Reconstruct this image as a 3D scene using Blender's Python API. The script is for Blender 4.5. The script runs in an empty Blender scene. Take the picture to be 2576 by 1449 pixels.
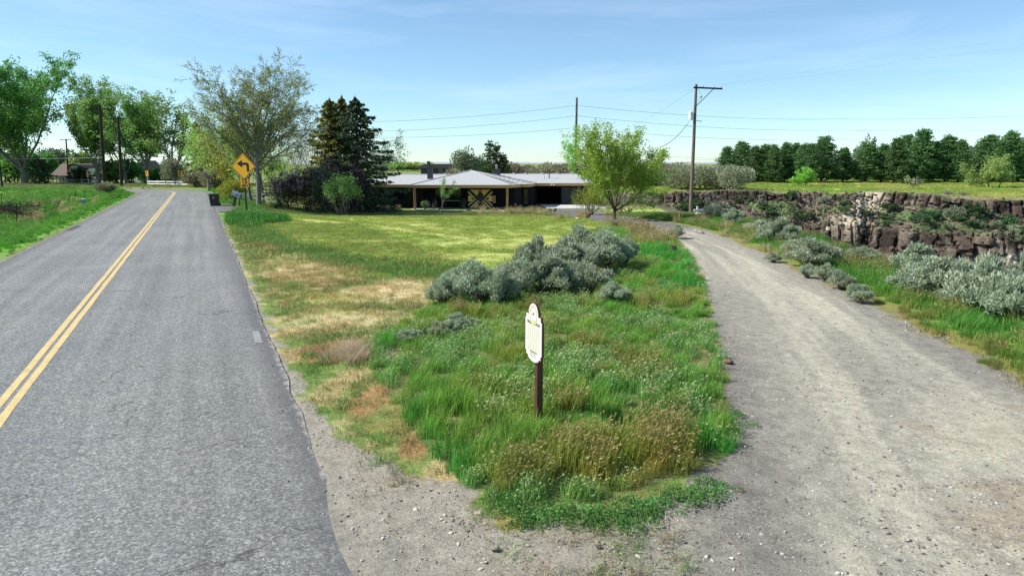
import bpy, math, random
import numpy as np
from mathutils import Vector, Matrix, Euler

# ---------------------------------------------------------------- camera, light, exposure
SC = bpy.context.scene
COL = SC.collection
PITCH = math.radians(10.36)
CAM_H = 3.4
FPX, CX, CY = 1710.0, 1288.0, 724.5
cam_d = bpy.data.cameras.new("camera")
cam = bpy.data.objects.new("camera", cam_d)
COL.objects.link(cam)
cam.location = (0, 0, CAM_H)
cam.rotation_euler = (math.pi / 2 - PITCH, 0, 0)
cam_d.sensor_width = 36.0
cam_d.lens = FPX / 2576.0 * 36.0
cam_d.clip_start = 0.1
cam_d.clip_end = 20000
SC.camera = cam

SUN_EL = math.radians(41)
SUN_AZ = math.radians(90)          # towards -X from +Y
world = bpy.data.worlds.new("World")
SC.world = world
world.use_nodes = True
wn = world.node_tree.nodes
wl = world.node_tree.links
bg = wn["Background"]
sky = wn.new("ShaderNodeTexSky")
sky.sky_type = 'NISHITA'
sky.sun_disc = False
sky.sun_elevation = SUN_EL
sky.sun_rotation = -SUN_AZ
sky.altitude = 1100
sky.air_density = 1.0
sky.dust_density = 0.15
sky.ozone_density = 2.5
# thin cirrus veil, mixed into the sky by direction
tc = wn.new("ShaderNodeTexCoord")
mp = wn.new("ShaderNodeMapping")
mp.inputs['Scale'].default_value = (1.2, 2.2, 9.0)
mp.inputs['Rotation'].default_value = (0.10, 0.16, 0.5)
nz = wn.new("ShaderNodeTexNoise")
nz.inputs['Scale'].default_value = 1.9
nz.inputs['Detail'].default_value = 7
nz.inputs['Roughness'].default_value = 0.6
nz.inputs['Distortion'].default_value = 0.6
rmp = wn.new("ShaderNodeMapRange")
rmp.inputs['From Min'].default_value = 0.46
rmp.inputs['From Max'].default_value = 0.78
rmp.inputs['To Min'].default_value = 0.07
rmp.inputs['To Max'].default_value = 0.26
mx = wn.new("ShaderNodeMix")
mx.data_type = 'RGBA'
mx.inputs[7].default_value = (7.4, 8.6, 9.2, 1)
wl.new(tc.outputs['Generated'], mp.inputs['Vector'])
wl.new(mp.outputs['Vector'], nz.inputs['Vector'])
wl.new(nz.outputs['Fac'], rmp.inputs['Value'])
wl.new(rmp.outputs['Result'], mx.inputs[0])
tint = wn.new("ShaderNodeMix")
tint.data_type = 'RGBA'; tint.blend_type = 'MULTIPLY'
tint.inputs[0].default_value = 1.0
tint.inputs[7].default_value = (0.82, 1.0, 1.06, 1)
wl.new(sky.outputs['Color'], tint.inputs[6])
wl.new(tint.outputs[2], mx.inputs[6])
wl.new(mx.outputs[2], bg.inputs['Color'])
bg.inputs['Strength'].default_value = 0.082

sun_d = bpy.data.lights.new("sun", 'SUN')
sun_d.energy = 4.2
sun_d.angle = math.radians(0.53)
sun_d.color = (1.0, 0.965, 0.90)
sun = bpy.data.objects.new("sun", sun_d)
COL.objects.link(sun)
SUNV = Vector((-math.sin(SUN_AZ) * math.cos(SUN_EL), math.cos(SUN_AZ) * math.cos(SUN_EL), math.sin(SUN_EL)))
sun.rotation_euler = SUNV.to_track_quat('Z', 'Y').to_euler()
sun.location = (-60, 40, 60)

SC.view_settings.view_transform = 'Standard'
SC.view_settings.look = 'None'
SC.view_settings.exposure = 0.88
SC.view_settings.gamma = 1.0
SC.view_settings.use_curve_mapping = False
SC.render.engine = 'CYCLES'
SC.cycles.max_bounces = 6
SC.cycles.transparent_max_bounces = 8

# ---------------------------------------------------------------- small helpers
RNG = np.random.default_rng(7)


def V3(*a):
    return np.array(a, float)


def smooth(a, b, x):
    t = np.clip((np.asarray(x, float) - a) / (b - a), 0, 1)
    return t * t * (3 - 2 * t)


def _hash(ix, iy, seed):
    h = (ix.astype(np.int64) * 374761393 + iy.astype(np.int64) * 668265263 + seed * 1442695041) & 0xFFFFFFFF
    h = ((h ^ (h >> 13)) * 1274126177) & 0xFFFFFFFF
    h = (h ^ (h >> 16)) & 0xFFFFFF
    return h / float(0xFFFFFF)


def vnoise(x, y, seed=0):
    x = np.asarray(x, float); y = np.asarray(y, float)
    ix = np.floor(x); iy = np.floor(y)
    fx = x - ix; fy = y - iy
    fx = fx * fx * (3 - 2 * fx); fy = fy * fy * (3 - 2 * fy)
    a = _hash(ix, iy, seed); b = _hash(ix + 1, iy, seed)
    c = _hash(ix, iy + 1, seed); d = _hash(ix + 1, iy + 1, seed)
    return (a * (1 - fx) + b * fx) * (1 - fy) + (c * (1 - fx) + d * fx) * fy


def fbm(x, y, seed=0, oct=4, gain=0.5):
    s = 0; a = 1; t = 0
    x = np.asarray(x, float); y = np.asarray(y, float)
    for i in range(oct):
        s = s + a * vnoise(x, y, seed + i * 17); t += a
        x = x * 2.03 + 13.1; y = y * 2.03 + 7.7; a *= gain
    return s / t


def poly_dist(x, y, pts):
    """distance to an open polyline, signed side (right > 0), arclength"""
    x = np.asarray(x, float); y = np.asarray(y, float)
    best = np.full(x.shape, 1e9); sgn = np.ones(x.shape); arc = np.zeros(x.shape)
    L = 0.0
    for (ax, ay), (bx, by) in zip(pts[:-1], pts[1:]):
        dx, dy = bx - ax, by - ay
        l = math.hypot(dx, dy)
        t = np.clip(((x - ax) * dx + (y - ay) * dy) / (l * l), 0, 1)
        qx, qy = ax + t * dx, ay + t * dy
        d = np.hypot(x - qx, y - qy)
        m = d < best
        best = np.where(m, d, best)
        cr = (x - ax) * dy - (y - ay) * dx
        sgn = np.where(m, np.where(cr >= 0, 1.0, -1.0), sgn)
        arc = np.where(m, L + t * l, arc)
        L += l
    return best, sgn, arc


def in_poly(x, y, pts):
    x = np.asarray(x, float); y = np.asarray(y, float)
    r = np.zeros(x.shape, bool)
    n = len(pts)
    for i in range(n):
        x1, y1 = pts[i]; x2, y2 = pts[(i + 1) % n]
        if y1 == y2:
            continue
        c = ((y1 > y) != (y2 > y)) & (x < (x2 - x1) * (y - y1) / (y2 - y1) + x1)
        r ^= c
    return r


# ---------------------------------------------------------------- layout lines (metres)
ROAD = [(-1.3 - 0.4545 * (y - 5.17) - 4.08, y) for y in (-14.0, 5.0, 25.0, 45.0, 65.0, 81.0)]
_cx, _cy = ROAD[-1]
_R = 15.0
for k in range(1, 11):
    a = math.radians(24.4) + (math.radians(93) - math.radians(24.4)) * k / 10
    a0 = math.radians(24.4)
    ROAD.append((_cx - _R * (math.cos(a0) - math.cos(a)), _cy + _R * (math.sin(a) - math.sin(a0))))
ROAD += [(ROAD[-1][0] - 60, ROAD[-1][1] - 3.0), (ROAD[-1][0] - 300, ROAD[-1][1] - 18)]
HW = 3.80
DRIVE = [(2.0, -12), (3.0, 0), (4.4, 6), (5.75, 10.5), (7.0, 17.7), (8.2, 27), (8.4, 33), (7.9, 38), (7.2, 43), (6.4, 52), (5.8, 60), (5.6, 68)]
NEAR_RIM = [(11.2, -40), (11.6, 0), (12.0, 10), (12.4, 18), (13.2, 26), (14.2, 34), (14.2, 42), (14.0, 50), (14.6, 60), (15.0, 72), (9.0, 90), (-6.0, 112), (-20, 140)]
FAR_RIM = [(160, 30), (100, 62), (72, 74), (60, 78.5), (50, 81), (45, 86), (36, 88.5), (26, 90), (19, 91), (13, 96), (4, 112), (-8, 140)]
CANYON = NEAR_RIM + FAR_RIM[::-1]


def cliff_profile(s):
    """height of the far wall at inset s from its rim"""
    xs = [-1, 0, 0.25, 0.9, 2.0, 6.0, 6.4, 7.6, 9.0, 14, 24]
    zs = [0, 0, -0.25, -2.4, -2.9, -4.6, -4.9, -7.4, -8.0, -10.0, -13]
    return np.interp(s, xs, zs)


def rim_dip(x, y):
    return 2.6 * np.maximum(fbm(x * 0.13, y * 0.13, 88, 4) - 0.40, 0)


def H(x, y):
    x = np.asarray(x, float); y = np.asarray(y, float)
    z = np.zeros(np.broadcast(x, y).shape)
    # lawn falls away towards the house
    z = z - 1.06 * smooth(36, 66, y) * smooth(-24, -13, x) * (1 - smooth(120, 200, y))
    # land drops gently beyond the bend on the left
    z = z - 0.9 * smooth(100, 150, y) * (1 - smooth(-36, -24, x))
    rd, rs, ra = poly_dist(x, y, ROAD)
    t = rd * rs
    # road bed, shoulder, left ditch and berm
    bed = 1 - smooth(HW + 0.15, HW + 2.2, rd)
    lumps = 0.10 * (fbm(x * 0.35, y * 0.35, 3) - 0.5) + 0.07 * (fbm(x * 1.3, y * 1.3, 5) - 0.5)
    away = smooth(HW + 0.6, HW + 3.0, rd)
    dd, ds, da = poly_dist(x, y, DRIVE)
    away = away * smooth(2.2, 3.4, dd)
    z = z + lumps * (0.12 + 0.88 * away) * (1 + 2.0 * smooth(60, 140, y))
    z = z * (1 - bed) + bed * (-0.025)
    left = (rs < 0)
    z = np.where(left & (y < 84), z - 0.55 * smooth(HW + 0.8, HW + 3.0, rd) * (1 - smooth(HW + 4.5, HW + 8, rd)) * (1 - smooth(50, 66, y)), z)
    z = z + np.where(left, 0.42 * smooth(52, 72, y) * smooth(HW + 0.6, HW + 2.2, rd) * (1 - smooth(HW + 5, HW + 16, rd)) * (1 - smooth(88, 92, y)), 0)
    # grass island between road and drive is a little mounded
    z = z + 0.16 * np.exp(-(((x - 1.0) / 2.4) ** 2 + ((y - 9.0) / 4.0) ** 2))
    # canyon
    ins = in_poly(x, y, CANYON)
    dn, _, _ = poly_dist(x, y, NEAR_RIM)
    df, _, _ = poly_dist(x, y, FAR_RIM)
    zn = -(0.5 * dn + 0.6 * np.maximum(dn - 0.8, 0) ** 1.05)
    zf = cliff_profile(df) - 0.75 - 0.7 * smooth(0, 1.0, df)
    zc = np.maximum(np.maximum(zn, zf), -13.0)
    soft = np.where(ins, smooth(0, 0.8, dn), 0)
    z = np.where(ins, np.minimum(z, z * (1 - soft) + (zc + 0.3 * (fbm(x * .5, y * .5, 21) - .5)) * soft), z)
    # far bank
    fb = (~ins) & (y > 40) & (df < 400) & (x > 5)
    z = np.where(fb & (df < 60), z - 0.30 * smooth(2.4, 0.6, df) - rim_dip(x, y) * smooth(4.5, 0.8, df), z)
    return z


def h1(x, y):
    return float(H(np.array([x]), np.array([y]))[0])


_fwd = V3(0, math.cos(PITCH), -math.sin(PITCH))
_up = V3(0, math.sin(PITCH), math.cos(PITCH))
_T = np.concatenate([np.geomspace(2.5, 400, 1400)])


def ray(px, py):
    d = _fwd * FPX + V3(1, 0, 0) * (px - CX) + _up * (CY - py)
    return d / d[1]


def at(px, py):
    """the ground point seen at this place of the survey picture"""
    d = ray(px, py)
    X = d[0] * _T; Y = d[1] * _T; Z = CAM_H + d[2] * _T
    h = H(X, Y)
    k = np.nonzero(Z <= h)[0]
    i = k[0] if len(k) else len(_T) - 1
    if i > 0:
        a = Z[i - 1] - h[i - 1]; b = Z[i] - h[i]
        f = a / (a - b) if a != b else 0
        t = _T[i - 1] + f * (_T[i] - _T[i - 1])
    else:
        t = _T[i]
    x, y = d[0] * t, t
    return V3(x, y, h1(x, y))


def atd(px, py, D):
    return V3(0, 0, CAM_H) + ray(px, py) * D


def flat(P):
    """picture outline -> ground outline on level ground"""
    out = []
    for px, py in P:
        d = ray(px, py)
        t = -CAM_H / d[2]
        out.append((d[0] * t, t))
    return out


# ---------------------------------------------------------------- meshes
def np_mesh(name, V, quads=None, tris=None, attrs=None, smooth_shade=False):
    me = bpy.data.meshes.new(name)
    V = np.asarray(V, np.float32)
    me.vertices.add(len(V))
    me.vertices.foreach_set("co", V.ravel())
    q = np.zeros((0, 4), np.int32) if quads is None else np.asarray(quads, np.int32).reshape(-1, 4)
    t = np.zeros((0, 3), np.int32) if tris is None else np.asarray(tris, np.int32).reshape(-1, 3)
    loops = np.concatenate([q.ravel(), t.ravel()])
    me.loops.add(len(loops))
    me.loops.foreach_set("vertex_index", loops)
    n = len(q) + len(t)
    me.polygons.add(n)
    st = np.concatenate([np.arange(len(q)) * 4, len(q) * 4 + np.arange(len(t)) * 3]).astype(np.int32)
    me.polygons.foreach_set("loop_start", st)
    if smooth_shade:
        me.polygons.foreach_set("use_smooth", np.ones(n, bool))
    else:
        me.polygons.foreach_set("use_smooth", np.zeros(n, bool))
    me.update(calc_edges=True)
    for k, a in (attrs or {}).items():
        a = np.asarray(a)
        if a.ndim == 1:
            at_ = me.attributes.new(k, 'FLOAT', 'POINT')
            at_.data.foreach_set("value", a.astype(np.float32))
        elif a.shape[1] == 3:
            at_ = me.attributes.new(k, 'FLOAT_VECTOR', 'POINT')
            at_.data.foreach_set("vector", a.astype(np.float32).ravel())
        else:
            at_ = me.attributes.new(k, 'FLOAT_COLOR', 'POINT')
            at_.data.foreach_set("color", a.astype(np.float32).ravel())
    return me


def link(name, me, mat=None, parent=None, loc=None):
    o = bpy.data.objects.new(name, me)
    COL.objects.link(o)
    if mat is not None and me is not None and not me.materials:
        me.materials.append(mat)
    if parent is not None:
        o.parent = parent
    if loc is not None:
        o.location = loc
    return o


def tag(o, label=None, cat=None, group=None, kind=None):
    if label: o['label'] = label
    if cat: o['category'] = cat
    if group: o['group'] = group
    if kind: o['kind'] = kind
    return o


def empty(name, loc, rz=0.0, label=None, cat=None, group=None, scale=1.0):
    o = bpy.data.objects.new(name, None)
    COL.objects.link(o)
    o.location = tuple(loc)
    o.rotation_euler = (0, 0, rz)
    o.scale = (scale,) * 3 if np.isscalar(scale) else scale
    o.empty_display_size = 0.3
    return tag(o, label, cat, group)


def copy_tree(o, loc, rz=0.0, scale=1.0, label=None, group=None):
    r = o.copy(); COL.objects.link(r)
    r.location = tuple(loc); r.rotation_euler = (0, 0, rz)
    r.scale = (scale,) * 3 if np.isscalar(scale) else scale
    if label: r['label'] = label
    if group: r['group'] = group
    for ch in list(o.children):
        c = ch.copy(); COL.objects.link(c); c.parent = r
        for g in list(ch.children):
            d = g.copy(); COL.objects.link(d); d.parent = c
    return r


class MB:
    """collects simple solids and links them as one mesh"""
    def __init__(s):
        s.v = []; s.f = []

    def add(s, verts, faces):
        b = len(s.v)
        s.v += [tuple(p) for p in verts]
        s.f += [[b + i for i in f] for f in faces]
        return s

    def box(s, c, size, rot=None):
        hx, hy, hz = size[0] / 2, size[1] / 2, size[2] / 2
        vs = [Vector((sx * hx, sy * hy, sz * hz)) for sz in (-1, 1) for sy in (-1, 1) for sx in (-1, 1)]
        if rot is not None:
            R = Euler(rot).to_matrix()
            vs = [R @ v for v in vs]
        vs = [v + Vector(c) for v in vs]
        return s.add(vs, [(0, 2, 3, 1), (4, 5, 7, 6), (0, 1, 5, 4), (2, 6, 7, 3), (0, 4, 6, 2), (1, 3, 7, 5)])

    def tube(s, pts, rads, sides=8, cap=True):
        pts = [Vector(p) for p in pts]
        if np.isscalar(rads): rads = [rads] * len(pts)
        rings = []
        b = len(s.v)
        prev = None
        for i, p in enumerate(pts):
            d = (pts[min(i + 1, len(pts) - 1)] - pts[max(i - 1, 0)]).normalized()
            if prev is None:
                u = d.orthogonal().normalized()
            else:
                u = (prev - d * prev.dot(d)).normalized()
            prev = u
            w = d.cross(u)
            for k in range(sides):
                a = 2 * math.pi * k / sides
                s.v.append(tuple(p + (u * math.cos(a) + w * math.sin(a)) * rads[i]))
        for i in range(len(pts) - 1):
            for k in range(sides):
                k2 = (k + 1) % sides
                s.f.append([b + i * sides + k, b + i * sides + k2, b + (i + 1) * sides + k2, b + (i + 1) * sides + k])
        if cap:
            s.f.append([b + k for k in reversed(range(sides))])
            e = b + (len(pts) - 1) * sides
            s.f.append([e + k for k in range(sides)])
        return s

    def lathe(s, prof, c=(0, 0, 0), sides=16):
        b = len(s.v)
        for r, z in prof:
            for k in range(sides):
                a = 2 * math.pi * k / sides
                s.v.append((c[0] + r * math.cos(a), c[1] + r * math.sin(a), c[2] + z))
        for i in range(len(prof) - 1):
            for k in range(sides):
                k2 = (k + 1) % sides
                s.f.append([b + i * sides + k, b + i * sides + k2, b + (i + 1) * sides + k2, b + (i + 1) * sides + k])
        s.f.append([b + k for k in reversed(range(sides))])
        e = b + (len(prof) - 1) * sides
        s.f.append([e + k for k in range(sides)])
        return s

    def prism(s, poly, t0, t1, axis='y'):
        """outline in the XZ plane (axis y) or XY plane (axis z) given a thickness"""
        ar = sum(poly[i][0] * poly[(i + 1) % len(poly)][1] - poly[(i + 1) % len(poly)][0] * poly[i][1] for i in range(len(poly)))
        if ar < 0: poly = poly[::-1]
        n = len(poly)
        if axis == 'y':
            A = [(p[0], t0, p[1]) for p in poly]; B = [(p[0], t1, p[1]) for p in poly]
            fr = [list(range(n)), [n + i for i in reversed(range(n))]]
            sd = [[(i + 1) % n, i, n + i, n + (i + 1) % n] for i in range(n)]
        else:
            A = [(p[0], p[1], t0) for p in poly]; B = [(p[0], p[1], t1) for p in poly]
            fr = [list(reversed(range(n))), [n + i for i in range(n)]]
            sd = [[i, (i + 1) % n, n + (i + 1) % n, n + i] for i in range(n)]
        return s.add(A + B, fr + sd)

    def build(s, name, mat, parent=None, loc=None, bevel=0, smooth_shade=False):
        me = bpy.data.meshes.new(name)
        me.from_pydata(s.v, [], s.f)
        me.update()
        if smooth_shade:
            for p in me.polygons: p.use_smooth = True
        o = link(name, me, mat, parent, loc)
        if bevel:
            m = o.modifiers.new("bevel", 'BEVEL'); m.width = bevel; m.segments = 2; m.limit_method = 'ANGLE'
        return o


def seg_tubes(P0, P1, R0, R1, sides=5):
    P0 = np.asarray(P0, float); P1 = np.asarray(P1, float)
    d = P1 - P0
    d = d / np.maximum(np.linalg.norm(d, axis=1, keepdims=True), 1e-9)
    ref = np.where(np.abs(d[:, 2:3]) < 0.9, V3(0, 0, 1), V3(1, 0, 0))
    u = np.cross(d, ref); u /= np.linalg.norm(u, axis=1, keepdims=True)
    w = np.cross(d, u)
    a = 2 * np.pi * np.arange(sides) / sides
    ring = u[:, None, :] * np.cos(a)[None, :, None] + w[:, None, :] * np.sin(a)[None, :, None]
    A = P0[:, None, :] + ring * np.asarray(R0)[:, None, None]
    B = P1[:, None, :] + ring * np.asarray(R1)[:, None, None]
    V = np.concatenate([A, B], axis=1).reshape(-1, 3)
    n = len(P0)
    k = np.arange(sides); k2 = (k + 1) % sides
    base = (np.arange(n) * 2 * sides)[:, None]
    Q = np.stack([base + k, base + k2, base + sides + k2, base + sides + k], axis=2).reshape(-1, 4)
    return V, Q


def leaf_quads(C, rng, size, aspect=0.5, dirs=None, jit=0.6, sizes=None, flat_up=0.0):
    n = len(C)
    a = rng.normal(size=(n, 3))
    if dirs is not None:
        a = dirs + jit * a
    a /= np.linalg.norm(a, axis=1, keepdims=True)
    b = rng.normal(size=(n, 3))
    b[:, 2] *= (1 - flat_up)
    b -= a * (a * b).sum(1, keepdims=True)
    b /= np.linalg.norm(b, axis=1, keepdims=True)
    s = size * rng.uniform(0.6, 1.35, (n, 1)) if sizes is None else sizes[:, None]
    V = np.stack([C - a * s * 0.5, C + b * s * 0.5 * aspect, C + a * s * 0.5, C - b * s * 0.5 * aspect], axis=1).reshape(-1, 3)
    Q = np.arange(n * 4).reshape(-1, 4)
    return V, Q


def merge(parts):
    Vs, Qs, As = [], [], []
    b = 0
    for V, Q, A in parts:
        Vs.append(V); Qs.append(Q + b); As.append(A); b += len(V)
    return np.concatenate(Vs), np.concatenate(Qs), np.concatenate(As)

# ---------------------------------------------------------------- materials
class NT:
    def __init__(s, name):
        s.m = bpy.data.materials.new(name)
        s.m.use_nodes = True
        s.t = s.m.node_tree
        s.b = s.t.nodes["Principled BSDF"]
        s.out = s.t.nodes["Material Output"]

    def n(s, typ, **kw):
        o = s.t.nodes.new(typ)
        for k, v in kw.items():
            setattr(o, k, v)
        return o

    def l(s, a, b):
        s.t.links.new(a, b)

    def val(s, sock, v):
        if hasattr(v, 'is_output') or isinstance(v, bpy.types.NodeSocket):
            s.l(v, sock)
        else:
            if isinstance(v, (tuple, list)) and len(v) == 3 and sock.type == 'RGBA':
                v = (*v, 1)
            sock.default_value = v

    def pos(s):
        return s.n("ShaderNodeNewGeometry").outputs['Position']

    def obj(s):
        return s.n("ShaderNodeTexCoord").outputs['Object']

    def mapping(s, v, scale=(1, 1, 1), rot=(0, 0, 0)):
        m = s.n("ShaderNodeMapping")
        s.l(v, m.inputs['Vector'])
        m.inputs['Scale'].default_value = scale
        m.inputs['Rotation'].default_value = rot
        return m.outputs['Vector']

    def noise(s, v, scale, detail=4, rough=0.55, dist=0.0):
        n = s.n("ShaderNodeTexNoise")
        if v is not None: s.l(v, n.inputs['Vector'])
        n.inputs['Scale'].default_value = scale
        n.inputs['Detail'].default_value = detail
        n.inputs['Roughness'].default_value = rough
        n.inputs['Distortion'].default_value = dist
        return n.outputs['Fac']

    def voronoi(s, v, scale, feature='F1', out='Distance'):
        n = s.n("ShaderNodeTexVoronoi")
        n.feature = feature
        if v is not None: s.l(v, n.inputs['Vector'])
        n.inputs['Scale'].default_value = scale
        return n.outputs[out]

    def rng(s, v, a, b, c=0.0, d=1.0, smooth_=False):
        n = s.n("ShaderNodeMapRange")
        if smooth_: n.interpolation_type = 'SMOOTHSTEP'
        s.val(n.inputs['Value'], v)
        n.inputs['From Min'].default_value = a
        n.inputs['From Max'].default_value = b
        n.inputs['To Min'].default_value = c
        n.inputs['To Max'].default_value = d
        return n.outputs['Result']

    def math(s, op, a, b=0.0):
        n = s.n("ShaderNodeMath", operation=op)
        s.val(n.inputs[0], a); s.val(n.inputs[1], b)
        return n.outputs[0]

    def mix(s, f, a, b, blend='MIX'):
        n = s.n("ShaderNodeMix")
        n.data_type = 'RGBA'; n.blend_type = blend
        s.val(n.inputs[0], f); s.val(n.inputs[6], a); s.val(n.inputs[7], b)
        return n.outputs[2]

    def attr(s, name, typ='GEOMETRY'):
        n = s.n("ShaderNodeAttribute")
        n.attribute_name = name
        n.attribute_type = typ
        return n

    def ramp(s, v, stops):
        n = s.n("ShaderNodeValToRGB")
        e = n.color_ramp.elements
        while len(e) < len(stops): e.new(0.5)
        for el, (p, c) in zip(e, stops):
            el.position = p; el.color = (*c, 1)
        s.l(v, n.inputs['Fac'])
        return n.outputs['Color']

    def bump(s, h, strength=0.5, dist=0.02):
        n = s.n("ShaderNodeBump")
        n.inputs['Strength'].default_value = strength
        n.inputs['Distance'].default_value = dist
        s.l(h, n.inputs['Height'])
        s.l(n.outputs['Normal'], s.b.inputs['Normal'])

    def set(s, color=None, rough=None, metal=None, spec=None):
        if color is not None: s.val(s.b.inputs['Base Color'], color)
        if rough is not None: s.val(s.b.inputs['Roughness'], rough)
        if metal is not None: s.val(s.b.inputs['Metallic'], metal)
        if spec is not None: s.val(s.b.inputs['Specular IOR Level'], spec)
        return s.m

    def leafy(s, color, trans=0.35, rough=0.6, spec=0.25):
        """leaf: thin sheet that lets part of the light through"""
        s.set(color, rough, spec=spec)
        t = s.n("ShaderNodeBsdfTranslucent")
        s.val(t.inputs['Color'], color)
        m = s.n("ShaderNodeMixShader")
        m.inputs[0].default_value = trans
        s.l(s.b.outputs[0], m.inputs[1]); s.l(t.outputs[0], m.inputs[2])
        s.l(m.outputs[0], s.out.inputs['Surface'])
        return s.m


def mat_plain(name, color, rough=0.6, metal=0.0, var=0.25, scale=6.0, spec=0.4, bump=0.0, streak=None):
    t = NT(name)
    v = t.obj()
    if streak: v = t.mapping(v, streak)
    n = t.noise(v, scale, 6, 0.6)
    c = t.mix(1.0, color, t.ramp(n, [(0.25, (1 - var,) * 3), (0.75, (1 + var * 0.6,) * 3)]), 'MULTIPLY')
    if bump: t.bump(n, bump, 0.01)
    return t.set(c, rough, metal, spec)


def mat_leaf(name, cols, trans=0.35, hue=0.03, val=0.25):
    t = NT(name)
    a = t.attr('rnd').outputs['Fac']
    c = t.ramp(a, [(i / (len(cols) - 1), k) for i, k in enumerate(cols)])
    oi = t.n("ShaderNodeObjectInfo").outputs['Random']
    h = t.n("ShaderNodeHueSaturation")
    t.l(c, h.inputs['Color'])
    t.l(t.rng(oi, 0, 1, 0.5 - hue, 0.5 + hue), h.inputs['Hue'])
    t.l(t.rng(oi, 0, 1, 1 - val, 1 + val), h.inputs['Value'])
    return t.leafy(h.outputs['Color'], trans)


def mat_bark(name, c0, c1, scale=5.0):
    t = NT(name)
    v = t.mapping(t.obj(), (1, 1, 0.18))
    n = t.noise(v, scale, 7, 0.65, 0.4)
    t.bump(n, 0.9, 0.04)
    return t.set(t.ramp(n, [(0.3, c0), (0.7, c1)]), 0.9, spec=0.15)


MT = {}
MT['bark_grey'] = mat_bark('bark_grey', (0.09, 0.08, 0.068), (0.26, 0.24, 0.21))
MT['bark_dark'] = mat_bark('bark_dark', (0.03, 0.024, 0.018), (0.10, 0.08, 0.06))
MT['bark_twig'] = mat_bark('bark_twig', (0.10, 0.085, 0.065), (0.22, 0.19, 0.15))
MT['bark_spring'] = mat_bark('bark_spring', (0.085, 0.075, 0.055), (0.21, 0.19, 0.13))
MT['wood_dead'] = mat_bark('wood_dead', (0.22, 0.19, 0.15), (0.48, 0.43, 0.36), 9)
MT['wood_pole'] = mat_bark('wood_pole', (0.09, 0.07, 0.055), (0.22, 0.175, 0.14), 7)
MT['wood_pole_dark'] = mat_bark('wood_pole_dark', (0.02, 0.017, 0.015), (0.06, 0.05, 0.042), 7)

MT['leaf_cotton'] = mat_leaf('leaf_cotton', [(0.06, 0.15, 0.035), (0.125, 0.27, 0.055), (0.21, 0.38, 0.08)], 0.45)
MT['leaf_cotton_light'] = mat_leaf('leaf_cotton_light', [(0.10, 0.22, 0.06), (0.18, 0.34, 0.09), (0.31, 0.44, 0.10)], 0.5)
MT['leaf_spring'] = mat_leaf('leaf_spring', [(0.21, 0.33, 0.06), (0.32, 0.47, 0.09), (0.47, 0.58, 0.16)], 0.5)
MT['leaf_willow'] = mat_leaf('leaf_willow', [(0.17, 0.40, 0.055), (0.29, 0.55, 0.085), (0.43, 0.65, 0.14)], 0.5)
MT['leaf_willow_pale'] = mat_leaf('leaf_willow_pale', [(0.18, 0.25, 0.07), (0.27, 0.34, 0.10), (0.36, 0.40, 0.14)], 0.4)
MT['leaf_yellow'] = mat_leaf('leaf_yellow', [(0.14, 0.18, 0.02), (0.26, 0.29, 0.03), (0.40, 0.40, 0.05)], 0.4)
MT['leaf_bush'] = mat_leaf('leaf_bush', [(0.12, 0.22, 0.04), (0.22, 0.36, 0.08), (0.36, 0.48, 0.18)], 0.45)
MT['leaf_lilac'] = mat_leaf('leaf_lilac', [(0.03, 0.046, 0.022), (0.06, 0.078, 0.034), (0.11, 0.125, 0.055)], 0.25)
MT['leaf_purple'] = mat_leaf('leaf_purple', [(0.025, 0.016, 0.028), (0.045, 0.028, 0.045), (0.075, 0.045, 0.07)], 0.2)
MT['blossom'] = mat_leaf('blossom', [(0.24, 0.16, 0.30), (0.40, 0.27, 0.46), (0.56, 0.42, 0.60)], 0.3)
MT['needle_spruce'] = mat_leaf('needle_spruce', [(0.10, 0.12, 0.03), (0.20, 0.22, 0.05), (0.31, 0.29, 0.075)], 0.4)
MT['needle_dark'] = mat_leaf('needle_dark', [(0.026, 0.042, 0.02), (0.05, 0.075, 0.032), (0.095, 0.125, 0.05)], 0.2)
MT['needle_pine'] = mat_leaf('needle_pine', [(0.045, 0.105, 0.036), (0.095, 0.20, 0.06), (0.17, 0.29, 0.09)], 0.3, 0.015, 0.2)
MT['needle_juniper'] = mat_leaf('needle_juniper', [(0.025, 0.05, 0.016), (0.055, 0.10, 0.025), (0.10, 0.15, 0.035)], 0.15)
MT['leaf_olive'] = mat_leaf('leaf_olive', [(0.19, 0.215, 0.13), (0.29, 0.32, 0.20), (0.40, 0.42, 0.28)], 0.3)
MT['leaf_olive_brown'] = mat_leaf('leaf_olive_brown', [(0.17, 0.155, 0.10), (0.26, 0.245, 0.14), (0.35, 0.33, 0.20)], 0.3)
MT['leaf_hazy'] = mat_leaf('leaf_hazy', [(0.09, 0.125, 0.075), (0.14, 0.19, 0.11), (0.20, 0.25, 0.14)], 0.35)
MT['leaf_sage'] = mat_leaf('leaf_sage', [(0.22, 0.28, 0.18), (0.37, 0.44, 0.29), (0.52, 0.57, 0.41)], 0.38, 0.012, 0.14)
MT['leaf_canyon'] = mat_leaf('leaf_canyon', [(0.045, 0.095, 0.035), (0.085, 0.155, 0.06), (0.15, 0.23, 0.10)], 0.35)
MT['leaf_weed'] = mat_leaf('leaf_weed', [(0.075, 0.19, 0.04), (0.12, 0.27, 0.06), (0.19, 0.36, 0.10)], 0.4)
MT['twig_dead'] = mat_leaf('twig_dead', [(0.12, 0.10, 0.085), (0.19, 0.165, 0.145), (0.26, 0.23, 0.20)], 0.1)

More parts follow.
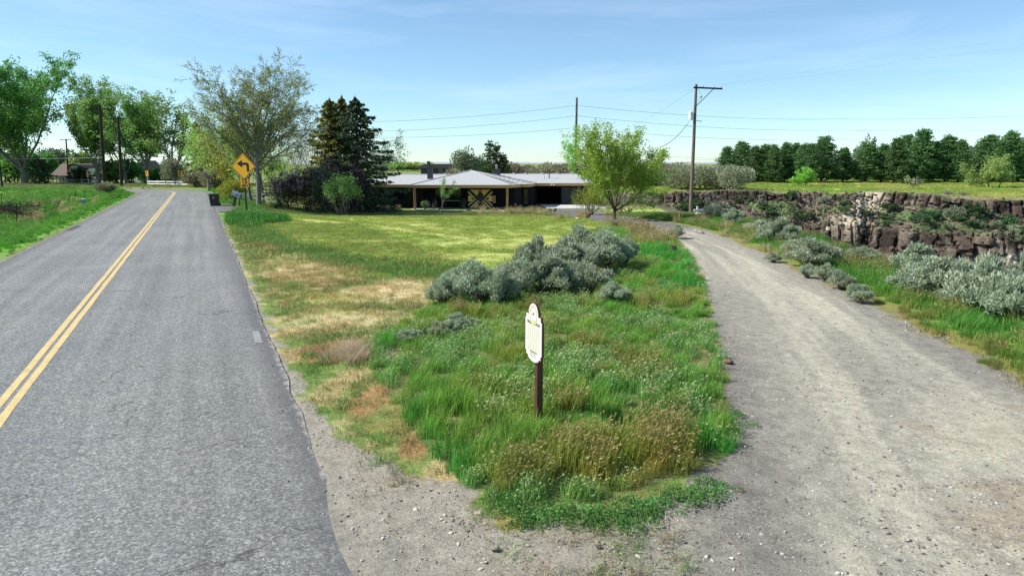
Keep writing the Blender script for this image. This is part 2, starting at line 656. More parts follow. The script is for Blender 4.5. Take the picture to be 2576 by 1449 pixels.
MT['steel'] = mat_plain('steel', (0.42, 0.43, 0.44), 0.4, 0.8, 0.25, 10)
MT['white_paint'] = mat_plain('white_paint', (0.78, 0.77, 0.73), 0.55, 0, 0.12, 5)
MT['cream_paint'] = mat_plain('cream_paint', (0.62, 0.57, 0.46), 0.6, 0, 0.12, 5)
MT['black_plastic'] = mat_plain('black_plastic', (0.017, 0.018, 0.020), 0.42, 0, 0.3, 8)
MT['brown_paint'] = mat_plain('brown_paint', (0.075, 0.032, 0.022), 0.5, 0, 0.25, 14)
MT['sign_face'] = mat_plain('sign_face', (0.66, 0.64, 0.55), 0.45, 0, 0.05, 3)
MT['sign_yellow'] = mat_plain('sign_yellow', (0.90, 0.43, 0.012), 0.45, 0, 0.08, 3)
MT['sign_black'] = mat_plain('sign_black', (0.012, 0.012, 0.012), 0.5, 0, 0.1, 3)
MT['sign_green'] = mat_plain('sign_green', (0.02, 0.17, 0.13), 0.45, 0, 0.1, 3)
MT['ink'] = mat_plain('ink', (0.04, 0.033, 0.022), 0.7, 0, 0.1, 3)
MT['ink_soft'] = mat_plain('ink_soft', (0.36, 0.31, 0.19), 0.7, 0, 0.1, 3)
MT['ink_green'] = mat_plain('ink_green', (0.42, 0.46, 0.14), 0.7, 0, 0.1, 3)
MT['blue_metal'] = mat_plain('blue_metal', (0.20, 0.26, 0.31), 0.45, 0.3, 0.2, 7)
MT['cedar'] = mat_plain('cedar', (0.66, 0.36, 0.13), 0.6, 0, 0.3, 5, streak=(0.3, 3, 3))
MT['cedar_post'] = mat_plain('cedar_post', (0.52, 0.27, 0.12), 0.65, 0, 0.3, 5, streak=(4, 4, 0.3))
MT['board_gold'] = mat_plain('board_gold', (0.84, 0.54, 0.16), 0.55, 0, 0.25, 6, streak=(2, 2, 2))
MT['board_amber'] = mat_plain('board_amber', (0.82, 0.47, 0.12), 0.55, 0, 0.25, 6)
MT['board_pale'] = mat_plain('board_pale', (0.82, 0.60, 0.26), 0.55, 0, 0.2, 6)
MT['board_dark'] = mat_plain('board_dark', (0.03, 0.017, 0.008), 0.6, 0, 0.3, 6)
MT['siding_dark'] = mat_plain('siding_dark', (0.013, 0.011, 0.010), 0.8, 0, 0.3, 4, streak=(5, 5, 0.3))
MT['siding_grey'] = mat_plain('siding_grey', (0.05, 0.05, 0.053), 0.75, 0, 0.2, 4)
MT['roof_brown'] = mat_plain('roof_brown', (0.16, 0.115, 0.095), 0.9, 0, 0.25, 9)
MT['chimney_grey'] = mat_plain('chimney_grey', (0.075, 0.075, 0.08), 0.8, 0, 0.2, 9)
MT['concrete'] = mat_plain('concrete', (0.52, 0.50, 0.46), 0.85, 0, 0.12, 2.2)
MT['wire'] = mat_plain('wire', (0.12, 0.12, 0.125), 0.5, 0.3, 0.1, 3)
MT['porcelain'] = mat_plain('porcelain', (0.55, 0.55, 0.53), 0.25, 0, 0.1, 3)
MT['rust'] = mat_plain('rust', (0.055, 0.035, 0.026), 0.85, 0.2, 0.4, 12)
MT['fence_weathered'] = mat_plain('fence_weathered', (0.42, 0.42, 0.40), 0.8, 0, 0.2, 6, streak=(0.4, 4, 4))
MT['fence_brown'] = mat_plain('fence_brown', (0.16, 0.065, 0.035), 0.8, 0, 0.2, 6)


def mat_glass():
    t = NT('window_glass')
    return t.set((0.012, 0.016, 0.016), 0.05, 0, 0.6)


MT['glass'] = mat_glass()


def mat_shingle():
    t = NT('roof_shingle')
    v = t.pos()
    n = t.noise(v, 3.0, 6, 0.6)
    f = t.noise(v, 38.0, 2, 0.6)
    c = t.mix(0.55, t.ramp(n, [(0.3, (0.35, 0.35, 0.355)), (0.7, (0.45, 0.45, 0.45))]), t.ramp(f, [(0.3, (0.25, 0.25, 0.255)), (0.7, (0.46, 0.46, 0.455))]))
    t.bump(f, 0.5, 0.01)
    return t.set(c, 0.9, spec=0.2)


MT['shingle'] = mat_shingle()


def mat_rock(name, c0, c1, c2, scale=1.2):
    t = NT(name)
    v = t.pos()
    n = t.noise(v, scale, 8, 0.62, 0.3)
    n2 = t.noise(v, scale * 6, 6, 0.65)
    oi = t.n("ShaderNodeObjectInfo").outputs['Random']
    c = t.ramp(n, [(0.28, c0), (0.5, c1), (0.74, c2)])
    c = t.mix(1.0, c, t.ramp(n2, [(0.3, (0.62,) * 3), (0.7, (1.25,) * 3)]), 'MULTIPLY')
    h = t.n("ShaderNodeHueSaturation")
    t.l(c, h.inputs['Color'])
    t.l(t.rng(oi, 0, 1, 0.7, 1.35), h.inputs['Value'])
    t.bump(n2, 0.8, 0.08)
    return t.set(h.outputs['Color'], 0.92, spec=0.15)


MT['basalt'] = mat_rock('basalt', (0.038, 0.030, 0.024), (0.095, 0.075, 0.059), (0.185, 0.150, 0.118))
MT['pale_rock'] = mat_rock('pale_rock', (0.28, 0.24, 0.18), (0.42, 0.37, 0.29), (0.55, 0.50, 0.41), 2.0)
MT['stone'] = mat_rock('stone', (0.12, 0.10, 0.085), (0.24, 0.21, 0.18), (0.38, 0.34, 0.30), 4.0)
MT['stone_brown'] = mat_rock('stone_brown', (0.10, 0.06, 0.04), (0.20, 0.125, 0.085), (0.36, 0.28, 0.2), 2.0)


def mat_road():
    t = NT('asphalt')
    rc = t.attr('rc').outputs['Vector']
    sp = t.n("ShaderNodeSeparateXYZ"); t.l(rc, sp.inputs[0])
    lat = sp.outputs[1]
    p = t.pos()
    # chip seal: aggregate stones of many greys
    vor = t.voronoi(p, 46.0, 'F1', 'Color')
    s2 = t.n("ShaderNodeSeparateColor"); t.l(vor, s2.inputs[0])
    chips = t.ramp(s2.outputs[0], [(0.0, (0.055, 0.057, 0.056)), (0.4, (0.15, 0.155, 0.152)), (0.8, (0.27, 0.275, 0.262)), (1.0, (0.46, 0.46, 0.43))])
    fine = t.noise(p, 75.0, 3, 0.7)
    med = t.noise(p, 9.0, 5, 0.65)
    c = t.mix(0.45, chips, t.ramp(fine, [(0.36, (0.055, 0.058, 0.057)), (0.64, (0.29, 0.295, 0.283))]))
    c = t.mix(1.0, c, t.ramp(med, [(0.25, (0.80,) * 3), (0.75, (1.18,) * 3)]), 'MULTIPLY')
    big = t.noise(t.mapping(p, (1, 1, 1)), 0.35, 5, 0.6)
    c = t.mix(1.0, c, t.ramp(big, [(0.3, (0.88, 0.89, 0.90)), (0.7, (1.12, 1.11, 1.10))]), 'MULTIPLY')
    # wheel tracks and streaks run along the lane
    al = t.noise(t.mapping(rc, (0.03, 1.15, 1)), 2.2, 4, 0.55)
    c = t.mix(1.0, c, t.ramp(al, [(0.3, (0.80,) * 3), (0.7, (1.16,) * 3)]), 'MULTIPLY')
    # cracks
    vc = t.n("ShaderNodeTexVoronoi"); vc.feature = 'DISTANCE_TO_EDGE'
    wob = t.mix(0.12, rc, t.n("ShaderNodeTexNoise").outputs['Color'])
    t.l(t.mapping(rc, (0.20, 0.11, 1)), vc.inputs['Vector'])
    vc.inputs['Scale'].default_value = 1.0
    wn_ = t.n("ShaderNodeTexNoise"); wn_.inputs['Scale'].default_value = 2.2; wn_.inputs['Detail'].default_value = 6
    t.l(p, wn_.inputs['Vector'])
    add = t.n("ShaderNodeVectorMath", operation='MULTIPLY_ADD')
    t.l(wn_.outputs['Color'], add.inputs[0]); add.inputs[1].default_value = (0.22, 0.22, 0)
    mp_ = t.mapping(rc, (0.20, 0.11, 1)); t.l(mp_, add.inputs[2])
    t.l(add.outputs[0], vc.inputs['Vector'])
    cr = t.rng(vc.outputs['Distance'], 0.0, 0.0045, 1.0, 0.0)
    gate = t.rng(t.noise(p, 0.6, 3), 0.42, 0.52)
    c = t.mix(t.math('MULTIPLY', t.math('MULTIPLY', cr, gate), 0.75), c, (0.045, 0.042, 0.04))
    # dusty, broken edges
    ab = t.math('ABSOLUTE', lat)
    ed = t.math('ADD', ab, t.rng(t.noise(p, 3.0, 6, 0.7), 0, 1, -0.5, 0.5))
    c = t.mix(t.rng(ed, HW - 0.60, HW - 0.05, 0, 0.7), c, (0.085, 0.083, 0.082))
    du = t.math('ADD', ab, t.rng(t.noise(p, 6.0, 6, 0.7), 0, 1, -0.25, 0.25))
    c = t.mix(t.rng(du, HW - 0.06, HW + 0.06, 0, 0.85), c, (0.40, 0.365, 0.31))
    t.bump(t.mix(0.5, chips, fine), 0.75, 0.012)
    return t.set(c, 0.88, spec=0.25)


MT['road'] = mat_road()


def mat_marking():
    t = NT('yellow_road_paint')
    p = t.pos()
    n = t.math('ADD', t.math('MULTIPLY', t.noise(p, 38.0, 4, 0.75), 0.6), t.math('MULTIPLY', t.noise(p, 5.0, 5, 0.65), 0.4))
    k = t.rng(n, 0.47, 0.62)
    col = t.ramp(t.noise(p, 3.0, 4), [(0.3, (0.55, 0.40, 0.15)), (0.7, (0.62, 0.47, 0.21))])
    c = t.mix(t.math('MULTIPLY', k, 0.8), col, (0.25, 0.23, 0.19))
    t.bump(t.noise(p, 60, 2), 0.5, 0.006)
    return t.set(c, 0.75, spec=0.25)


MT['marking'] = mat_marking()


def mat_ground():
    t = NT('ground_soil_and_turf')
    g = t.attr('gcol').outputs['Color']
    gv = t.attr('grav').outputs['Fac']
    p = t.pos()
    vor = t.voronoi(p, 34.0, 'F1', 'Color')
    s2 = t.n("ShaderNodeSeparateColor"); t.l(vor, s2.inputs[0])
    chips = t.ramp(s2.outputs[0], [(0.0, (0.6,) * 3), (0.5, (0.97,) * 3), (0.85, (1.15,) * 3), (1.0, (1.45,) * 3)])
    fine = t.noise(p, 46.0, 5, 0.75)
    fi = t.ramp(fine, [(0.3, (0.55,) * 3), (0.7, (1.45,) * 3)])
    med = t.ramp(t.noise(p, 5.0, 6, 0.7), [(0.3, (0.74,) * 3), (0.7, (1.26,) * 3)])
    stony = t.math('MULTIPLY', gv, t.rng(t.noise(p, 1.7, 5, 0.65), 0.38, 0.66, 0.05, 0.65))
    c = t.mix(1.0, g, med, 'MULTIPLY')
    c = t.mix(0.75, c, t.mix(1.0, c, fi, 'MULTIPLY'))
    c = t.mix(stony, c, t.mix(1.0, c, chips, 'MULTIPLY'))
    t.bump(t.math('ADD', t.math('MULTIPLY', fine, 0.6), t.math('MULTIPLY', t.noise(p, 14.0, 6, 0.7), 0.9)), 0.7, 0.03)
    return t.set(c, 0.95, spec=0.12)


MT['ground'] = mat_ground()


def mat_grass(name, head=(0.42, 0.40, 0.30), trans=0.4):
    t = NT(name)
    g = t.attr('gcol', 'INSTANCER').outputs['Color']
    r = t.attr('rnd').outputs['Fac']
    h = t.attr('head').outputs['Fac']
    c = t.mix(1.0, g, t.ramp(r, [(0, (0.62, 0.70, 0.6)), (0.6, (1.0, 1.0, 1.0)), (0.86, (1.25, 1.15, 1.0)), (1.0, (1.9, 1.5, 1.35))]), 'MULTIPLY')
    c = t.mix(h, c, t.mix(0.35, head, g))
    return t.leafy(c, trans, 0.5, 0.3)


MT['grass'] = mat_grass('grass_blades')
MT['grass_seed'] = mat_grass('grass_with_seed_heads', (0.36, 0.25, 0.12))
MT['grass_forb'] = mat_grass('grass_with_pale_heads', (0.46, 0.50, 0.24))


def mat_pebble():
    t = NT('pebbles')
    r = t.n("ShaderNodeObjectInfo").outputs['Random']
    c = t.ramp(r, [(0, (0.09, 0.08, 0.075)), (0.5, (0.22, 0.20, 0.185)), (0.85, (0.38, 0.35, 0.31)), (1, (0.55, 0.51, 0.45))])
    return t.set(c, 0.9, spec=0.2)


MT['pebble'] = mat_pebble()


def mat_cliff():
    t = NT('cliff_soil_and_rock')
    k = t.attr('ccol').outputs['Color']
    p = t.pos()
    n = t.noise(p, 1.4, 8, 0.68, 0.2)
    n2 = t.noise(t.mapping(p, (1, 1, 0.4)), 5.0, 6, 0.7)
    c = t.mix(1.0, k, t.ramp(n, [(0.3, (0.6, 0.58, 0.56)), (0.7, (1.4, 1.38, 1.35))]), 'MULTIPLY')
    c = t.mix(1.0, c, t.ramp(n2, [(0.3, (0.62,) * 3), (0.7, (1.35,) * 3)]), 'MULTIPLY')
    t.bump(t.math('ADD', n2, n), 0.9, 0.18)
    return t.set(c, 0.95, spec=0.1)


MT['cliff'] = mat_cliff()

# ---------------------------------------------------------------- ground cover zones
ISLAND = flat([(1195, 1240), (1235, 1268), (1330, 1285), (1420, 1280), (1500, 1285), (1580, 1262), (1700, 1225), (1800, 1190), (1848, 1145),
               (1842, 1080), (1826, 1010), (1832, 960), (1812, 890), (1797, 830), (1780, 760), (1762, 690), (1738, 640), (1700, 605), (1640, 580), (1580, 568),
               (1500, 575), (1430, 600), (1330, 660), (1180, 700), (1080, 770), (1010, 815), (920, 850), (935, 930), (985, 1005), (1040, 1085), (1080, 1130), (1115, 1180)])
SHOULDER = flat([(470, 478), (528, 498), (553, 544), (600, 640), (640, 725), (668, 800), (715, 900), (765, 985), (835, 1060), (945, 1140), (1065, 1205), (1190, 1250), (1230, 1330), (920, 1600), (300, 1600), (300, 500)])
SWALE = flat([(560, 556), (640, 556), (720, 600), (860, 640), (1080, 660), (1200, 668), (1080, 705), (900, 690), (760, 650), (680, 660), (600, 620)])


def island_edge(x, y):
    w = 0.16 * (fbm(x * 3, y * 3, 91) - 0.5) * 2
    return in_poly(x + w, y + w * 0.7, ISLAND)


def lerp(a, b, t):
    return a + (b - a) * t[..., None]


def spot(x, y, px, py, rx, ry, seed=0, ang=0.0):
    """soft irregular patch around one place"""
    c = flat([(px, py)])[0]
    dx, dy = x - c[0], y - c[1]
    u = (dx * math.cos(ang) + dy * math.sin(ang)) / rx; v = (-dx * math.sin(ang) + dy * math.cos(ang)) / ry
    d = np.sqrt(u * u + v * v) + 0.9 * (fbm(x * 1.4, y * 1.4, 50 + seed) - 0.5)
    return 1 - smooth(0.6, 1.15, d)


DIRT = V3(0.272, 0.245, 0.195)
DIRT_PALE = V3(0.405, 0.372, 0.285)
GRAVEL = V3(0.185, 0.17, 0.147)
TAN = V3(0.42, 0.31, 0.155)
RUST = V3(0.33, 0.18, 0.085)
STRAW = V3(0.56, 0.45, 0.24)


def zones(x, y):
    x = np.asarray(x, float); y = np.asarray(y, float)
    rd, rs, ra = poly_dist(x, y, ROAD)
    dd, ds, da = poly_dist(x, y, DRIVE)
    dn, _, _ = poly_dist(x, y, NEAR_RIM)
    df, _, _ = poly_dist(x, y, FAR_RIM)
    ins = in_poly(x, y, CANYON)
    n1 = fbm(x * 0.9, y * 0.9, 11); n2 = fbm(x * 2.7, y * 2.7, 12); n3 = fbm(x * 0.22, y * 0.22, 13); n4 = fbm(x * 7, y * 7, 14, 3)
    isl = island_edge(x, y)
    w = 1.0 * (n2 - 0.5)
    dw = np.interp(y, [0, 8, 11, 18, 28, 34, 44, 60], [2.6, 2.5, 2.35, 1.9, 1.45, 1.75, 2.0, 2.5])
    drive = (~isl) & (dd < dw + w * 0.9) & (y < 68)
    right_bank = (~isl) & (ds > 0) & (~drive) & (y < 58) & (x > 4)
    fore = (y < 6.2 + 1.2 * (n1 - .5)) & (x < 9.5) & (~right_bank)
    shoulder = in_poly(x + 0.5 * w, y + 0.5 * w, SHOULDER) & (rs > 0)
    return dict(rd=rd, rs=rs, ra=ra, dd=dd, ds=ds, da=da, dn=dn, df=df, ins=ins, n1=n1, n2=n2, n3=n3, n4=n4, isl=isl, drive=drive, bank=right_bank,
                gravel=(~isl) & (drive | shoulder | (fore & (rs > 0))), shoulder=shoulder)


def gcolor(x, y, Z=None):
    Z = Z or zones(x, y)
    n1, n2, n3, n4 = Z['n1'], Z['n2'], Z['n3'], Z['n4']
    rs, rd = Z['rs'], Z['rd']
    one = np.ones(x.shape)
    # default land: olive field
    c = lerp(one[..., None] * V3(0.14, 0.20, 0.05), V3(0.21, 0.24, 0.08), smooth(0.35, 0.65, n3))
    # ---- lawn
    dirx = np.where(y > 31, 0.62, 0.97); diry = np.where(y > 31, -0.785, -0.24)
    across = x * (-diry) + y * dirx; along = x * dirx + y * diry
    stripe = fbm(across * 1.5, along * 0.07, 31, 3)
    lawn = lerp(one[..., None] * V3(0.235, 0.305, 0.06), V3(0.46, 0.47, 0.15), 0.85 * smooth(0.47, 0.63, stripe) * smooth(0.30, 0.6, fbm(x * .16, y * .16, 33)))
    lawn = lerp(lawn, V3(0.19, 0.28, 0.052), 0.6 * smooth(0.5, 0.68, n1) + 0 * n1)
    lawn = lerp(lawn, V3(0.33, 0.35, 0.10), 0.6 * smooth(0.5, 0.75, n2))
    m_lawn = (rs > 0) & (y > 10) & (y < 58) & (x < 9)
    c = np.where(m_lawn[..., None], lawn, c)
    # rough strip before the house
    rough = smooth(51, 54, y) * (1 - smooth(59, 63, y)) * m_lawn
    c = lerp(c, lerp(one[..., None] * V3(0.12, 0.16, 0.05), V3(0.36, 0.32, 0.15), smooth(0.4, 0.62, n1) * smooth(-9, 0, x)), rough)
    # swale with deeper green
    sw = in_poly(x + 1.2 * (n1 - .5), y + 2.2 * (n1 - .5), SWALE)
    c = lerp(c, V3(0.10, 0.20, 0.045), 0.85 * sw)
    # dry verge between shoulder and lawn/island
    edge_d = rd - HW
    lim = np.interp(y, [5, 9, 12, 17, 24, 34, 46], [3.6, 4.3, 4.5, 4.8, 2.6, 1.0, 0.2])
    dry = (rs > 0) & (y < 48) & (edge_d < lim + 3.0 * (n1 - 0.5))
    dcol = lerp(one[..., None] * V3(0.37, 0.30, 0.14), V3(0.15, 0.215, 0.055), smooth(0.30, 0.50, fbm(x * 1.1, y * 1.1, 41)))
    dcol = lerp(dcol, RUST, 0.42 * smooth(0.56, 0.72, fbm(x * 0.8, y * 0.8, 42)))
    dcol = lerp(dcol, STRAW, 0.7 * smooth(0.58, 0.75, n2))
    dcol = lerp(dcol, V3(0.12, 0.20, 0.045), 0.9 * smooth(0.52, 0.6, fbm(x * 1.9, y * 1.9, 43)))
    c = np.where(dry[..., None] & ~Z['isl'][..., None], dcol, c)
    for (px, py, rx, ry, col, k, an) in [(985, 745, 2.1, 1.6, STRAW, 0.9, 0), (1050, 720, 1.5, 1.3, STRAW, 0.9, 0), (790, 690, 1.6, 2.6, TAN, 0.8, 0.4), (720, 665, 1.0, 2.4, STRAW, 0.6, 0.4), (880, 800, 1.5, 1.2, STRAW, 0.7, 0),
                                     (820, 760, 0.9, 1.6, V3(0.40, 0.36, 0.12), 0.7, 0.4), (850, 880, 0.7, 0.9, RUST, 0.85, 0), (940, 1005, 0.35, 0.8, RUST, 0.8, 0), (1040, 1130, 0.25, 0.5, RUST, 0.8, 0), (1130, 1200, 0.3, 0.35, TAN, 0.8, 0),
                                     (985, 770, 2.4, 0.5, V3(0.16, 0.19, 0.06), 0.7, 0)]:
        c = lerp(c, col * 1.0, k * spot(x, y, px, py, rx, ry, int(px), an) * (~Z['isl']) * (rs > 0))
    # soil under the island grass
    il = lerp(one[..., None] * V3(0.10, 0.155, 0.042), V3(0.18, 0.165, 0.065), smooth(0.5, 0.7, n1))
    c = np.where(Z['isl'][..., None], il, c)
    # ---- left verge and field
    lf = (rs < 0) & (y < 92)
    lcol = lerp(one[..., None] * V3(0.095, 0.27, 0.028), V3(0.15, 0.33, 0.045), smooth(0.4, 0.6, n1))
    lcol = lerp(lcol, V3(0.17, 0.22, 0.06), 0.7 * smooth(0.55, 0.7, n3) * (rd > HW + 4))
    lcol = lerp(lcol, V3(0.24, 0.21, 0.12), 0.85 * smooth(0.5, 0.62, n1) * smooth(HW + 2.6, HW + 3.6, rd) * (1 - smooth(HW + 6.0, HW + 7.5, rd)))
    lcol = lerp(lcol, V3(0.16, 0.16, 0.06), (1 - smooth(0.05, 0.5, rd - HW + 0.6 * (n2 - .5))))
    lcol = lerp(lcol, V3(0.23, 0.24, 0.11), 0.8 * smooth(HW + 2.6, HW + 1.2, rd) * smooth(27, 23, y + 6 * (n1 - .5)))
    c = np.where(lf[..., None], lcol, c)
    vv = (rs > 0) & (y >= 40) & (y < 92) & (edge_d < 3.4 + 1.5 * (n1 - .5)) & (x < -12)
    c = np.where(vv[..., None], lerp(one[..., None] * V3(0.09, 0.24, 0.032), V3(0.2, 0.25, 0.09), smooth(0.45, 0.62, n1)), c)
    # ---- right bank
    bcol = lerp(one[..., None] * V3(0.085, 0.26, 0.036), V3(0.17, 0.30, 0.05), smooth(0.40, 0.6, n1))
    bcol = lerp(bcol, V3(0.23, 0.17, 0.065), 0.8 * smooth(0.9, 0.1, Z['dd'] - np.interp(y, [0, 11, 28, 60], [2.5, 2.4, 1.5, 2.5]) - 1.0 * (n2 - .5)))
    bcol = lerp(bcol, V3(0.21, 0.18, 0.09), 0.7 * smooth(2.2, 0.4, Z['dn']) * smooth(0.4, 0.6, n2))
    c = np.where(Z['bank'][..., None], bcol, c)
    # ---- far bank of the canyon
    far = (~Z['ins']) & (y > 60) & (Z['df'] < 260) & (x > 10) & (x > 10)
    fcol = lerp(one[..., None] * V3(0.25, 0.32, 0.07), V3(0.36, 0.38, 0.11), smooth(0.35, 0.65, n3))
    fcol = lerp(fcol, V3(0.20, 0.36, 0.05), 0.7 * smooth(0.50, 0.62, fbm(x * .07, y * .16, 61)))
    fcol = lerp(fcol, V3(0.33, 0.28, 0.18), smooth(3.0 + 3 * (n1 - .5), 0.5, Z['df']) * 0.85)
    fcol = lerp(fcol, V3(0.44, 0.39, 0.28), 0.9 * smooth(4.2, 3.0, np.abs(Z['df'] - 3.5) + 1.5 * (n1 - .5)) * smooth(40, 52, x))
    c = np.where(far[..., None], fcol, c)
    c = np.where(Z['ins'][..., None], lerp(one[..., None] * V3(0.12, 0.10, 0.075), V3(0.09, 0.11, 0.05), smooth(.4, .6, n1)), c)
    # ---- gravel: shoulder, turn-out and drive
    tr = Z['dd'] * Z['ds']
    g = lerp(one[..., None] * DIRT, GRAVEL * 1.05, smooth(0.42, 0.62, n1))
    lane = np.exp(-((np.abs(tr + 0.1) - 0.95) / 0.42) ** 2) + 0.55 * np.exp(-((tr - 2.0) / 0.25) ** 2)
    streak = fbm(tr * 2.4, Z['da'] * 0.14, 71, 4)
    dr = lerp(one[..., None] * (GRAVEL * 1.12), DIRT_PALE, np.clip(0.30 + 0.35 * lane * smooth(0.2, 0.6, streak) + 0.55 * smooth(0.46, 0.70, streak), 0, 1))
    dr = lerp(dr, GRAVEL * 0.95, smooth(1.35, 2.1, np.abs(tr) + 0.6 * (n2 - .5)) * 0.7)
    dr = lerp(dr, V3(0.145, 0.135, 0.135), smooth(34, 38, y + 2 * (n1 - .5)))
    inner = smooth(2.9, 1.9, Z['dd'] + 1.0 * (n1 - .5)) * (y < 70)
    g = lerp(g, dr, inner)
    # pale dust fan where the drive meets the road on the right of the picture
    fan = smooth(0.5, 2.0, x - np.interp(y, [3, 5, 7, 9, 12], [2.2, 2.6, 3.3, 3.9, 4.6])) * smooth(11, 8, y)
    g = lerp(g, DIRT_PALE * 0.95, fan * (0.35 + 0.6 * smooth(0.40, 0.6, fbm(x * 0.9 + 3, y * 0.5, 77))))
    g = lerp(g, V3(0.27, 0.215, 0.15), 0.6 * fan * smooth(0.56, 0.7, fbm(x * 1.1, y * 1.1, 78)))
    g = lerp(g, DIRT * 1.08, 0.7 * smooth(0.5, 0.05, edge_d + 0.3 * (n2 - .5)) * (rs > 0))
    c = np.where(Z['gravel'][..., None], g, c)
    c = c * (0.86 + 0.28 * n4)[..., None]
    return c, Z


# ---------------------------------------------------------------- the ground sheet
def build_ground():
    ang = np.concatenate([np.linspace(-88, -46, 40, endpoint=False), np.linspace(-46, 46, 420, endpoint=False), np.linspace(46, 88, 41)])
    ang = np.radians(ang)
    rad = np.concatenate([[0.6, 1.4, 2.2], np.geomspace(3.0, 160, 330), np.geomspace(165, 9000, 50)])
    A, R = np.meshgrid(ang, rad)
    X = R * np.sin(A); Y = R * np.cos(A) - 1.0
    Zh = H(X.ravel(), Y.ravel()).reshape(X.shape)
    c, Z = gcolor(X.ravel(), Y.ravel())
    n1, n2 = X.shape
    i = np.arange(n1 - 1)[:, None] * n2 + np.arange(n2 - 1)[None, :]
    Q = np.stack([i, i + 1, i + n2 + 1, i + n2], axis=2).reshape(-1, 4)[:, ::-1]
    V = np.stack([X.ravel(), Y.ravel(), Zh.ravel()], 1)
    col = np.concatenate([c, np.ones((len(c), 1))], 1)
    # outside the fan, behind the camera: a plain skirt
    me = np_mesh("ground", V, Q, attrs=dict(gcol=col, grav=Z['gravel'].astype(float)), smooth_shade=True)
    o = tag(link("ground", me, MT['ground']), 'gravel turn-out, lawns, verges and fields of the open plain', kind='structure')
    back = MB()
    back.add([(-400, -400, -0.3), (400, -400, -0.3), (400, -0.98, -0.3), (-400, -0.98, -0.3)], [(0, 1, 2, 3)])
    b = back.build("ground", MT['ground'])
    b.data.attributes.new('gcol', 'FLOAT_COLOR', 'POINT').data.foreach_set('color', [0.3, 0.27, 0.22, 1] * 4)
    tag(b, kind='structure')


build_ground()


def strip(name, mat, line, off0, off1, z, step=0.4, wob=0.0, parent=None, s0=None, s1=None, skirt=0.0, cols=2):
    """ribbon along a line between two lateral offsets"""
    P = np.array(line, float)
    seg = np.hypot(*(P[1:] - P[:-1]).T)
    S = np.concatenate([[0], np.cumsum(seg)])
    s = np.arange(s0 if s0 is not None else 0, s1 if s1 is not None else S[-1], step)
    x = np.interp(s, S, P[:, 0]); y = np.interp(s, S, P[:, 1])
    k = 5
    xs = np.interp(s + 1.5, S, P[:, 0]) - np.interp(s - 1.5, S, P[:, 0])
    ys = np.interp(s + 1.5, S, P[:, 1]) - np.interp(s - 1.5, S, P[:, 1])
    L = np.hypot(xs, ys); nx, ny = ys / L, -xs / L
    lat = np.linspace(off0, off1, cols)
    V = []; RC = []
    for j, o_ in enumerate(lat):
        oo = np.full(s.shape, o_)
        if wob and j in (0, cols - 1):
            oo = oo + wob * (fbm(s * 0.9, s * 0 + j, 5 + j, 5) - 0.5) * 2
        V.append(np.stack([x + nx * oo, y + ny * oo, np.full(s.shape, z)], 1)); RC.append(np.stack([s, oo, s * 0], 1))
    if skirt:
        a = V[0].copy(); a[:, 2] -= skirt; b = V[-1].copy(); b[:, 2] -= skirt
        a[:, :2] -= np.stack([nx, ny], 1) * skirt * 0.6 * np.sign(off1 - off0); b[:, :2] += np.stack([nx, ny], 1) * skirt * 0.6 * np.sign(off1 - off0)
        V = [a] + V + [b]; RC = [RC[0]] + RC + [RC[-1]]
    m = len(V); n = len(s)
    VV = np.stack(V, 1).reshape(-1, 3); RR = np.stack(RC, 1).reshape(-1, 3)
    i = np.arange(n - 1)[:, None] * m + np.arange(m - 1)[None, :]
    Q = np.stack([i, i + m, i + m + 1, i + 1], 2).reshape(-1, 4)
    if off1 > off0: Q = Q[:, ::-1]
    me = np_mesh(name, VV, Q, attrs=dict(rc=RR), smooth_shade=False)
    return link(name, me, mat, parent)


road = tag(strip("road", MT['road'], ROAD, -HW, HW, 0.0, 0.12, 0.07, skirt=0.05, cols=5), 'grey chip-sealed two-lane road curving left', kind='structure')
for o_ in (-0.135, 0.045):
    m = strip("road_marking", MT['marking'], ROAD, o_ - 0.02, o_ + 0.10, 0.005, 0.25, 0.012, parent=road, s1=150)

# pale repair patch and dark patch at the road edge
def flat_patch(name, mat, pts, z, parent=None, label=None):
    m = MB()
    c = flat(pts)
    m.prism([(p[0], p[1]) for p in c], z - 0.02, z, axis='z')
    o = m.build(name, mat, parent)
    return o


flat_patch("road_patch", mat_plain('worn_patch', (0.235, 0.235, 0.225), 0.9, 0, 0.15, 5), [(634, 833), (652, 833), (661, 862), (641, 862)], 0.004, road)
dark = mat_plain('tar_patch', (0.05, 0.05, 0.052), 0.85, 0, 0.2, 6)
flat_patch("road_patch", dark, [(163, 580), (190, 568), (206, 569), (180, 580)], 0.004, road)
ap = flat_patch("driveway", mat_plain('old_asphalt', (0.13, 0.125, 0.125), 0.9, 0, 0.25, 3), [(536, 515), (575, 513), (604, 520), (585, 531), (552, 534)], 0.012)
tag(ap, kind='structure')


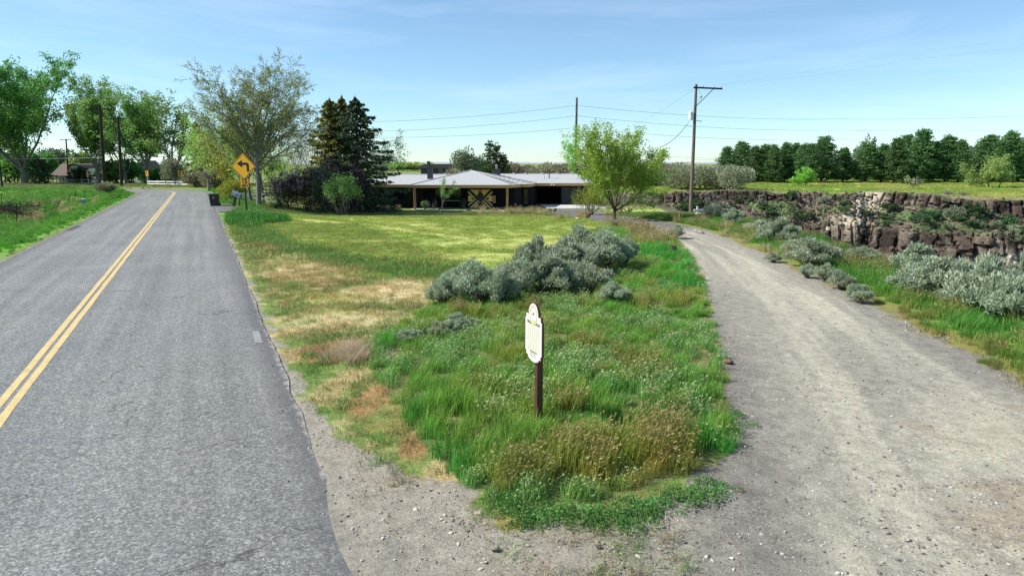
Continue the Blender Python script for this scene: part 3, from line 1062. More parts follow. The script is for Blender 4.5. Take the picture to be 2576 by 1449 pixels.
# ---------------------------------------------------------------- canyon wall
def build_cliff():
    P = np.array(FAR_RIM[::-1], float)
    seg = np.hypot(*(P[1:] - P[:-1]).T)
    S = np.concatenate([[0], np.cumsum(seg)])
    s = np.arange(14, S[-1] - 5, 0.16)
    x = np.interp(s, S, P[:, 0]); y = np.interp(s, S, P[:, 1])
    tx = np.interp(s + 3, S, P[:, 0]) - np.interp(s - 3, S, P[:, 0]); ty = np.interp(s + 3, S, P[:, 1]) - np.interp(s - 3, S, P[:, 1])
    L = np.hypot(tx, ty); nx, ny = ty / L, -tx / L          # towards the canyon
    v = np.concatenate([np.linspace(-2.0, 0.0, 6, endpoint=False), np.linspace(0, 0.25, 3, endpoint=False), np.linspace(0.25, 0.9, 16, endpoint=False), np.linspace(0.9, 6.2, 26, endpoint=False),
                        np.linspace(6.2, 7.6, 20, endpoint=False), np.linspace(7.6, 22, 24)])
    SS, VV = np.meshgrid(s, v, indexing='ij')
    bulge = 3.2 * (fbm(SS * 0.06, SS * 0 + 2.0, 7, 3) - 0.5) + 1.3 * (fbm(SS * 0.25, SS * 0 + 5.0, 8, 3) - 0.5)
    bulge = np.maximum(bulge + 1.4, 0.15)
    z = cliff_profile(VV)
    kk = np.clip(0.25 + 1.5 * (fbm(SS * 0.11, SS * 0 + 4.0, 27, 3) - 0.15), 0.25, 1.15)
    z = z + (1 - kk) * 2.1 * smooth(0.25, 0.9, VV) * (1 - smooth(5.0, 9.0, VV))
    # second ledge comes and goes, right half is more broken
    arclen = np.linspace(0, 1, len(s))
    inset = VV.copy()
    low = 1.6 * (fbm(SS * 0.12, VV * 0 + 9, 9, 3) - 0.5)
    inset = inset + np.where(VV > 0.2, bulge * smooth(0, 6, VV) + bulge * 0.35, bulge * 0.35 * smooth(-2, 0.2, VV))
    z = z + np.where(VV > 1.0, 1.3 * (fbm(SS * 0.16, VV * 0.2, 10, 3) - 0.5) * smooth(1, 3, VV), 0)
    # basalt columns: blocky steps on the steep bands
    steep = np.clip(np.exp(-((VV - 0.6) / 0.5) ** 2) + np.exp(-((VV - 7.0) / 0.9) ** 2), 0, 1)
    cw = SS * 0.85 + 0.5 * (fbm(SS * .3, z * .4, 15, 2) - .5) * 2
    ci = np.floor(cw); cf = cw - ci
    zi = np.floor(z * 0.75 + _hash(ci, ci * 0 + 3, 5) * 3)
    blk = _hash(ci, zi, 6)
    groove = np.minimum(cf, 1 - cf)
    disp = (blk - 0.5) * 0.75 - (0.35 + 0.7 * _hash(ci, ci * 0 + 9, 4)) * (1 - smooth(0, 0.16, groove)) + 0.25 * (fbm(SS * 2.2, z * 2.2, 16, 3) - .5)
    inset = inset + steep * disp * 0.8
    tal = (1 - steep) * smooth(0.8, 1.6, VV)
    z = z + tal * (0.55 * (fbm(SS * 1.1, VV * 1.1, 17, 4) - .5) + 0.25 * (fbm(SS * 3.1, VV * 3.1, 18, 2) - .5)) * 1.6
    z = z - 0.02 - np.where(VV < -1.5, 0.25, 0.0)
    X = x[:, None] + nx[:, None] * inset; Y = y[:, None] + ny[:, None] * inset
    z = z - rim_dip(X, Y) * smooth(-4.5, -0.8, VV) * smooth(1.6, 0.4, VV)
    # colour by what lies there: bare basalt, lichen, soil, grass on the slopes, pale dirt chute
    n = fbm(SS * 0.5, VV * 0.5, 19); n2 = fbm(SS * 1.7, VV * 1.7 + z, 20)
    one = np.ones(SS.shape)
    bas = lerp(one[..., None] * V3(0.040, 0.031, 0.025), V3(0.125, 0.097, 0.075), smooth(0.3, 0.7, blk * 0.6 + n2 * 0.4))
    bas = lerp(bas, V3(0.21, 0.18, 0.145), 0.7 * smooth(0.56, 0.68, n2))
    soil = lerp(one[..., None] * V3(0.12, 0.10, 0.072), V3(0.20, 0.17, 0.12), smooth(0.4, 0.6, n2))
    soil = lerp(soil, V3(0.085, 0.14, 0.048), smooth(0.42, 0.54, n) * 0.9)
    c = lerp(soil, bas, np.clip(steep * 1.5, 0, 1))
    c = lerp(c, V3(0.24, 0.21, 0.12), smooth(0.1, -0.4, VV))
    px_at = X / Y
    ch = np.exp(-((px_at - (0.528 - 0.005 * VV)) / (0.014 + 0.002 * VV)) ** 2) * smooth(7.5, 5.0, VV) * smooth(-0.5, 0.1, VV)
    c = lerp(c, V3(0.45, 0.39, 0.29), np.clip(ch * 1.5 * smooth(0.3, 0.5, n2 + 0.15), 0, 1))
    pale = smooth(0.70, 0.76, px_at) * smooth(6.5, 7.2, VV) * smooth(10, 8, VV)
    c = lerp(c, V3(0.44, 0.40, 0.32), pale * 0.9)
    c = lerp(c, V3(0.40, 0.36, 0.29), 0.7 * smooth(0.5, 0.6, fbm(SS * .4, SS * 0, 23)) * smooth(7.2, 7.6, VV) * smooth(9, 8, VV))
    m = len(v); nn = len(s)
    i = np.arange(nn - 1)[:, None] * m + np.arange(m - 1)[None, :]
    Q = np.stack([i, i + 1, i + m + 1, i + m], 2).reshape(-1, 4)[:, ::-1]
    V = np.stack([X.ravel(), Y.ravel(), z.ravel()], 1)
    col = np.concatenate([c.reshape(-1, 3), np.ones((V.shape[0], 1))], 1)
    me = np_mesh("cliff", V, Q, attrs=dict(ccol=col))
    o = tag(link("cliff", me, MT['cliff']), 'dark basalt canyon wall with ledges and talus', kind='structure')
    return o, X, Y, z, VV, steep, px_at


cliff, CXm, CYm, CZm, CVV, CST, CPX = build_cliff()

# far hills on the horizon; blue distance haze is mixed into their base colour
def build_hills():
    a = np.radians(np.linspace(-50, 50, 260))
    D = 7000
    hz = 10 + 30 * fbm(a * 6 + 3, a * 0, 44, 5) * (0.4 + 0.6 * np.exp(-((a + 0.12) / 0.25) ** 2))
    lo = np.stack([D * np.sin(a), D * np.cos(a), a * 0 - 40], 1)
    hi = np.stack([(D + 600) * np.sin(a), (D + 600) * np.cos(a), hz], 1)
    bk = np.stack([(D + 1500) * np.sin(a), (D + 1500) * np.cos(a), a * 0 - 40], 1)
    V = np.stack([lo, hi, bk], 1).reshape(-1, 3)
    i = np.arange(len(a) - 1)[:, None] * 3 + np.arange(2)[None, :]
    Q = np.stack([i, i + 3, i + 4, i + 1], 2).reshape(-1, 4)
    tag(link("hills", np_mesh("hills", V, Q, smooth_shade=True), mat_plain('haze_tinted_hills', (0.30, 0.33, 0.37), 1.0, 0, 0.1, 0.002)), 'low hills along the horizon, tinted blue for haze', kind='structure')


build_hills()

# ---------------------------------------------------------------- plants
def norm(v):
    return v / max(np.linalg.norm(v), 1e-9)


def skeleton(rng, trunk_len, trunk_r, levels, d0=(0, 0, 1), p0=(0, 0, 0)):
    segs = []
    from collections import deque
    stack = deque([(V3(*p0), norm(V3(*d0)), trunk_len, trunk_r, 0)])
    while stack:
        p, d, L, r, lv = stack.popleft()
        q = levels[lv]; n = q['n']
        pts = [p]; dirs = [d]; rads = [r]
        for i in range(n):
            d = norm(d + rng.normal(0, q.get('jit', 0.1), 3) + V3(0, 0, q.get('up', 0)))
            p2 = p + d * L / n
            ra = r * (1 - q.get('tap', 0.5) * i / n); rb = r * (1 - q.get('tap', 0.5) * (i + 1) / n)
            segs.append((p, p2, ra, rb, lv))
            p = p2; pts.append(p); dirs.append(d); rads.append(rb)
        if lv + 1 < len(levels):
            c = levels[lv + 1]
            cnt = max(1, int(round(c['cnt'] * rng.uniform(0.8, 1.2))))
            for k in range(cnt):
                f = min(1.0, c.get('start', 0.3) + (1 - c.get('start', 0.3)) * (k + rng.random() * 0.8 + 0.2) / cnt)
                j = min(n - 1, int(f * n)); ff = f * n - j
                pos = pts[j] + (pts[j + 1] - pts[j]) * ff
                dd = dirs[j + 1]
                ang = math.radians(rng.normal(c['ang'], c.get('asd', 8)) * (1 - c.get('afall', 0.0) * f))
                az = 2.4 * k + rng.uniform(0, 1.2)
                u = norm(np.cross(dd, V3(0.31, 0.9, 0.17))); w = np.cross(dd, u)
                cd = dd * math.cos(ang) + (u * math.cos(az) + w * math.sin(az)) * math.sin(ang)
                cl = L * c['len'] * (1 - c.get('fall', 0.3) * f) * rng.uniform(0.75, 1.2)
                stack.append((pos, norm(cd), cl, rads[j + 1] * c.get('rr', 0.6), lv + 1))
    return segs


def seg_arrays(segs):
    P0 = np.array([s[0] for s in segs]); P1 = np.array([s[1] for s in segs])
    R0 = np.array([s[2] for s in segs]); R1 = np.array([s[3] for s in segs]); LV = np.array([s[4] for s in segs])
    return P0, P1, R0, R1, LV


def wood_mesh(name, segs, rmin=0.006):
    P0, P1, R0, R1, LV = seg_arrays(segs)
    R0 = np.maximum(R0, rmin); R1 = np.maximum(R1, rmin)
    big = R0 > 0.06
    out = []
    for m, sd in ((big, 7), (~big, 3)):
        if m.any():
            V, Q = seg_tubes(P0[m], P1[m] + (P1[m] - P0[m]) * 0.04, R0[m], R1[m], sd)
            out.append((V, Q, np.zeros(len(V))))
    V, Q, A = merge(out)
    return np_mesh(name, V, Q, smooth_shade=True)


def clump_leaves(rng, segs, lvmin, nclump, per, crad, size, aspect=0.55, up=0.0, droop=None, tipbias=1.0, flat_up=0.2):
    P0, P1, R0, R1, LV = seg_arrays(segs)
    m = LV >= lvmin
    P0, P1 = P0[m], P1[m]
    w = np.linalg.norm(P1 - P0, axis=1); w = w / w.sum()
    idx = rng.choice(len(P0), nclump, p=w)
    f = rng.random((nclump, 1))
    C = P0[idx] + (P1[idx] - P0[idx]) * f
    D = P1[idx] - P0[idx]; D /= np.linalg.norm(D, axis=1, keepdims=True)
    base = rng.random(nclump)
    n = nclump * per
    off = rng.normal(size=(n, 3)); off = off / np.linalg.norm(off, axis=1, keepdims=True) * (1.7 * rng.random((n, 1)) ** 0.45) * crad * rng.uniform(0.5, 1.3, nclump).repeat(per)[:, None]
    off[:, 2] *= 0.8
    CC = C.repeat(per, 0) + off
    dirs = D.repeat(per, 0)
    if droop is not None:
        dirs = dirs * 0.5 + V3(0, 0, -droop)
    V, Q = leaf_quads(CC, rng, size, aspect, dirs=dirs, jit=0.9, flat_up=flat_up)
    a = np.clip(0.55 * base.repeat(per) + 0.45 * rng.random(n), 0, 1)
    return V, Q, a.repeat(4)


def leaf_mesh(name, parts):
    V, Q, A = merge(parts)
    return np_mesh(name, V, Q, attrs=dict(rnd=A))


def place_tree(name, xyz, trunk_me, crown_mes, bark, leaf, label, cat='tree', group=None, rz=0.0, scale=1.0):
    t = empty(name, xyz, rz, label, cat, group, scale)
    if trunk_me is not None:
        link('trunk', trunk_me, bark, t)
    for nm, me, mt in crown_mes:
        link(nm, me, mt, t)
    return t


def broad_tree(seed, height, trunk_frac, limbs, limb_ang, lv2=9,  spread=1.0, r=0.4, leaf=(2, 300, 40, 0.8, 0.3), lv3=(6, 0.5, 40), lv4=None, up=0.06, lean=(0, 0, 1), limb_asd=9, afall=0.0, lstart=0.55, xy=1.0, aspect=0.6, limb_len=None, rmin=0.006):
    rng = np.random.default_rng(seed)
    tl = height * trunk_frac
    ll = (height - tl) / tl * 0.86 if limb_len is None else limb_len
    lv = [dict(n=3, jit=0.05, tap=0.25),
          dict(cnt=limbs, ang=limb_ang, asd=limb_asd, len=ll, start=lstart, afall=afall, n=7, jit=0.10, tap=0.78, rr=0.5, up=up, fall=0.0),
          dict(cnt=lv2, ang=38, asd=10, len=0.42, start=0.22, n=4, jit=0.14, tap=0.75, rr=0.5, up=up * 1.2, fall=0.35),
          dict(cnt=lv3[0], ang=lv3[2], asd=12, len=lv3[1], start=0.2, n=3, jit=0.18, tap=0.7, rr=0.5, up=up, fall=0.3)]
    if lv4:
        lv.append(dict(cnt=lv4[0], ang=lv4[2], asd=12, len=lv4[1], start=0.15, n=2, jit=0.2, tap=0.6, rr=0.55, up=up))
    segs = skeleton(rng, tl, r, lv, lean)
    zmax = max(s[1][2] for s in segs)
    f_ = height / zmax
    K_ = V3(f_ * xy, f_ * xy, f_)
    segs = [(s[0] * K_, s[1] * K_, s[2] * f_, s[3] * f_, s[4]) for s in segs]
    r = r * f_
    # root flare
    segs.append((V3(0, 0, -0.4), V3(0, 0, 0.5), r * 1.45, r * 1.02, 0))
    tm = wood_mesh('trunk', segs, rmin)
    cm = leaf_mesh('crown', [clump_leaves(rng, segs, leaf[0], leaf[1], leaf[2], leaf[3], leaf[4], aspect)])
    return tm, cm


def spruce_tree(seed, height, width, nbough=95, droop=0.35, needle=0.22, per=46):
    rng = np.random.default_rng(seed)
    segs = [(V3(0, 0, -0.3), V3(0, 0, height * 0.5), height * 0.022, height * 0.014, 0), (V3(0, 0, height * 0.5), V3(0, 0, height), height * 0.014, 0.01, 0)]
    parts = []
    for k in range(nbough):
        f = (k + rng.random()) / nbough
        f = f ** 0.85
        z = height * (0.04 + 0.95 * f)
        L = width * 0.5 * (1 - f) ** 0.68 * rng.uniform(0.6, 1.2) + 0.12
        az = 2.39996 * k + rng.uniform(-.3, .3)
        o = V3(math.cos(az), math.sin(az), 0)
        n = 5
        p = V3(0, 0, z)
        sp = []
        for i in range(n):
            t = (i + 1) / n
            dz = -droop * L * (t - 0.55 * t * t * t) * (1 - 0.6 * f) + 0.10 * L * f
            p2 = V3(0, 0, z) + o * L * t + V3(0, 0, dz)
            segs.append((p, p2, 0.035 * (1 - t) + 0.012, 0.035 * (1 - t) + 0.008, 1))
            sp.append((p, p2)); p = p2
        m = int(per * (0.35 + L / (width * 0.5)))
        t = rng.random(m) ** 0.7
        i = np.minimum((t * n).astype(int), n - 1)
        A = np.array([s[0] for s in sp])[i]; B = np.array([s[1] for s in sp])[i]
        C = A + (B - A) * (t * n - i)[:, None]
        side = np.cross(o, V3(0, 0, 1))
        wdt = 0.20 * L * (1 - 0.55 * t) + 0.05
        sgn = rng.uniform(-1, 1, m)
        C = C + side * (sgn * wdt)[:, None] + V3(0, 0, 1) * (rng.normal(0, 0.05, m) - 0.16 * rng.random(m) - 0.10 * np.abs(sgn))[:, None]
        dirs = o * 0.8 + side[None, :] * (sgn * 0.9)[:, None] + V3(0, 0, -0.55)
        V, Q = leaf_quads(C, rng, needle * 1.7, 0.42, dirs=dirs, jit=0.35, flat_up=0.3)
        parts.append((V, Q, np.clip(0.35 * rng.random() + 0.65 * rng.random(m), 0, 1).repeat(4)))
    return wood_mesh('trunk', segs), leaf_mesh('crown', parts)


def pine_tree(seed, height, width, base=0.10, nb=120, per=26, clump=0.55, needle=0.34, shape=0.6):
    """dense rounded pine: whorled limbs with upturned tufts"""
    rng = np.random.default_rng(seed)
    segs = [(V3(0, 0, -0.3), V3(0, 0, height * 0.55), height * 0.02, height * 0.013, 0), (V3(0, 0, height * 0.55), V3(0, 0, height * 0.97), height * 0.013, 0.02, 0)]
    parts = []
    cen = []
    for k in range(nb):
        f = (k + rng.random()) / nb
        z = height * (base + (0.98 - base) * f)
        prof = (1 - f ** 1.7) ** shape * (0.72 + 0.28 * smooth(0, 0.2, f)) * 0.5 * width
        L = prof * rng.uniform(0.65, 1.14) + 0.15
        az = 2.39996 * k + rng.uniform(-.4, .4)
        o = V3(math.cos(az), math.sin(az), 0)
        tip = V3(0, 0, z) + o * L + V3(0, 0, 0.18 * L)
        segs.append((V3(0, 0, z - 0.1 * L), tip, 0.05, 0.015, 1))
        for t in ((1.0, 0.78, 0.5) if L > 1 else (1.0, 0.6)):
            cen.append(V3(0, 0, z) + o * L * t + V3(0, 0, 0.15 * L * t) + rng.normal(0, 0.18, 3))
    cen = np.array(cen)
    n = len(cen)
    u = rng.normal(size=(n * per, 3)); u /= np.linalg.norm(u, axis=1, keepdims=True)
    u[:, 2] = np.abs(u[:, 2]) * 0.8 - 0.15
    rr = clump * rng.uniform(0.35, 1.0, (n * per, 1)) * rng.uniform(0.7, 1.25, n).repeat(per)[:, None]
    C = cen.repeat(per, 0) + u * rr
    V, Q = leaf_quads(C, rng, needle, 0.32, dirs=u + V3(0, 0, 0.35), jit=0.45)
    A = np.clip(0.45 * rng.random(n).repeat(per) + 0.55 * rng.random(n * per), 0, 1).repeat(4)
    return wood_mesh('trunk', segs), leaf_mesh('crown', [(V, Q, A)])


def bush(seed, w, h, d=None, lobes=14, leaves=3000, size=0.14, aspect=0.5, stems=14, shell=0.35, upright=0.35, base=0.1, jit=0.8, lob=(0.22, 0.40), twig=0.012):
    rng = np.random.default_rng(seed)
    d = d or w
    # lobes heaped over a dome
    L = []
    for k in range(lobes):
        az = rng.uniform(0, 2 * np.pi); rr = math.sqrt(rng.random()) * 0.78
        r = rng.uniform(*lob)
        top = math.sqrt(max(0.05, 1 - rr * rr))
        z = base + (1 - base - r * 0.8) * top * rng.uniform(0.45, 1.0)
        L.append((rr * math.cos(az) * (1 - r * .6), rr * math.sin(az) * (1 - r * .6), z, r))
    L = np.array(L)
    pick = rng.choice(lobes, leaves, p=L[:, 3] ** 2 / (L[:, 3] ** 2).sum())
    u = rng.normal(size=(leaves, 3)); u /= np.linalg.norm(u, axis=1, keepdims=True)
    rad = L[pick, 3][:, None] * (1 - shell * rng.random((leaves, 1)) ** 1.5) * rng.uniform(0.9, 1.12, (leaves, 1))
    S = V3(w / 2, d / 2, h)
    q = L[pick, :3] + u * rad * V3(1.0, 1.0, 0.75)
    keep = q[:, 2] > 0.01
    q = q[keep]; u = u[keep]; pick = pick[keep]
    C = q * S
    dirs = u * V3(1, 1, 0.7) + V3(0, 0, upright)
    V, Q = leaf_quads(C, rng, size, aspect, dirs=dirs, jit=jit * 0.5)
    lb = rng.random(lobes)
    A = np.clip(0.4 * lb[pick] + 0.6 * rng.random(len(q)), 0, 1).repeat(4)
    segs = []
    for k in range(stems):
        c = L[k % lobes, :3] * S
        p0 = V3(rng.normal(0, 0.06) * w, rng.normal(0, 0.06) * d, -0.05)
        mid = (p0 + c) / 2 + rng.normal(0, 0.06, 3) * h
        r = twig * 2.2
        segs += [(p0, mid, r, r * 0.7, 0), (mid, c, r * 0.7, r * 0.3, 1)]
        for j in range(3):
            e = c + rng.normal(0, 1, 3) * L[k % lobes, 3] * S * 0.7
            segs.append((mid + (c - mid) * rng.random(), e, twig * 0.7, twig * 0.3, 2))
    return wood_mesh('stems', segs, 0.003), (V, Q, A), L, S


def sage_mesh(seed, w, h, tufts=1500, per=6):
    """sagebrush: grey crooked stems under many small upright leaf tufts"""
    rng = np.random.default_rng(seed)
    nl = 34
    L = []
    for k in range(nl):
        az = rng.uniform(0, 2 * np.pi); rr = math.sqrt(rng.random()) * 0.85
        r = rng.uniform(0.13, 0.24)
        top = math.sqrt(max(0.03, 1 - rr ** 2.2))
        z = 0.10 + 0.82 * top * rng.uniform(0.3, 1.0)
        L.append((rr * math.cos(az), rr * math.sin(az), z, r))
    L = np.array(L); S = V3(w / 2, w / 2, h)
    pick = rng.choice(nl, tufts)
    u = rng.normal(size=(tufts, 3)); u[:, 2] = np.abs(u[:, 2]) * 0.9 - 0.25
    u /= np.linalg.norm(u, axis=1, keepdims=True)
    q = L[pick, :3] + u * L[pick, 3][:, None] * V3(1, 1, 0.8) * rng.uniform(0.75, 1.1, (tufts, 1))
    q[:, 2] = np.maximum(q[:, 2], 0.04)
    C = q * S
    sp = 0.035 * (w / 1.4) ** 0.5
    CC = C.repeat(per, 0) + rng.normal(0, sp, (tufts * per, 3))
    dirs = (u * 0.8 + V3(0, 0, 0.75)).repeat(per, 0)
    V, Q = leaf_quads(CC, rng, 0.085 * (w / 1.4) ** 0.35, 0.30, dirs=dirs, jit=0.42)
    A = np.clip(0.30 * rng.random(nl)[pick].repeat(per) + 0.3 * rng.random(tufts).repeat(per) + 0.4 * rng.random(tufts * per), 0, 1).repeat(4)
    segs = []
    for k in range(nl):
        c = L[k, :3] * S
        p0 = V3(rng.normal(0, 0.05) * w, rng.normal(0, 0.05) * w, -0.05)
        m1 = p0 + (c - p0) * 0.4 + rng.normal(0, 0.05, 3) * h; m2 = p0 + (c - p0) * 0.75 + rng.normal(0, 0.04, 3) * h
        segs += [(p0, m1, 0.022, 0.016, 0), (m1, m2, 0.016, 0.010, 0), (m2, c, 0.010, 0.005, 0)]
    for k in range(150):
        c = L[k % nl, :3] * S
        segs.append((c * 0.7, c * rng.uniform(0.95, 1.12) + rng.normal(0, 0.15, 3) * S * V3(1, 1, .7) + V3(0, 0, 0.07), 0.006, 0.003, 1))
    return wood_mesh('stems', segs, 0.003), np_mesh('foliage', V, Q, attrs=dict(rnd=A))


# ---- instanced ground cover
def blades(rng, n, radius, h, w, lean=0.25, wind=(0.12, -0.05), hj=0.35, heads=0.0, head_len=0.07, head_w=0.02, squarish=False):
    r = radius * np.sqrt(rng.random(n)); a = rng.uniform(0, 2 * np.pi, n)
    B = np.stack([r * np.cos(a), r * np.sin(a), np.full(n, -0.02)], 1)
    hh = h * rng.uniform(1 - hj, 1 + hj, n)
    az = rng.uniform(0, 2 * np.pi, n)
    ld = np.stack([np.cos(az), np.sin(az), az * 0], 1) * (lean * rng.uniform(0.2, 1.3, n))[:, None] + V3(wind[0], wind[1], 0)
    fz = rng.uniform(0, np.pi, n)
    sd = np.stack([np.cos(fz), np.sin(fz), fz * 0], 1) * w * 0.5
    M = B + V3(0, 0, 0.55) * hh[:, None] + ld * (hh * 0.38)[:, None]
    T = B + V3(0, 0, 0.93) * hh[:, None] + ld * (hh * 1.05)[:, None]
    V = np.stack([B - sd, B + sd, M + sd * 0.75, M - sd * 0.75, T], 1).reshape(-1, 3)
    k = np.arange(n)[:, None] * 5
    Q = k + np.array([[0, 1, 2, 3]])
    Tt = k + np.array([[3, 2, 4]])
    R = rng.random(n).repeat(5)
    Hd = np.zeros(n * 5)
    nh = int(n * heads)
    if nh:
        d = T[:nh] - M[:nh]; d /= np.linalg.norm(d, axis=1, keepdims=True)
        d = d + V3(wind[0] * 2.5, wind[1] * 2.5, -0.25); d /= np.linalg.norm(d, axis=1, keepdims=True)
        C = T[:nh] + d * head_len * 0.35
        HV, HQ = leaf_quads(C, rng, head_len, head_w / head_len, dirs=d, jit=0.15)
        HV2, HQ2 = leaf_quads(C + rng.normal(0, 0.006, C.shape), rng, head_len, head_w / head_len, dirs=d, jit=0.3)
        b = len(V)
        V = np.concatenate([V, HV, HV2]); Q = np.concatenate([Q, HQ + b, HQ2 + b + len(HV)])
        R = np.concatenate([R, rng.random(nh * 2).repeat(4)]); Hd = np.concatenate([Hd, np.ones(nh * 8)])
    return V, Q, Tt, R, Hd


def clump_obj(name, mat, rng, *a, **k):
    V, Q, T, R, Hd = blades(rng, *a, **k)
    me = np_mesh(name, V, Q, T, attrs=dict(rnd=R, head=Hd))
    me.materials.append(mat)
    return bpy.data.objects.new(name, me)


def weed_obj(name, mat, rng, n, radius, h, size, stemn=10):
    az = rng.uniform(0, 2 * np.pi, n); r = radius * np.sqrt(rng.random(n))
    C = np.stack([r * np.cos(az), r * np.sin(az), h * rng.random(n) ** 0.8 * (1.1 - (r / radius) ** 2 * 0.6)], 1)
    V, Q = leaf_quads(C, rng, size, 0.42, dirs=np.stack([np.cos(az), np.sin(az), az * 0 + 0.5], 1), jit=0.7, flat_up=0.2)
    me = np_mesh(name, V, Q, attrs=dict(rnd=rng.random(n).repeat(4), head=np.zeros(n * 4)))
    me.materials.append(mat)
    return bpy.data.objects.new(name, me)


def scatter(name, pts, scl, rng, cols, sources, label, tilt=0.06, idx=None, rz=None):
    """one object that grows instanced tufts on its points"""
    n = len(pts)
    if n == 0: return None
    coll = bpy.data.collections.new(name + "_tufts")
    for s in sources: coll.objects.link(s)
    me = bpy.data.meshes.new(name)
    me.vertices.add(n)
    me.vertices.foreach_set('co', np.asarray(pts, np.float32).ravel())
    rot = np.stack([rng.normal(0, tilt, n), rng.normal(0, tilt, n), rng.uniform(0, 2 * np.pi, n) if rz is None else rz + rng.normal(0, 0.5, n)], 1)
    me.attributes.new('rot', 'FLOAT_VECTOR', 'POINT').data.foreach_set('vector', rot.astype(np.float32).ravel())
    sc = np.asarray(scl, np.float32)
    if sc.ndim == 1: sc = np.stack([sc, sc, sc], 1)
    me.attributes.new('scl', 'FLOAT_VECTOR', 'POINT').data.foreach_set('vector', sc.astype(np.float32).ravel())
    ii = rng.integers(0, len(sources), n) if idx is None else idx
    me.attributes.new('pick', 'INT', 'POINT').data.foreach_set('value', ii.astype(np.int32))
    cc = np.concatenate([np.asarray(cols), np.ones((n, 1))], 1)
    me.attributes.new('gcol', 'FLOAT_COLOR', 'POINT').data.foreach_set('color', cc.astype(np.float32).ravel())
    o = link(name, me)
    g = bpy.data.node_groups.new(name, 'GeometryNodeTree')
    g.interface.new_socket('Geometry', in_out='INPUT', socket_type='NodeSocketGeometry')
    g.interface.new_socket('Geometry', in_out='OUTPUT', socket_type='NodeSocketGeometry')
    N = g.nodes
    gi = N.new('NodeGroupInput'); go = N.new('NodeGroupOutput')
    ip = N.new('GeometryNodeInstanceOnPoints')
    ci = N.new('GeometryNodeCollectionInfo')
    ci.inputs['Collection'].default_value = coll
    ci.inputs['Separate Children'].default_value = True
    ci.inputs['Reset Children'].default_value = True

    def na(nm, typ):
        q = N.new('GeometryNodeInputNamedAttribute'); q.data_type = typ
        q.inputs['Name'].default_value = nm
        return q.outputs['Attribute']
    er = N.new('FunctionNodeEulerToRotation')
    g.links.new(na('rot', 'FLOAT_VECTOR'), er.inputs[0])
    g.links.new(gi.outputs[0], ip.inputs['Points'])
    g.links.new(ci.outputs[0], ip.inputs['Instance'])
    ip.inputs['Pick Instance'].default_value = True
    g.links.new(na('pick', 'INT'), ip.inputs['Instance Index'])
    g.links.new(er.outputs[0], ip.inputs['Rotation'])
    g.links.new(na('scl', 'FLOAT_VECTOR'), ip.inputs['Scale'])
    g.links.new(ip.outputs[0], go.inputs[0])
    m = o.modifiers.new('tufts', 'NODES'); m.node_group = g
    return tag(o, label, kind='stuff')


def sample_area(rng, x0, x1, y0, y1, dens):
    n = int((x1 - x0) * (y1 - y0) * dens)
    return rng.uniform(x0, x1, n), rng.uniform(y0, y1, n)

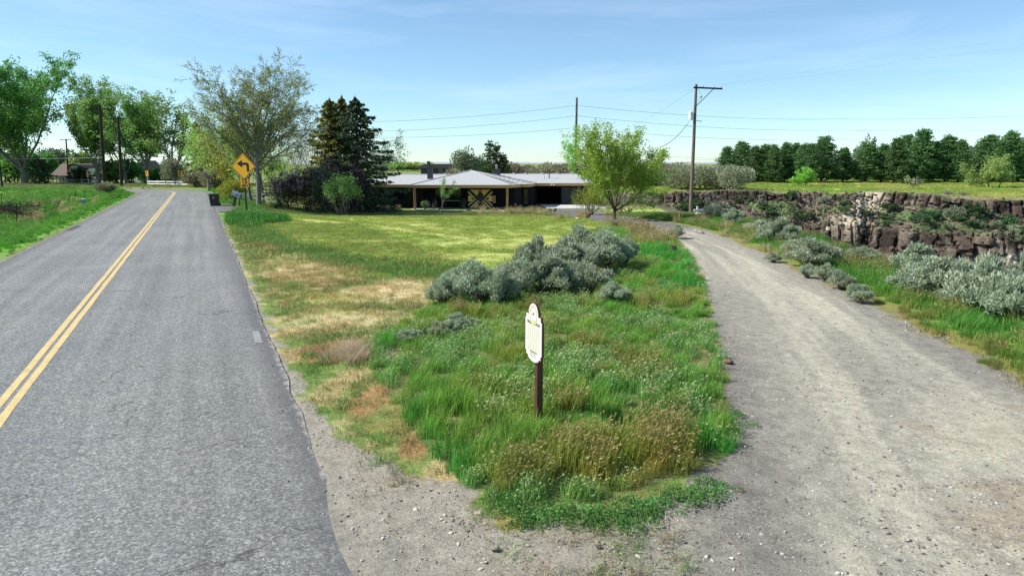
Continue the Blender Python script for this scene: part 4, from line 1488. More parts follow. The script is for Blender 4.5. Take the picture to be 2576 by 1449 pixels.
# ---------------------------------------------------------------- grass, weeds and stones (uncountable ground cover)
def ground_cover():
    rng = np.random.default_rng(21)
    G, GS, GF = MT['grass'], MT['grass_seed'], MT['grass_forb']
    # --- tall grass on the island
    tall = [clump_obj("t0_lush", G, rng, 90, 0.17, 0.36, 0.009, 0.35), clump_obj("t1_lush", G, rng, 90, 0.17, 0.30, 0.009, 0.45),
            clump_obj("t2_seed", GS, rng, 80, 0.17, 0.36, 0.008, 0.30, (0.12, -0.04), heads=0.45, head_len=0.055, head_w=0.013),
            clump_obj("t3_seed", GS, rng, 80, 0.17, 0.30, 0.008, 0.30, (0.14, -0.05), heads=0.4, head_len=0.05, head_w=0.013),
            clump_obj("t4_forb", GF, rng, 80, 0.18, 0.26, 0.008, 0.35, heads=0.30, head_len=0.042, head_w=0.017),
            clump_obj("t5_forb", GF, rng, 80, 0.18, 0.22, 0.008, 0.35, heads=0.22, head_len=0.038, head_w=0.016),
            clump_obj("t6_mix", G, rng, 100, 0.18, 0.20, 0.008, 0.4), clump_obj("t7_mix", G, rng, 100, 0.18, 0.24, 0.007, 0.3)]
    x, y = sample_area(rng, -4, 11, 4.8, 40, 40)
    m = in_poly(x, y, ISLAND); x, y = x[m], y[m]
    keep = rng.random(len(x)) < np.interp(y, [5, 8, 12, 20, 40], [1, 0.75, 0.55, 0.4, 0.3]); x, y = x[keep], y[keep]
    n = len(x)
    nA = fbm(x * 0.9, y * 0.9, 301, 3); nB = fbm(x * 1.6, y * 1.6, 302, 3)
    lush = np.clip(spot(x, y, 1215, 1160, 0.65, 0.5, 1) * 1.6 + spot(x, y, 1110, 1080, 0.5, 0.7, 2) * 1.3 + spot(x, y, 960, 890, 0.35, 0.6, 3) + spot(x, y, 1780, 1150, 0.3, 0.5, 4) * .7 + spot(x, y, 1690, 700, .8, 2.0, 5) + spot(x, y, 1650, 640, .8, 3.0, 9), 0, 1)
    seed_ = np.clip(spot(x, y, 1560, 1180, 0.9, 0.5, 6) * 0.8 + spot(x, y, 1420, 1230, 0.5, 0.3, 7) * 0.7 + spot(x, y, 1700, 1130, 0.6, 0.5, 8), 0, 1)
    kind = np.full(n, 6) + rng.integers(0, 2, n)
    forb = (nA > 0.50) & (rng.random(n) < 0.75)
    kind = np.where(forb, 4 + rng.integers(0, 2, n), kind)
    kind = np.where((nB > 0.66) & ~forb, 2 + rng.integers(0, 2, n), kind)
    kind = np.where(rng.random(n) < seed_, 2 + rng.integers(0, 2, n), kind)
    kind = np.where(rng.random(n) < lush, rng.integers(0, 2, n), kind)
    base = np.array([[0.065, 0.30, 0.04], [0.075, 0.31, 0.045], [0.20, 0.25, 0.055], [0.22, 0.255, 0.06], [0.135, 0.29, 0.08], [0.145, 0.30, 0.085], [0.11, 0.285, 0.045], [0.15, 0.295, 0.05]])
    c = base[kind]
    c = lerp(c, V3(0.36, 0.19, 0.055), 0.7 * np.clip(spot(x, y, 1560, 1225, 0.75, 0.22, 15) + spot(x, y, 1640, 1200, 0.5, 0.22, 16), 0, 1))
    c = lerp(c, V3(0.25, 0.30, 0.05), 0.5 * smooth(0.52, 0.68, fbm(x * .7, y * .7, 303, 3)))
    c = c * rng.uniform(0.75, 1.25, (n, 1)) * 1.15
    s = rng.uniform(0.65, 1.15, n) * np.where(y > 11, 0.88, 0.97)
    dist_in = poly_dist(x, y, ISLAND + ISLAND[:1])[0]
    s = s * (0.75 + 0.25 * smooth(0, 0.4, dist_in))
    scatter("tall_grass", np.stack([x, y, H(x, y)], 1), s, rng, c, tall, 'tall seeding grass on the island between road and drive', idx=kind, rz=0.0)

    # --- lawn
    lawn = [clump_obj("l0_short", G, rng, 90, 0.34, 0.065, 0.011, 0.6, (0, 0)), clump_obj("l1_short", G, rng, 90, 0.34, 0.085, 0.011, 0.6, (0, 0)), clump_obj("l2_short", G, rng, 70, 0.30, 0.11, 0.012, 0.5, (0.05, 0))]
    x, y = sample_area(rng, -26, 9, 10, 60, 7)
    Z = zones(x, y)
    m = (Z['rs'] > 0) & (Z['rd'] > HW + 0.5) & ~Z['isl'] & ~Z['gravel'] & (Z['dd'] > 2.2)
    x, y = x[m], y[m]
    c, Z = gcolor(x, y)
    bare = smooth(0.30, 0.40, c[:, 0])
    k = rng.random(len(x)) > bare * 0.7
    x, y, c = x[k], y[k], c[k]
    c = c * rng.uniform(0.85, 1.3, (len(x), 1)) * 1.10
    sw = in_poly(x, y, SWALE)
    s = rng.uniform(0.7, 1.3, len(x)) * np.where(sw, 1.7, 1.0)
    scatter("lawn_grass", np.stack([x, y, H(x, y)], 1), s, rng, c, lawn, 'short mown lawn grass in front of the house')

    # --- dry verge tufts along the shoulder
    dryc = [clump_obj("d0_dry", G, rng, 50, 0.22, 0.07, 0.007, 1.2, (0, 0)), clump_obj("d1_dry", G, rng, 40, 0.16, 0.11, 0.007, 0.8, (0, 0)), clump_obj("d2_thatch", G, rng, 60, 0.22, 0.05, 0.006, 2.6, (0.3, 0))]
    x, y = sample_area(rng, -18, 1.5, 4.6, 40, 26)
    Z = zones(x, y)
    e = Z['rd'] - HW
    m = (Z['rs'] > 0) & (e > 0.25) & (e < 7) & ~Z['isl'] & (fbm(x * 1.3, y * 1.3, 310, 3) + 0.14 * smooth(0.6, 2.0, e) > np.where(Z['gravel'], 0.62, 0.30))
    x, y = x[m], y[m]
    c, _ = gcolor(x, y)
    g2 = rng.random(len(x)) < 0.42
    c = np.where(g2[:, None], lerp(c, V3(0.12, 0.29, 0.05), np.full(len(x), 0.75)), lerp(c, V3(0.40, 0.28, 0.14), np.full(len(x), 0.45)))
    c *= rng.uniform(0.8, 1.25, (len(x), 1))
    scatter("dry_grass", np.stack([x, y, H(x, y)], 1), rng.uniform(0.6, 1.4, len(x)), rng, c, dryc, 'sparse dry grass tufts on the gravel shoulder')

    # --- lush verge on the left of the road and around the yellow sign
    verge = [clump_obj("v0_lush", G, rng, 90, 0.24, 0.30, 0.014, 0.4), clump_obj("v1_lush", G, rng, 90, 0.24, 0.24, 0.014, 0.5), clump_obj("v2_seed", GF, rng, 70, 0.24, 0.30, 0.010, 0.3, heads=0.12, head_len=0.06, head_w=0.015)]
    x, y = sample_area(rng, -62, -8, 12, 90, 5.5)
    Z = zones(x, y)
    e = Z['rd'] - HW
    m = (Z['rs'] < 0) & (e > 0.25 + 0.3 * (Z['n2'] - .5)) & (e < 9)
    x1, y1 = x[m], y[m]
    xr, yr = sample_area(rng, -40, -12, 33, 88, 9)
    Zr = zones(xr, yr)
    er = Zr['rd'] - HW
    mr = (Zr['rs'] > 0) & (er > 0.4) & (er < np.interp(yr, [33, 38, 44, 50, 90], [0.8, 1.6, 3.0, 3.4, 4.5]) + 1.5 * (Zr['n1'] - .5)) & ~in_poly(xr, yr, flat([(536, 514), (575, 512), (608, 520), (585, 533), (552, 536)]))
    x = np.concatenate([x1, xr[mr]]); y = np.concatenate([y1, yr[mr]])
    c, Z = gcolor(x, y)
    c = lerp(c, V3(0.085, 0.29, 0.03), np.full(len(x), 0.5)) * rng.uniform(0.75, 1.25, (len(x), 1))
    e = Z['rd'] - HW
    s = rng.uniform(0.6, 1.2, len(x)) * (0.35 + 0.65 * smooth(0.2, 1.4, e))
    scatter("verge_grass", np.stack([x, y, H(x, y)], 1), s, rng, c, verge, 'bright green roadside grass')
    # mound of tall grass round the yellow sign
    px = at(625, 560)
    x = rng.normal(px[0] - 0.3, 0.75, 520); y = rng.normal(px[1] + 0.4, 1.3, 520)
    Z = zones(x, y); m = (Z['rd'] > HW + 0.6); x, y = x[m], y[m]
    c = np.array([[0.065, 0.22, 0.03]]) * rng.uniform(0.7, 1.4, (len(x), 1))
    scatter("sign_grass", np.stack([x, y, H(x, y)], 1), rng.uniform(1.2, 2.0, len(x)), rng, c, verge[:2], 'tall dark green grass around the foot of the yellow turn sign')

    # --- fields: left and across the canyon
    field = [clump_obj("f0_field", G, rng, 120, 0.6, 0.22, 0.03, 0.5), clump_obj("f1_field", G, rng, 120, 0.6, 0.16, 0.03, 0.5)]
    x, y = sample_area(rng, -130, -24, 26, 150, 1.0)
    Z = zones(x, y); m = (Z['rs'] < 0) & (Z['rd'] > HW + 8) & (np.abs(x / y) < 0.95); m |= (y > 100) & (Z['rd'] > 6) & (np.abs(x / y) < 0.95)
    x1, y1 = x[m], y[m]
    x, y = sample_area(rng, 12, 130, 76, 165, 0.9)
    Z = zones(x, y); m = ~Z['ins'] & (Z['df'] > 1.0) & (x / y < 0.9) & (x > 14)
    x = np.concatenate([x1, x[m]]); y = np.concatenate([y1, y[m]])
    c, _ = gcolor(x, y)
    c = c * rng.uniform(0.85, 1.25, (len(x), 1)) * 1.05
    scatter("field_grass", np.stack([x, y, H(x, y)], 1), rng.uniform(0.7, 1.4, len(x)), rng, c, field, 'pasture grass of the left field and the far bank')

    # --- bank on the right of the drive
    bank = [clump_obj("b0_lush", G, rng, 90, 0.2, 0.30, 0.010, 0.4, (0.1, 0)), clump_obj("b1_mix", G, rng, 90, 0.2, 0.22, 0.009, 0.4), clump_obj("b2_seed", GS, rng, 80, 0.2, 0.28, 0.007, 0.3, heads=0.4, head_len=0.07, head_w=0.016)]
    x, y = sample_area(rng, 6, 16, 7, 56, 15)
    Z = zones(x, y)
    m = Z['bank'] & ~Z['ins'] & (Z['dd'] > 2.2)
    m |= Z['ins'] & (Z['dn'] < 3) & (rng.random(len(x)) < 0.5)
    x, y = x[m], y[m]
    c, Z = gcolor(x, y)
    n1 = fbm(x * .8, y * .8, 330, 3)
    c = lerp(c, V3(0.085, 0.27, 0.045), 0.75 * smooth(0.45, 0.6, n1))
    c = c * rng.uniform(0.75, 1.25, (len(x), 1))
    k = np.where(n1 > 0.5, rng.integers(0, 2, len(x)), rng.integers(1, 3, len(x)))
    e = Z['dd'] - np.interp(y, [0, 11, 28, 60], [2.4, 2.35, 1.5, 2.3])
    s = rng.uniform(0.7, 1.25, len(x)) * (0.45 + 0.55 * smooth(0.1, 1.0, e))
    scatter("bank_grass", np.stack([x, y, H(x, y)], 1), s, rng, c, bank, 'green grass on the bank between drive and canyon', idx=k)

    # --- pale bunch grass: beside the drive, before the house, dead tuft near the shoulder
    bunch = [clump_obj("p0_bunch", GS, rng, 110, 0.22, 0.55, 0.010, 0.45, (0.25, -0.05), heads=0.3, head_len=0.12, head_w=0.03), clump_obj("p1_bunch", G, rng, 110, 0.25, 0.42, 0.012, 0.7, (0.2, 0))]
    spots = []
    for (p, q, n_, sx, sy) in [(1625, 592, 26, 0.5, 1.6), (1590, 566, 26, 0.9, 1.6), (1660, 615, 12, 0.5, 1.0), (1510, 548, 16, 1.0, 1.2), (1430, 540, 30, 1.9, 1.2), (1340, 537, 34, 2.0, 1.0), (1260, 538, 18, 1.5, 0.8), (990, 528, 8, 0.5, 0.4), (1475, 552, 10, .8, .8), (1880, 600, 12, 1.0, 1.0), (1810, 575, 12, 1.0, 1.5), (1930, 640, 10, .6, 1.0), (150, 535, 14, 1.5, 1.5), (180, 515, 10, 1.5, 1.5), (60, 560, 10, 1.0, 1.0), (305, 478, 14, 1, 2)]:
        c0 = at(p, q)
        for _ in range(n_):
            spots.append((c0[0] + rng.normal(0, sx), c0[1] + rng.normal(0, sy)))
    P = np.array(spots); x, y = P[:, 0], P[:, 1]
    Z = zones(x, y); m = ~Z['drive'] & (Z['rd'] > HW + .5); x, y = x[m], y[m]
    c = lerp(np.tile(V3(0.46, 0.40, 0.21), (len(x), 1)), V3(0.24, 0.26, 0.09), rng.random(len(x)) ** 2)
    scatter("bunch_grass", np.stack([x, y, H(x, y)], 1), rng.uniform(0.6, 1.2, len(x)), rng, c, bunch, 'pale dry bunch grass in clumps')
    c0 = at(890, 893)
    x = c0[0] + rng.normal(0, 0.22, 40); y = c0[1] + rng.normal(0, 0.28, 40)
    dead = [clump_obj("q0_dead", G, rng, 60, 0.12, 0.26, 0.005, 1.2, (-0.5, -0.2))]
    scatter("dead_grass", np.stack([x, y, H(x, y)], 1), rng.uniform(0.6, 1.2, 40), rng, np.tile(V3(0.50, 0.42, 0.31), (40, 1)) * rng.uniform(.7, 1.2, (40, 1)), dead, 'flattened bleached grass tuft beside the island')

    # --- low broad-leaved weeds at the tip of the island
    W = [weed_obj("w0_weed", MT['leaf_weed'], rng, 130, 0.13, 0.10, 0.032), weed_obj("w1_weed", MT['leaf_weed'], rng, 110, 0.11, 0.07, 0.028)]
    pts = []
    for (p, q, n_, sx, sy) in [(1500, 1305, 20, 0.2, 0.09), (1420, 1296, 9, 0.2, 0.06), (1580, 1287, 14, 0.22, 0.09), (1680, 1266, 14, 0.25, 0.09), (1300, 1283, 12, 0.2, 0.05), (1745, 1250, 12, .15, .08), (1330, 1318, 8, 0.08, 0.05), (1250, 1262, 8, .1, .05), (1835, 1040, 8, .08, .25), (1560, 1320, 4, .1, .05), (1810, 1220, 5, .12, .06), (800, 905, 6, .12, .2), (870, 1000, 4, .1, .2), (760, 760, 6, .2, .6)]:
        c0 = at(p, q)
        for _ in range(n_): pts.append((c0[0] + rng.normal(0, sx), c0[1] + rng.normal(0, sy)))
    P = np.array(pts)
    scatter("weeds", np.stack([P[:, 0], P[:, 1], H(P[:, 0], P[:, 1])], 1), rng.uniform(0.5, 1.15, len(P)), rng, np.ones((len(P), 3)) * 0.1, W, 'low bluish green weeds at the gravel edge of the island')

    # --- loose stones on the gravel
    st = []
    for k in range(5):
        mb = rock_mesh("s%d_pebble" % k, 400 + k, 0.5, 1)
        mb.materials.append(MT['pebble'])
        st.append(bpy.data.objects.new("s%d_pebble" % k, mb))
    x, y = sample_area(rng, -6, 11, 3.2, 24, 190)
    Z = zones(x, y)
    pr = np.where(fbm(x * 1.1, y * 1.1, 340, 3) > 0.47, 1.0, 0.32) * np.interp(y, [3, 9, 16, 24], [1, 0.75, 0.3, 0.12])
    pr = pr * np.where((Z['dd'] < 1.8) & (y > 7), 0.4, 1)
    pr = np.maximum(pr, 1.0 * spot(x, y, 2180, 985, 1.2, 0.35, 30))
    m = Z['gravel'] & (Z['rd'] > HW + 0.02) & (rng.random(len(x)) < pr)
    e_ = HW - Z['rd']
    m |= (e_ > 0) & (e_ < 0.9) & (y < 16) & (Z['rs'] > 0) & (rng.random(len(x)) < 0.45 * np.exp(-e_ / 0.12)); x, y = x[m], y[m]
    s = 0.012 + 0.028 * rng.random(len(x)) ** 5 + 0.010 * rng.random(len(x))
    sc = np.stack([s * rng.uniform(.8, 1.5, len(x)), s * rng.uniform(.8, 1.3, len(x)), s * rng.uniform(.5, .9, len(x))], 1)
    scatter("gravel", np.stack([x, y, np.where(e_[m] > 0.05, 0.0, H(x, y)) + s * 0.1], 1), sc, rng, np.ones((len(x), 3)), st, 'loose gravel stones on the turn-out', tilt=0.3)


def rock_mesh(name, seed, r=0.5, sub=2, rough=0.28, squash=(1, 1, 0.8)):
    import bmesh
    bm = bmesh.new()
    bmesh.ops.create_icosphere(bm, subdivisions=sub, radius=r)
    rg = random.Random(seed)
    planes = [(Vector((rg.gauss(0, 1), rg.gauss(0, 1), rg.gauss(0, 1))).normalized(), r * rg.uniform(0.55, 0.85)) for _ in range(9)]
    for v in bm.verts:
        for n, d in planes:
            k = v.co.dot(n) - d
            if k > 0: v.co -= n * k
        v.co *= 1 + rg.uniform(-rough, rough) * 0.35
        v.co = Vector((v.co.x * squash[0], v.co.y * squash[1], v.co.z * squash[2]))
    me = bpy.data.meshes.new(name)
    bm.to_mesh(me); bm.free()
    return me


ground_cover()

# ---------------------------------------------------------------- the ranch house
def quad_prism(mb, pts, th):
    """slab under a planar outline given in 3-D"""
    n = len(pts)
    P = [Vector(p) for p in pts]
    nv = (P[1] - P[0]).cross(P[2] - P[0]).normalized()
    if nv.z < 0:
        P = P[::-1]; nv = -nv
    B = [p - nv * th for p in P]
    mb.add(P + B, [list(range(n)), [n + i for i in reversed(range(n))]] + [[i, n + i, n + (i + 1) % n, (i + 1) % n] for i in range(n)])
    return mb


def build_house():
    ZF = -1.04
    hx, hy = 0.0, 70.0
    house = empty("ranch_house", (hx, hy, ZF), 0, 'long low ranch house with pale grey hipped roof, dark walls and patterned barn door', 'house')

    def L(x, y, z): return (x - hx, y - hy, z - ZF)
    EZ = 1.33      # top of the eave
    # ---- roofs
    R = MB()
    def roof(pts): quad_prism(R, [L(*p) for p in pts], 0.05)
    # left wing (hip at its far end)
    l0, l1, f, b = -16.7, -4.0, 68.9, 81.0
    rz, ry = 2.22, 75.0
    rl = -12.4
    roof([(l0, f, EZ), (l1, f, EZ), (l1, ry, rz), (rl, ry, rz)])
    roof([(l0, b, EZ), (l0, f, EZ), (rl, ry, rz)])
    roof([(l1, b, EZ), (l0, b, EZ), (rl, ry, rz), (l1, ry, rz)])
    # right wing
    f2, b2, r1, r2 = 73.8, 82.4, -2.0, 10.0
    ry2 = 78.0
    rr = 7.0
    roof([(r1, f2, EZ), (r2, f2, EZ), (rr, ry2, rz + .02), (r1, ry2, rz + .02)])
    roof([(r2, f2, EZ), (r2, b2, EZ), (rr, ry2, rz + .02)])
    roof([(r2, b2, EZ), (r1, b2, EZ), (r1, ry2, rz + .02), (rr, ry2, rz + .02)])
    R.build("roof", MT['shingle'], house)
    # porch hip roof, many sided
    base = [(-9.95, 67.3), (-0.2, 67.3), (0.95, 69.6), (1.75, 69.6), (2.6, 73.9), (2.6, 80.0), (-9.95, 80.0)]
    ap = (-4.45, 73.4, 2.66)
    PR = MB()
    ez = EZ + 0.012
    for (a, c) in zip(base, base[1:] + base[:1]):
        quad_prism(PR, [L(a[0], a[1], ez), L(c[0], c[1], ez), L(*ap)], 0.05)
    pr = PR.build("roof", MT['shingle'], house)
    for (c, _) in zip(base, base):
        m = MB(); m.tube([L(c[0], c[1], ez + 0.02), L(ap[0], ap[1], ap[2] + 0.02)], 0.055, 6); m.build("ridge_cap", MT['shingle'], pr)
    for a_, b_ in (((rl, ry, rz), (l1, ry, rz)), ((rr, ry2, rz), (r1, ry2, rz)), ((rr, ry2, rz), (r2, f2, EZ)), ((rl, ry, rz), (l0, f, EZ))):
        m = MB(); m.tube([L(a_[0], a_[1], a_[2] + 0.02), L(b_[0], b_[1], b_[2] + 0.02)], 0.055, 6); m.build("ridge_cap", MT['shingle'], house)
    # stepped courses on the two right-hand faces
    for (a, c) in (((-0.2, 67.3), (0.95, 69.6)), ((1.75, 69.6), (2.6, 73.9))):
        A = Vector(L(a[0], a[1], ez)); C = Vector(L(c[0], c[1], ez)); P = Vector(L(*ap))
        nrm = (C - A).cross(P - A).normalized()
        for k in range(1, 12):
            t0 = k / 13.0
            q0 = A.lerp(P, t0); q1 = C.lerp(P, t0); d = (P - (A + C) / 2).normalized()
            m = MB()
            w = 0.16
            o0 = nrm * 0.004; o1 = nrm * 0.05
            q2, q3 = A.lerp(P, t0 + 0.03), C.lerp(P, t0 + 0.03)
            m.add([q0 + o0, q1 + o0, q3 + o0, q2 + o0, q0 + o1, q1 + o1, q3 + nrm * 0.006, q2 + nrm * 0.006], [(0, 1, 5, 4), (4, 5, 6, 7), (1, 2, 6, 5), (3, 0, 4, 7), (2, 3, 7, 6), (3, 2, 1, 0)])
            m.build("shingle_course", MT['shingle'], pr)
    # ---- fascia boards: one per run of eave
    def fascia(a, c, top=EZ - 0.008, h=0.27, th=0.045):
        A = Vector((a[0], a[1], 0)); C = Vector((c[0], c[1], 0))
        d = (C - A); ln = d.length; d.normalize(); n = Vector((d.y, -d.x, 0))
        m = MB()
        p = [A + n * 0.0, C + n * 0.0, C - n * th, A - n * th]
        m.prism([(L(q.x, q.y, 0)[0], L(q.x, q.y, 0)[1]) for q in p], top - h - ZF, top - ZF, axis='z')
        m.build("fascia_board", MT['cedar'], house)
    fx = [(-9.9, 67.33), (-5.0, 67.33), (-0.23, 67.33)]
    fascia(fx[0], (fx[1][0] - 0.004, 67.33)); fascia(fx[1], fx[2])
    fascia((-0.2, 67.4), (0.92, 69.62)); fascia((0.95, 69.64), (1.72, 69.64)); fascia((1.75, 69.7), (2.58, 73.8))
    fascia((2.62, 73.83), (6.2, 73.83)); fascia((6.204, 73.83), (9.97, 73.83)); fascia((-16.66, 68.93), (-13.0, 68.93)); fascia((-12.996, 68.93), (-9.96, 68.93))
    fascia((9.97, 73.86), (9.97, 82.3)); fascia((-16.66, 80.9), (-16.66, 68.96))
    # ---- soffits
    S = MB()
    S.prism([L(p[0], p[1], 0)[:2] for p in [(-9.85, 67.4), (-0.25, 67.4), (0.9, 69.7), (1.7, 69.7), (2.5, 73.9), (2.5, 75.9), (-9.85, 75.9)]], 1.03 - ZF, 1.07 - ZF, 'z')
    S.prism([L(p[0], p[1], 0)[:2] for p in [(2.55, 73.9), (9.9, 73.9), (9.9, 82.2), (2.55, 82.2)]], 1.03 - ZF, 1.07 - ZF, 'z')
    S.prism([L(p[0], p[1], 0)[:2] for p in [(-16.6, 69.0), (-9.9, 69.0), (-9.9, 80.8), (-16.6, 80.8)]], 1.03 - ZF, 1.07 - ZF, 'z')
    S.build("soffit", MT['siding_dark'], house)
    # ---- walls
    def wall(name, x0, x1, y, th=0.15, z0=ZF - 0.3, z1=1.03, mat='siding_dark', openings=()):
        """front wall with real openings (x0, x1, z0, z1)"""
        m = MB()
        xs = sorted({x0, x1} | {o[0] for o in openings} | {o[1] for o in openings})
        for a, c in zip(xs[:-1], xs[1:]):
            op = [o for o in openings if o[0] <= a + 1e-6 and o[1] >= c - 1e-6]
            spans = [(z0, z1)] if not op else [(z0, op[0][2]), (op[0][3], z1)]
            for (u, v) in spans:
                if v - u > 0.01:
                    m.box(L((a + c) / 2, y + th / 2, (u + v) / 2), (c - a - 0.0005, th, v - u))
        return m.build(name, MT[mat], house)
    LW = (-12.55, -11.0, -0.25, 0.85)
    wall("wall", -15.2, -9.3, 70.4, openings=(LW,))
    PW = (-8.0, -5.25, -0.35, 0.82)
    wall("wall", -9.15, 0.2, 71.2, openings=(PW,))
    m = MB(); m.box(L(-9.22, 70.9, 0), (0.13, 1.2, 2.06)); m.build("wall", MT['siding_dark'], house)
    wall("wall", 0.95, 2.3, 72.2, openings=((1.2, 1.75, -0.9, 0.8),))
    m = MB(); m.box(L(0.55, 71.7, 0), (0.13, 1.1, 2.06), (0, 0, -0.7)); m.build("wall", MT['siding_dark'], house)
    wall("wall", 2.35, 9.3, 75.2, openings=((2.7, 5.35, ZF - 0.02, 0.86),))
    m = MB(); m.box(L(-15.13, 75.5, 0), (0.13, 10, 2.06)); m.build("wall", MT['siding_dark'], house)
    m = MB(); m.box(L(9.22, 78.6, 0), (0.13, 6.5, 2.06)); m.build("wall", MT['siding_dark'], house)
    for q_, sz_ in (((-3, 80.3, 0), (24, 0.14, 2.06)), ((5.8, 81.8, 0), (7.0, 0.14, 2.06)), ((2.42, 78.3, 0), (0.12, 6, 2.06))):
        m = MB(); m.box(L(*q_), sz_); m.build("wall", MT['siding_dark'], house)
    # grey garage cladding panels right of the opening
    for k in range(4):
        m = MB(); m.box(L(5.9 + k * 0.98, 75.17, -0.08), (0.95, 0.05, 1.86)); m.build("wall_panel", MT['siding_grey'], house)
    # windows
    for (x0, x1, z0, z1), y, nm in ((LW, 70.4, 2), (PW, 71.2, 3), ((1.2, 1.75, -0.9, 0.8), 72.2, 1)):
        fr = MB()
        w = 0.06
        fr.box(L((x0 + x1) / 2, y + 0.02, z0 + w / 2), (x1 - x0 - .004, 0.1, w)); fr.box(L((x0 + x1) / 2, y + 0.02, z1 - w / 2), (x1 - x0 - .004, 0.1, w))
        for k in range(nm + 1):
            xx = x0 + w / 2 + 0.003 + (x1 - x0 - w - 0.006) * k / nm
            fr.box(L(xx, y + 0.02, (z0 + z1) / 2), (w, 0.1, z1 - z0 - 2 * w - .004))
        fo = fr.build("window", MT['siding_dark'], house)
        for k in range(nm):
            a = x0 + w + (x1 - x0 - w) * k / nm; c = x0 + (x1 - x0 - w) * (k + 1) / nm
            p = MB(); p.box(L((a + c) / 2, y + 0.05, (z0 + z1) / 2), (c - a - 0.004, 0.012, z1 - z0 - 2 * w - 0.006)); p.build("pane", MT['glass'], fo)
    # floor slab
    m = MB(); m.box(L(-3.6, 74.4, ZF - 0.13), (13.0, 12.6, 0.22)); m.build("floor_slab", MT['concrete'], house)
    # posts
    for x in (-9.62, -0.47):
        m = MB(); m.box(L(x, 67.75, (1.03 + ZF - 0.3) / 2), (0.24, 0.2, 1.03 - ZF + 0.3))
        m.build("post", MT['cedar_post'], house, bevel=0.012)
    # ---- sliding barn door made of boards laid in a star pattern
    dx0, dx1, dz0, dz1 = -4.43, -1.93, ZF + 0.02, 0.86
    W, Hh = dx1 - dx0, dz1 - dz0
    door = MB(); door.box(L((dx0 + dx1) / 2, 68.68, (dz0 + dz1) / 2), (W, 0.05, Hh))
    do = door.build("barn_door", MT['board_dark'], house)
    def board(poly, mat, lift=0.0):
        m = MB()
        m.prism([L(dx0 + p[0] * W, 0, dz0 + (1 - p[1]) * Hh)[0::2] for p in poly], 68.65 - 0.022 - lift - hy, 68.651 - hy, 'y')
        m.build("board", MT[mat], do)
    def shrink(poly, g=0.008):
        cx_ = sum(p[0] for p in poly) / len(poly); cy_ = sum(p[1] for p in poly) / len(poly)
        out = []
        for p in poly:
            dx, dy = p[0] - cx_, p[1] - cy_
            ln = math.hypot(dx, dy)
            out.append((p[0] - dx / ln * g, p[1] - dy / ln * g))
        return out
    # coordinates: 0..1 across, 0..1 down (read off the door)
    B = [([(0.10, 0.01), (0.45, 0.01), (0.49, 0.08), (0.43, 0.10), (0.45, 0.22), (0.37, 0.24), (0.37, 0.36)], 'board_amber'),
         ([(0.90, 0.01), (0.55, 0.01), (0.51, 0.08), (0.57, 0.10), (0.55, 0.22), (0.63, 0.24), (0.64, 0.36)], 'board_amber'),
         ([(0.01, 0.09), (0.30, 0.47), (0.25, 0.47), (0.01, 0.17)], 'board_pale'), ([(0.99, 0.09), (0.70, 0.45), (0.75, 0.45), (0.99, 0.17)], 'board_pale'),
         ([(0.01, 0.34), (0.13, 0.34), (0.25, 0.49), (0.01, 0.49)], 'board_amber'), ([(0.99, 0.34), (0.87, 0.34), (0.75, 0.47), (0.75, 0.49), (0.99, 0.49)], 'board_amber'),
         ([(0.01, 0.497), (0.26, 0.497), (0.14, 0.63), (0.01, 0.63)], 'board_gold'), ([(0.99, 0.497), (0.74, 0.497), (0.86, 0.63), (0.99, 0.63)], 'board_gold'),
         ([(0.32, 0.49), (0.36, 0.49), (0.01, 0.87), (0.01, 0.80)], 'board_pale'), ([(0.68, 0.49), (0.64, 0.49), (0.99, 0.90), (0.99, 0.82)], 'board_pale'),
         ([(0.42, 0.56), (0.44, 0.60), (0.37, 0.72), (0.15, 0.98), (0.06, 0.98)], 'board_pale'), ([(0.51, 0.49), (0.55, 0.49), (0.94, 0.98), (0.85, 0.98)], 'board_pale'),
         ([(0.36, 0.75), (0.42, 0.72), (0.43, 0.90), (0.35, 0.98), (0.17, 0.98)], 'board_gold'), ([(0.64, 0.75), (0.58, 0.72), (0.57, 0.90), (0.64, 0.98), (0.82, 0.98)], 'board_gold'),
         ([(0.485, 0.63), (0.515, 0.63), (0.40, 0.77), (0.37, 0.77)], 'board_pale'), ([(0.52, 0.66), (0.55, 0.66), (0.63, 0.77), (0.60, 0.79)], 'board_pale'),
         ([(0.50, 0.82), (0.54, 0.88), (0.63, 0.98), (0.37, 0.98), (0.46, 0.88)], 'board_amber'),
         ([(0.47, 0.07), (0.50, 0.04), (0.53, 0.07), (0.50, 0.14)], 'board_pale')]
    for poly, mat in B: board(shrink(poly, 0.006), mat)
    for cx_ in (0.185, 0.805):
        board([(cx_ - 0.045, 0.48), (cx_, 0.41), (cx_ + 0.045, 0.48), (cx_, 0.55)], 'board_dark', 0.012)
    for poly in ([(0.43, 0.10), (0.50, 0.19), (0.57, 0.10), (0.57, 0.17), (0.50, 0.27), (0.43, 0.17)], [(0.43, 0.90), (0.50, 0.75), (0.57, 0.90), (0.55, 0.90), (0.50, 0.82), (0.45, 0.90)]):
        board(poly, 'board_dark', 0.010)
    # centre star
    for k in range(8):
        a = math.pi / 4 * k
        c0 = (0.5, 0.44)
        r1_, r2_ = 0.16, 0.09
        e = 1.3
        board([c0, (c0[0] + r2_ * math.cos(a - 0.4), c0[1] + r2_ * e * math.sin(a - 0.4)), (c0[0] + r1_ * math.cos(a), c0[1] + r1_ * e * math.sin(a)), (c0[0] + r2_ * math.cos(a + 0.4), c0[1] + r2_ * e * math.sin(a + 0.4))], 'board_dark' if k % 2 else 'siding_grey', 0.016 + 0.001 * (k % 3))
    m = MB(); m.box(L((dx0 + dx1) / 2 + 0.2, 68.63, dz1 + 0.08), (W * 1.15, 0.05, 0.06)); m.build("door_track", MT['rust'], house)
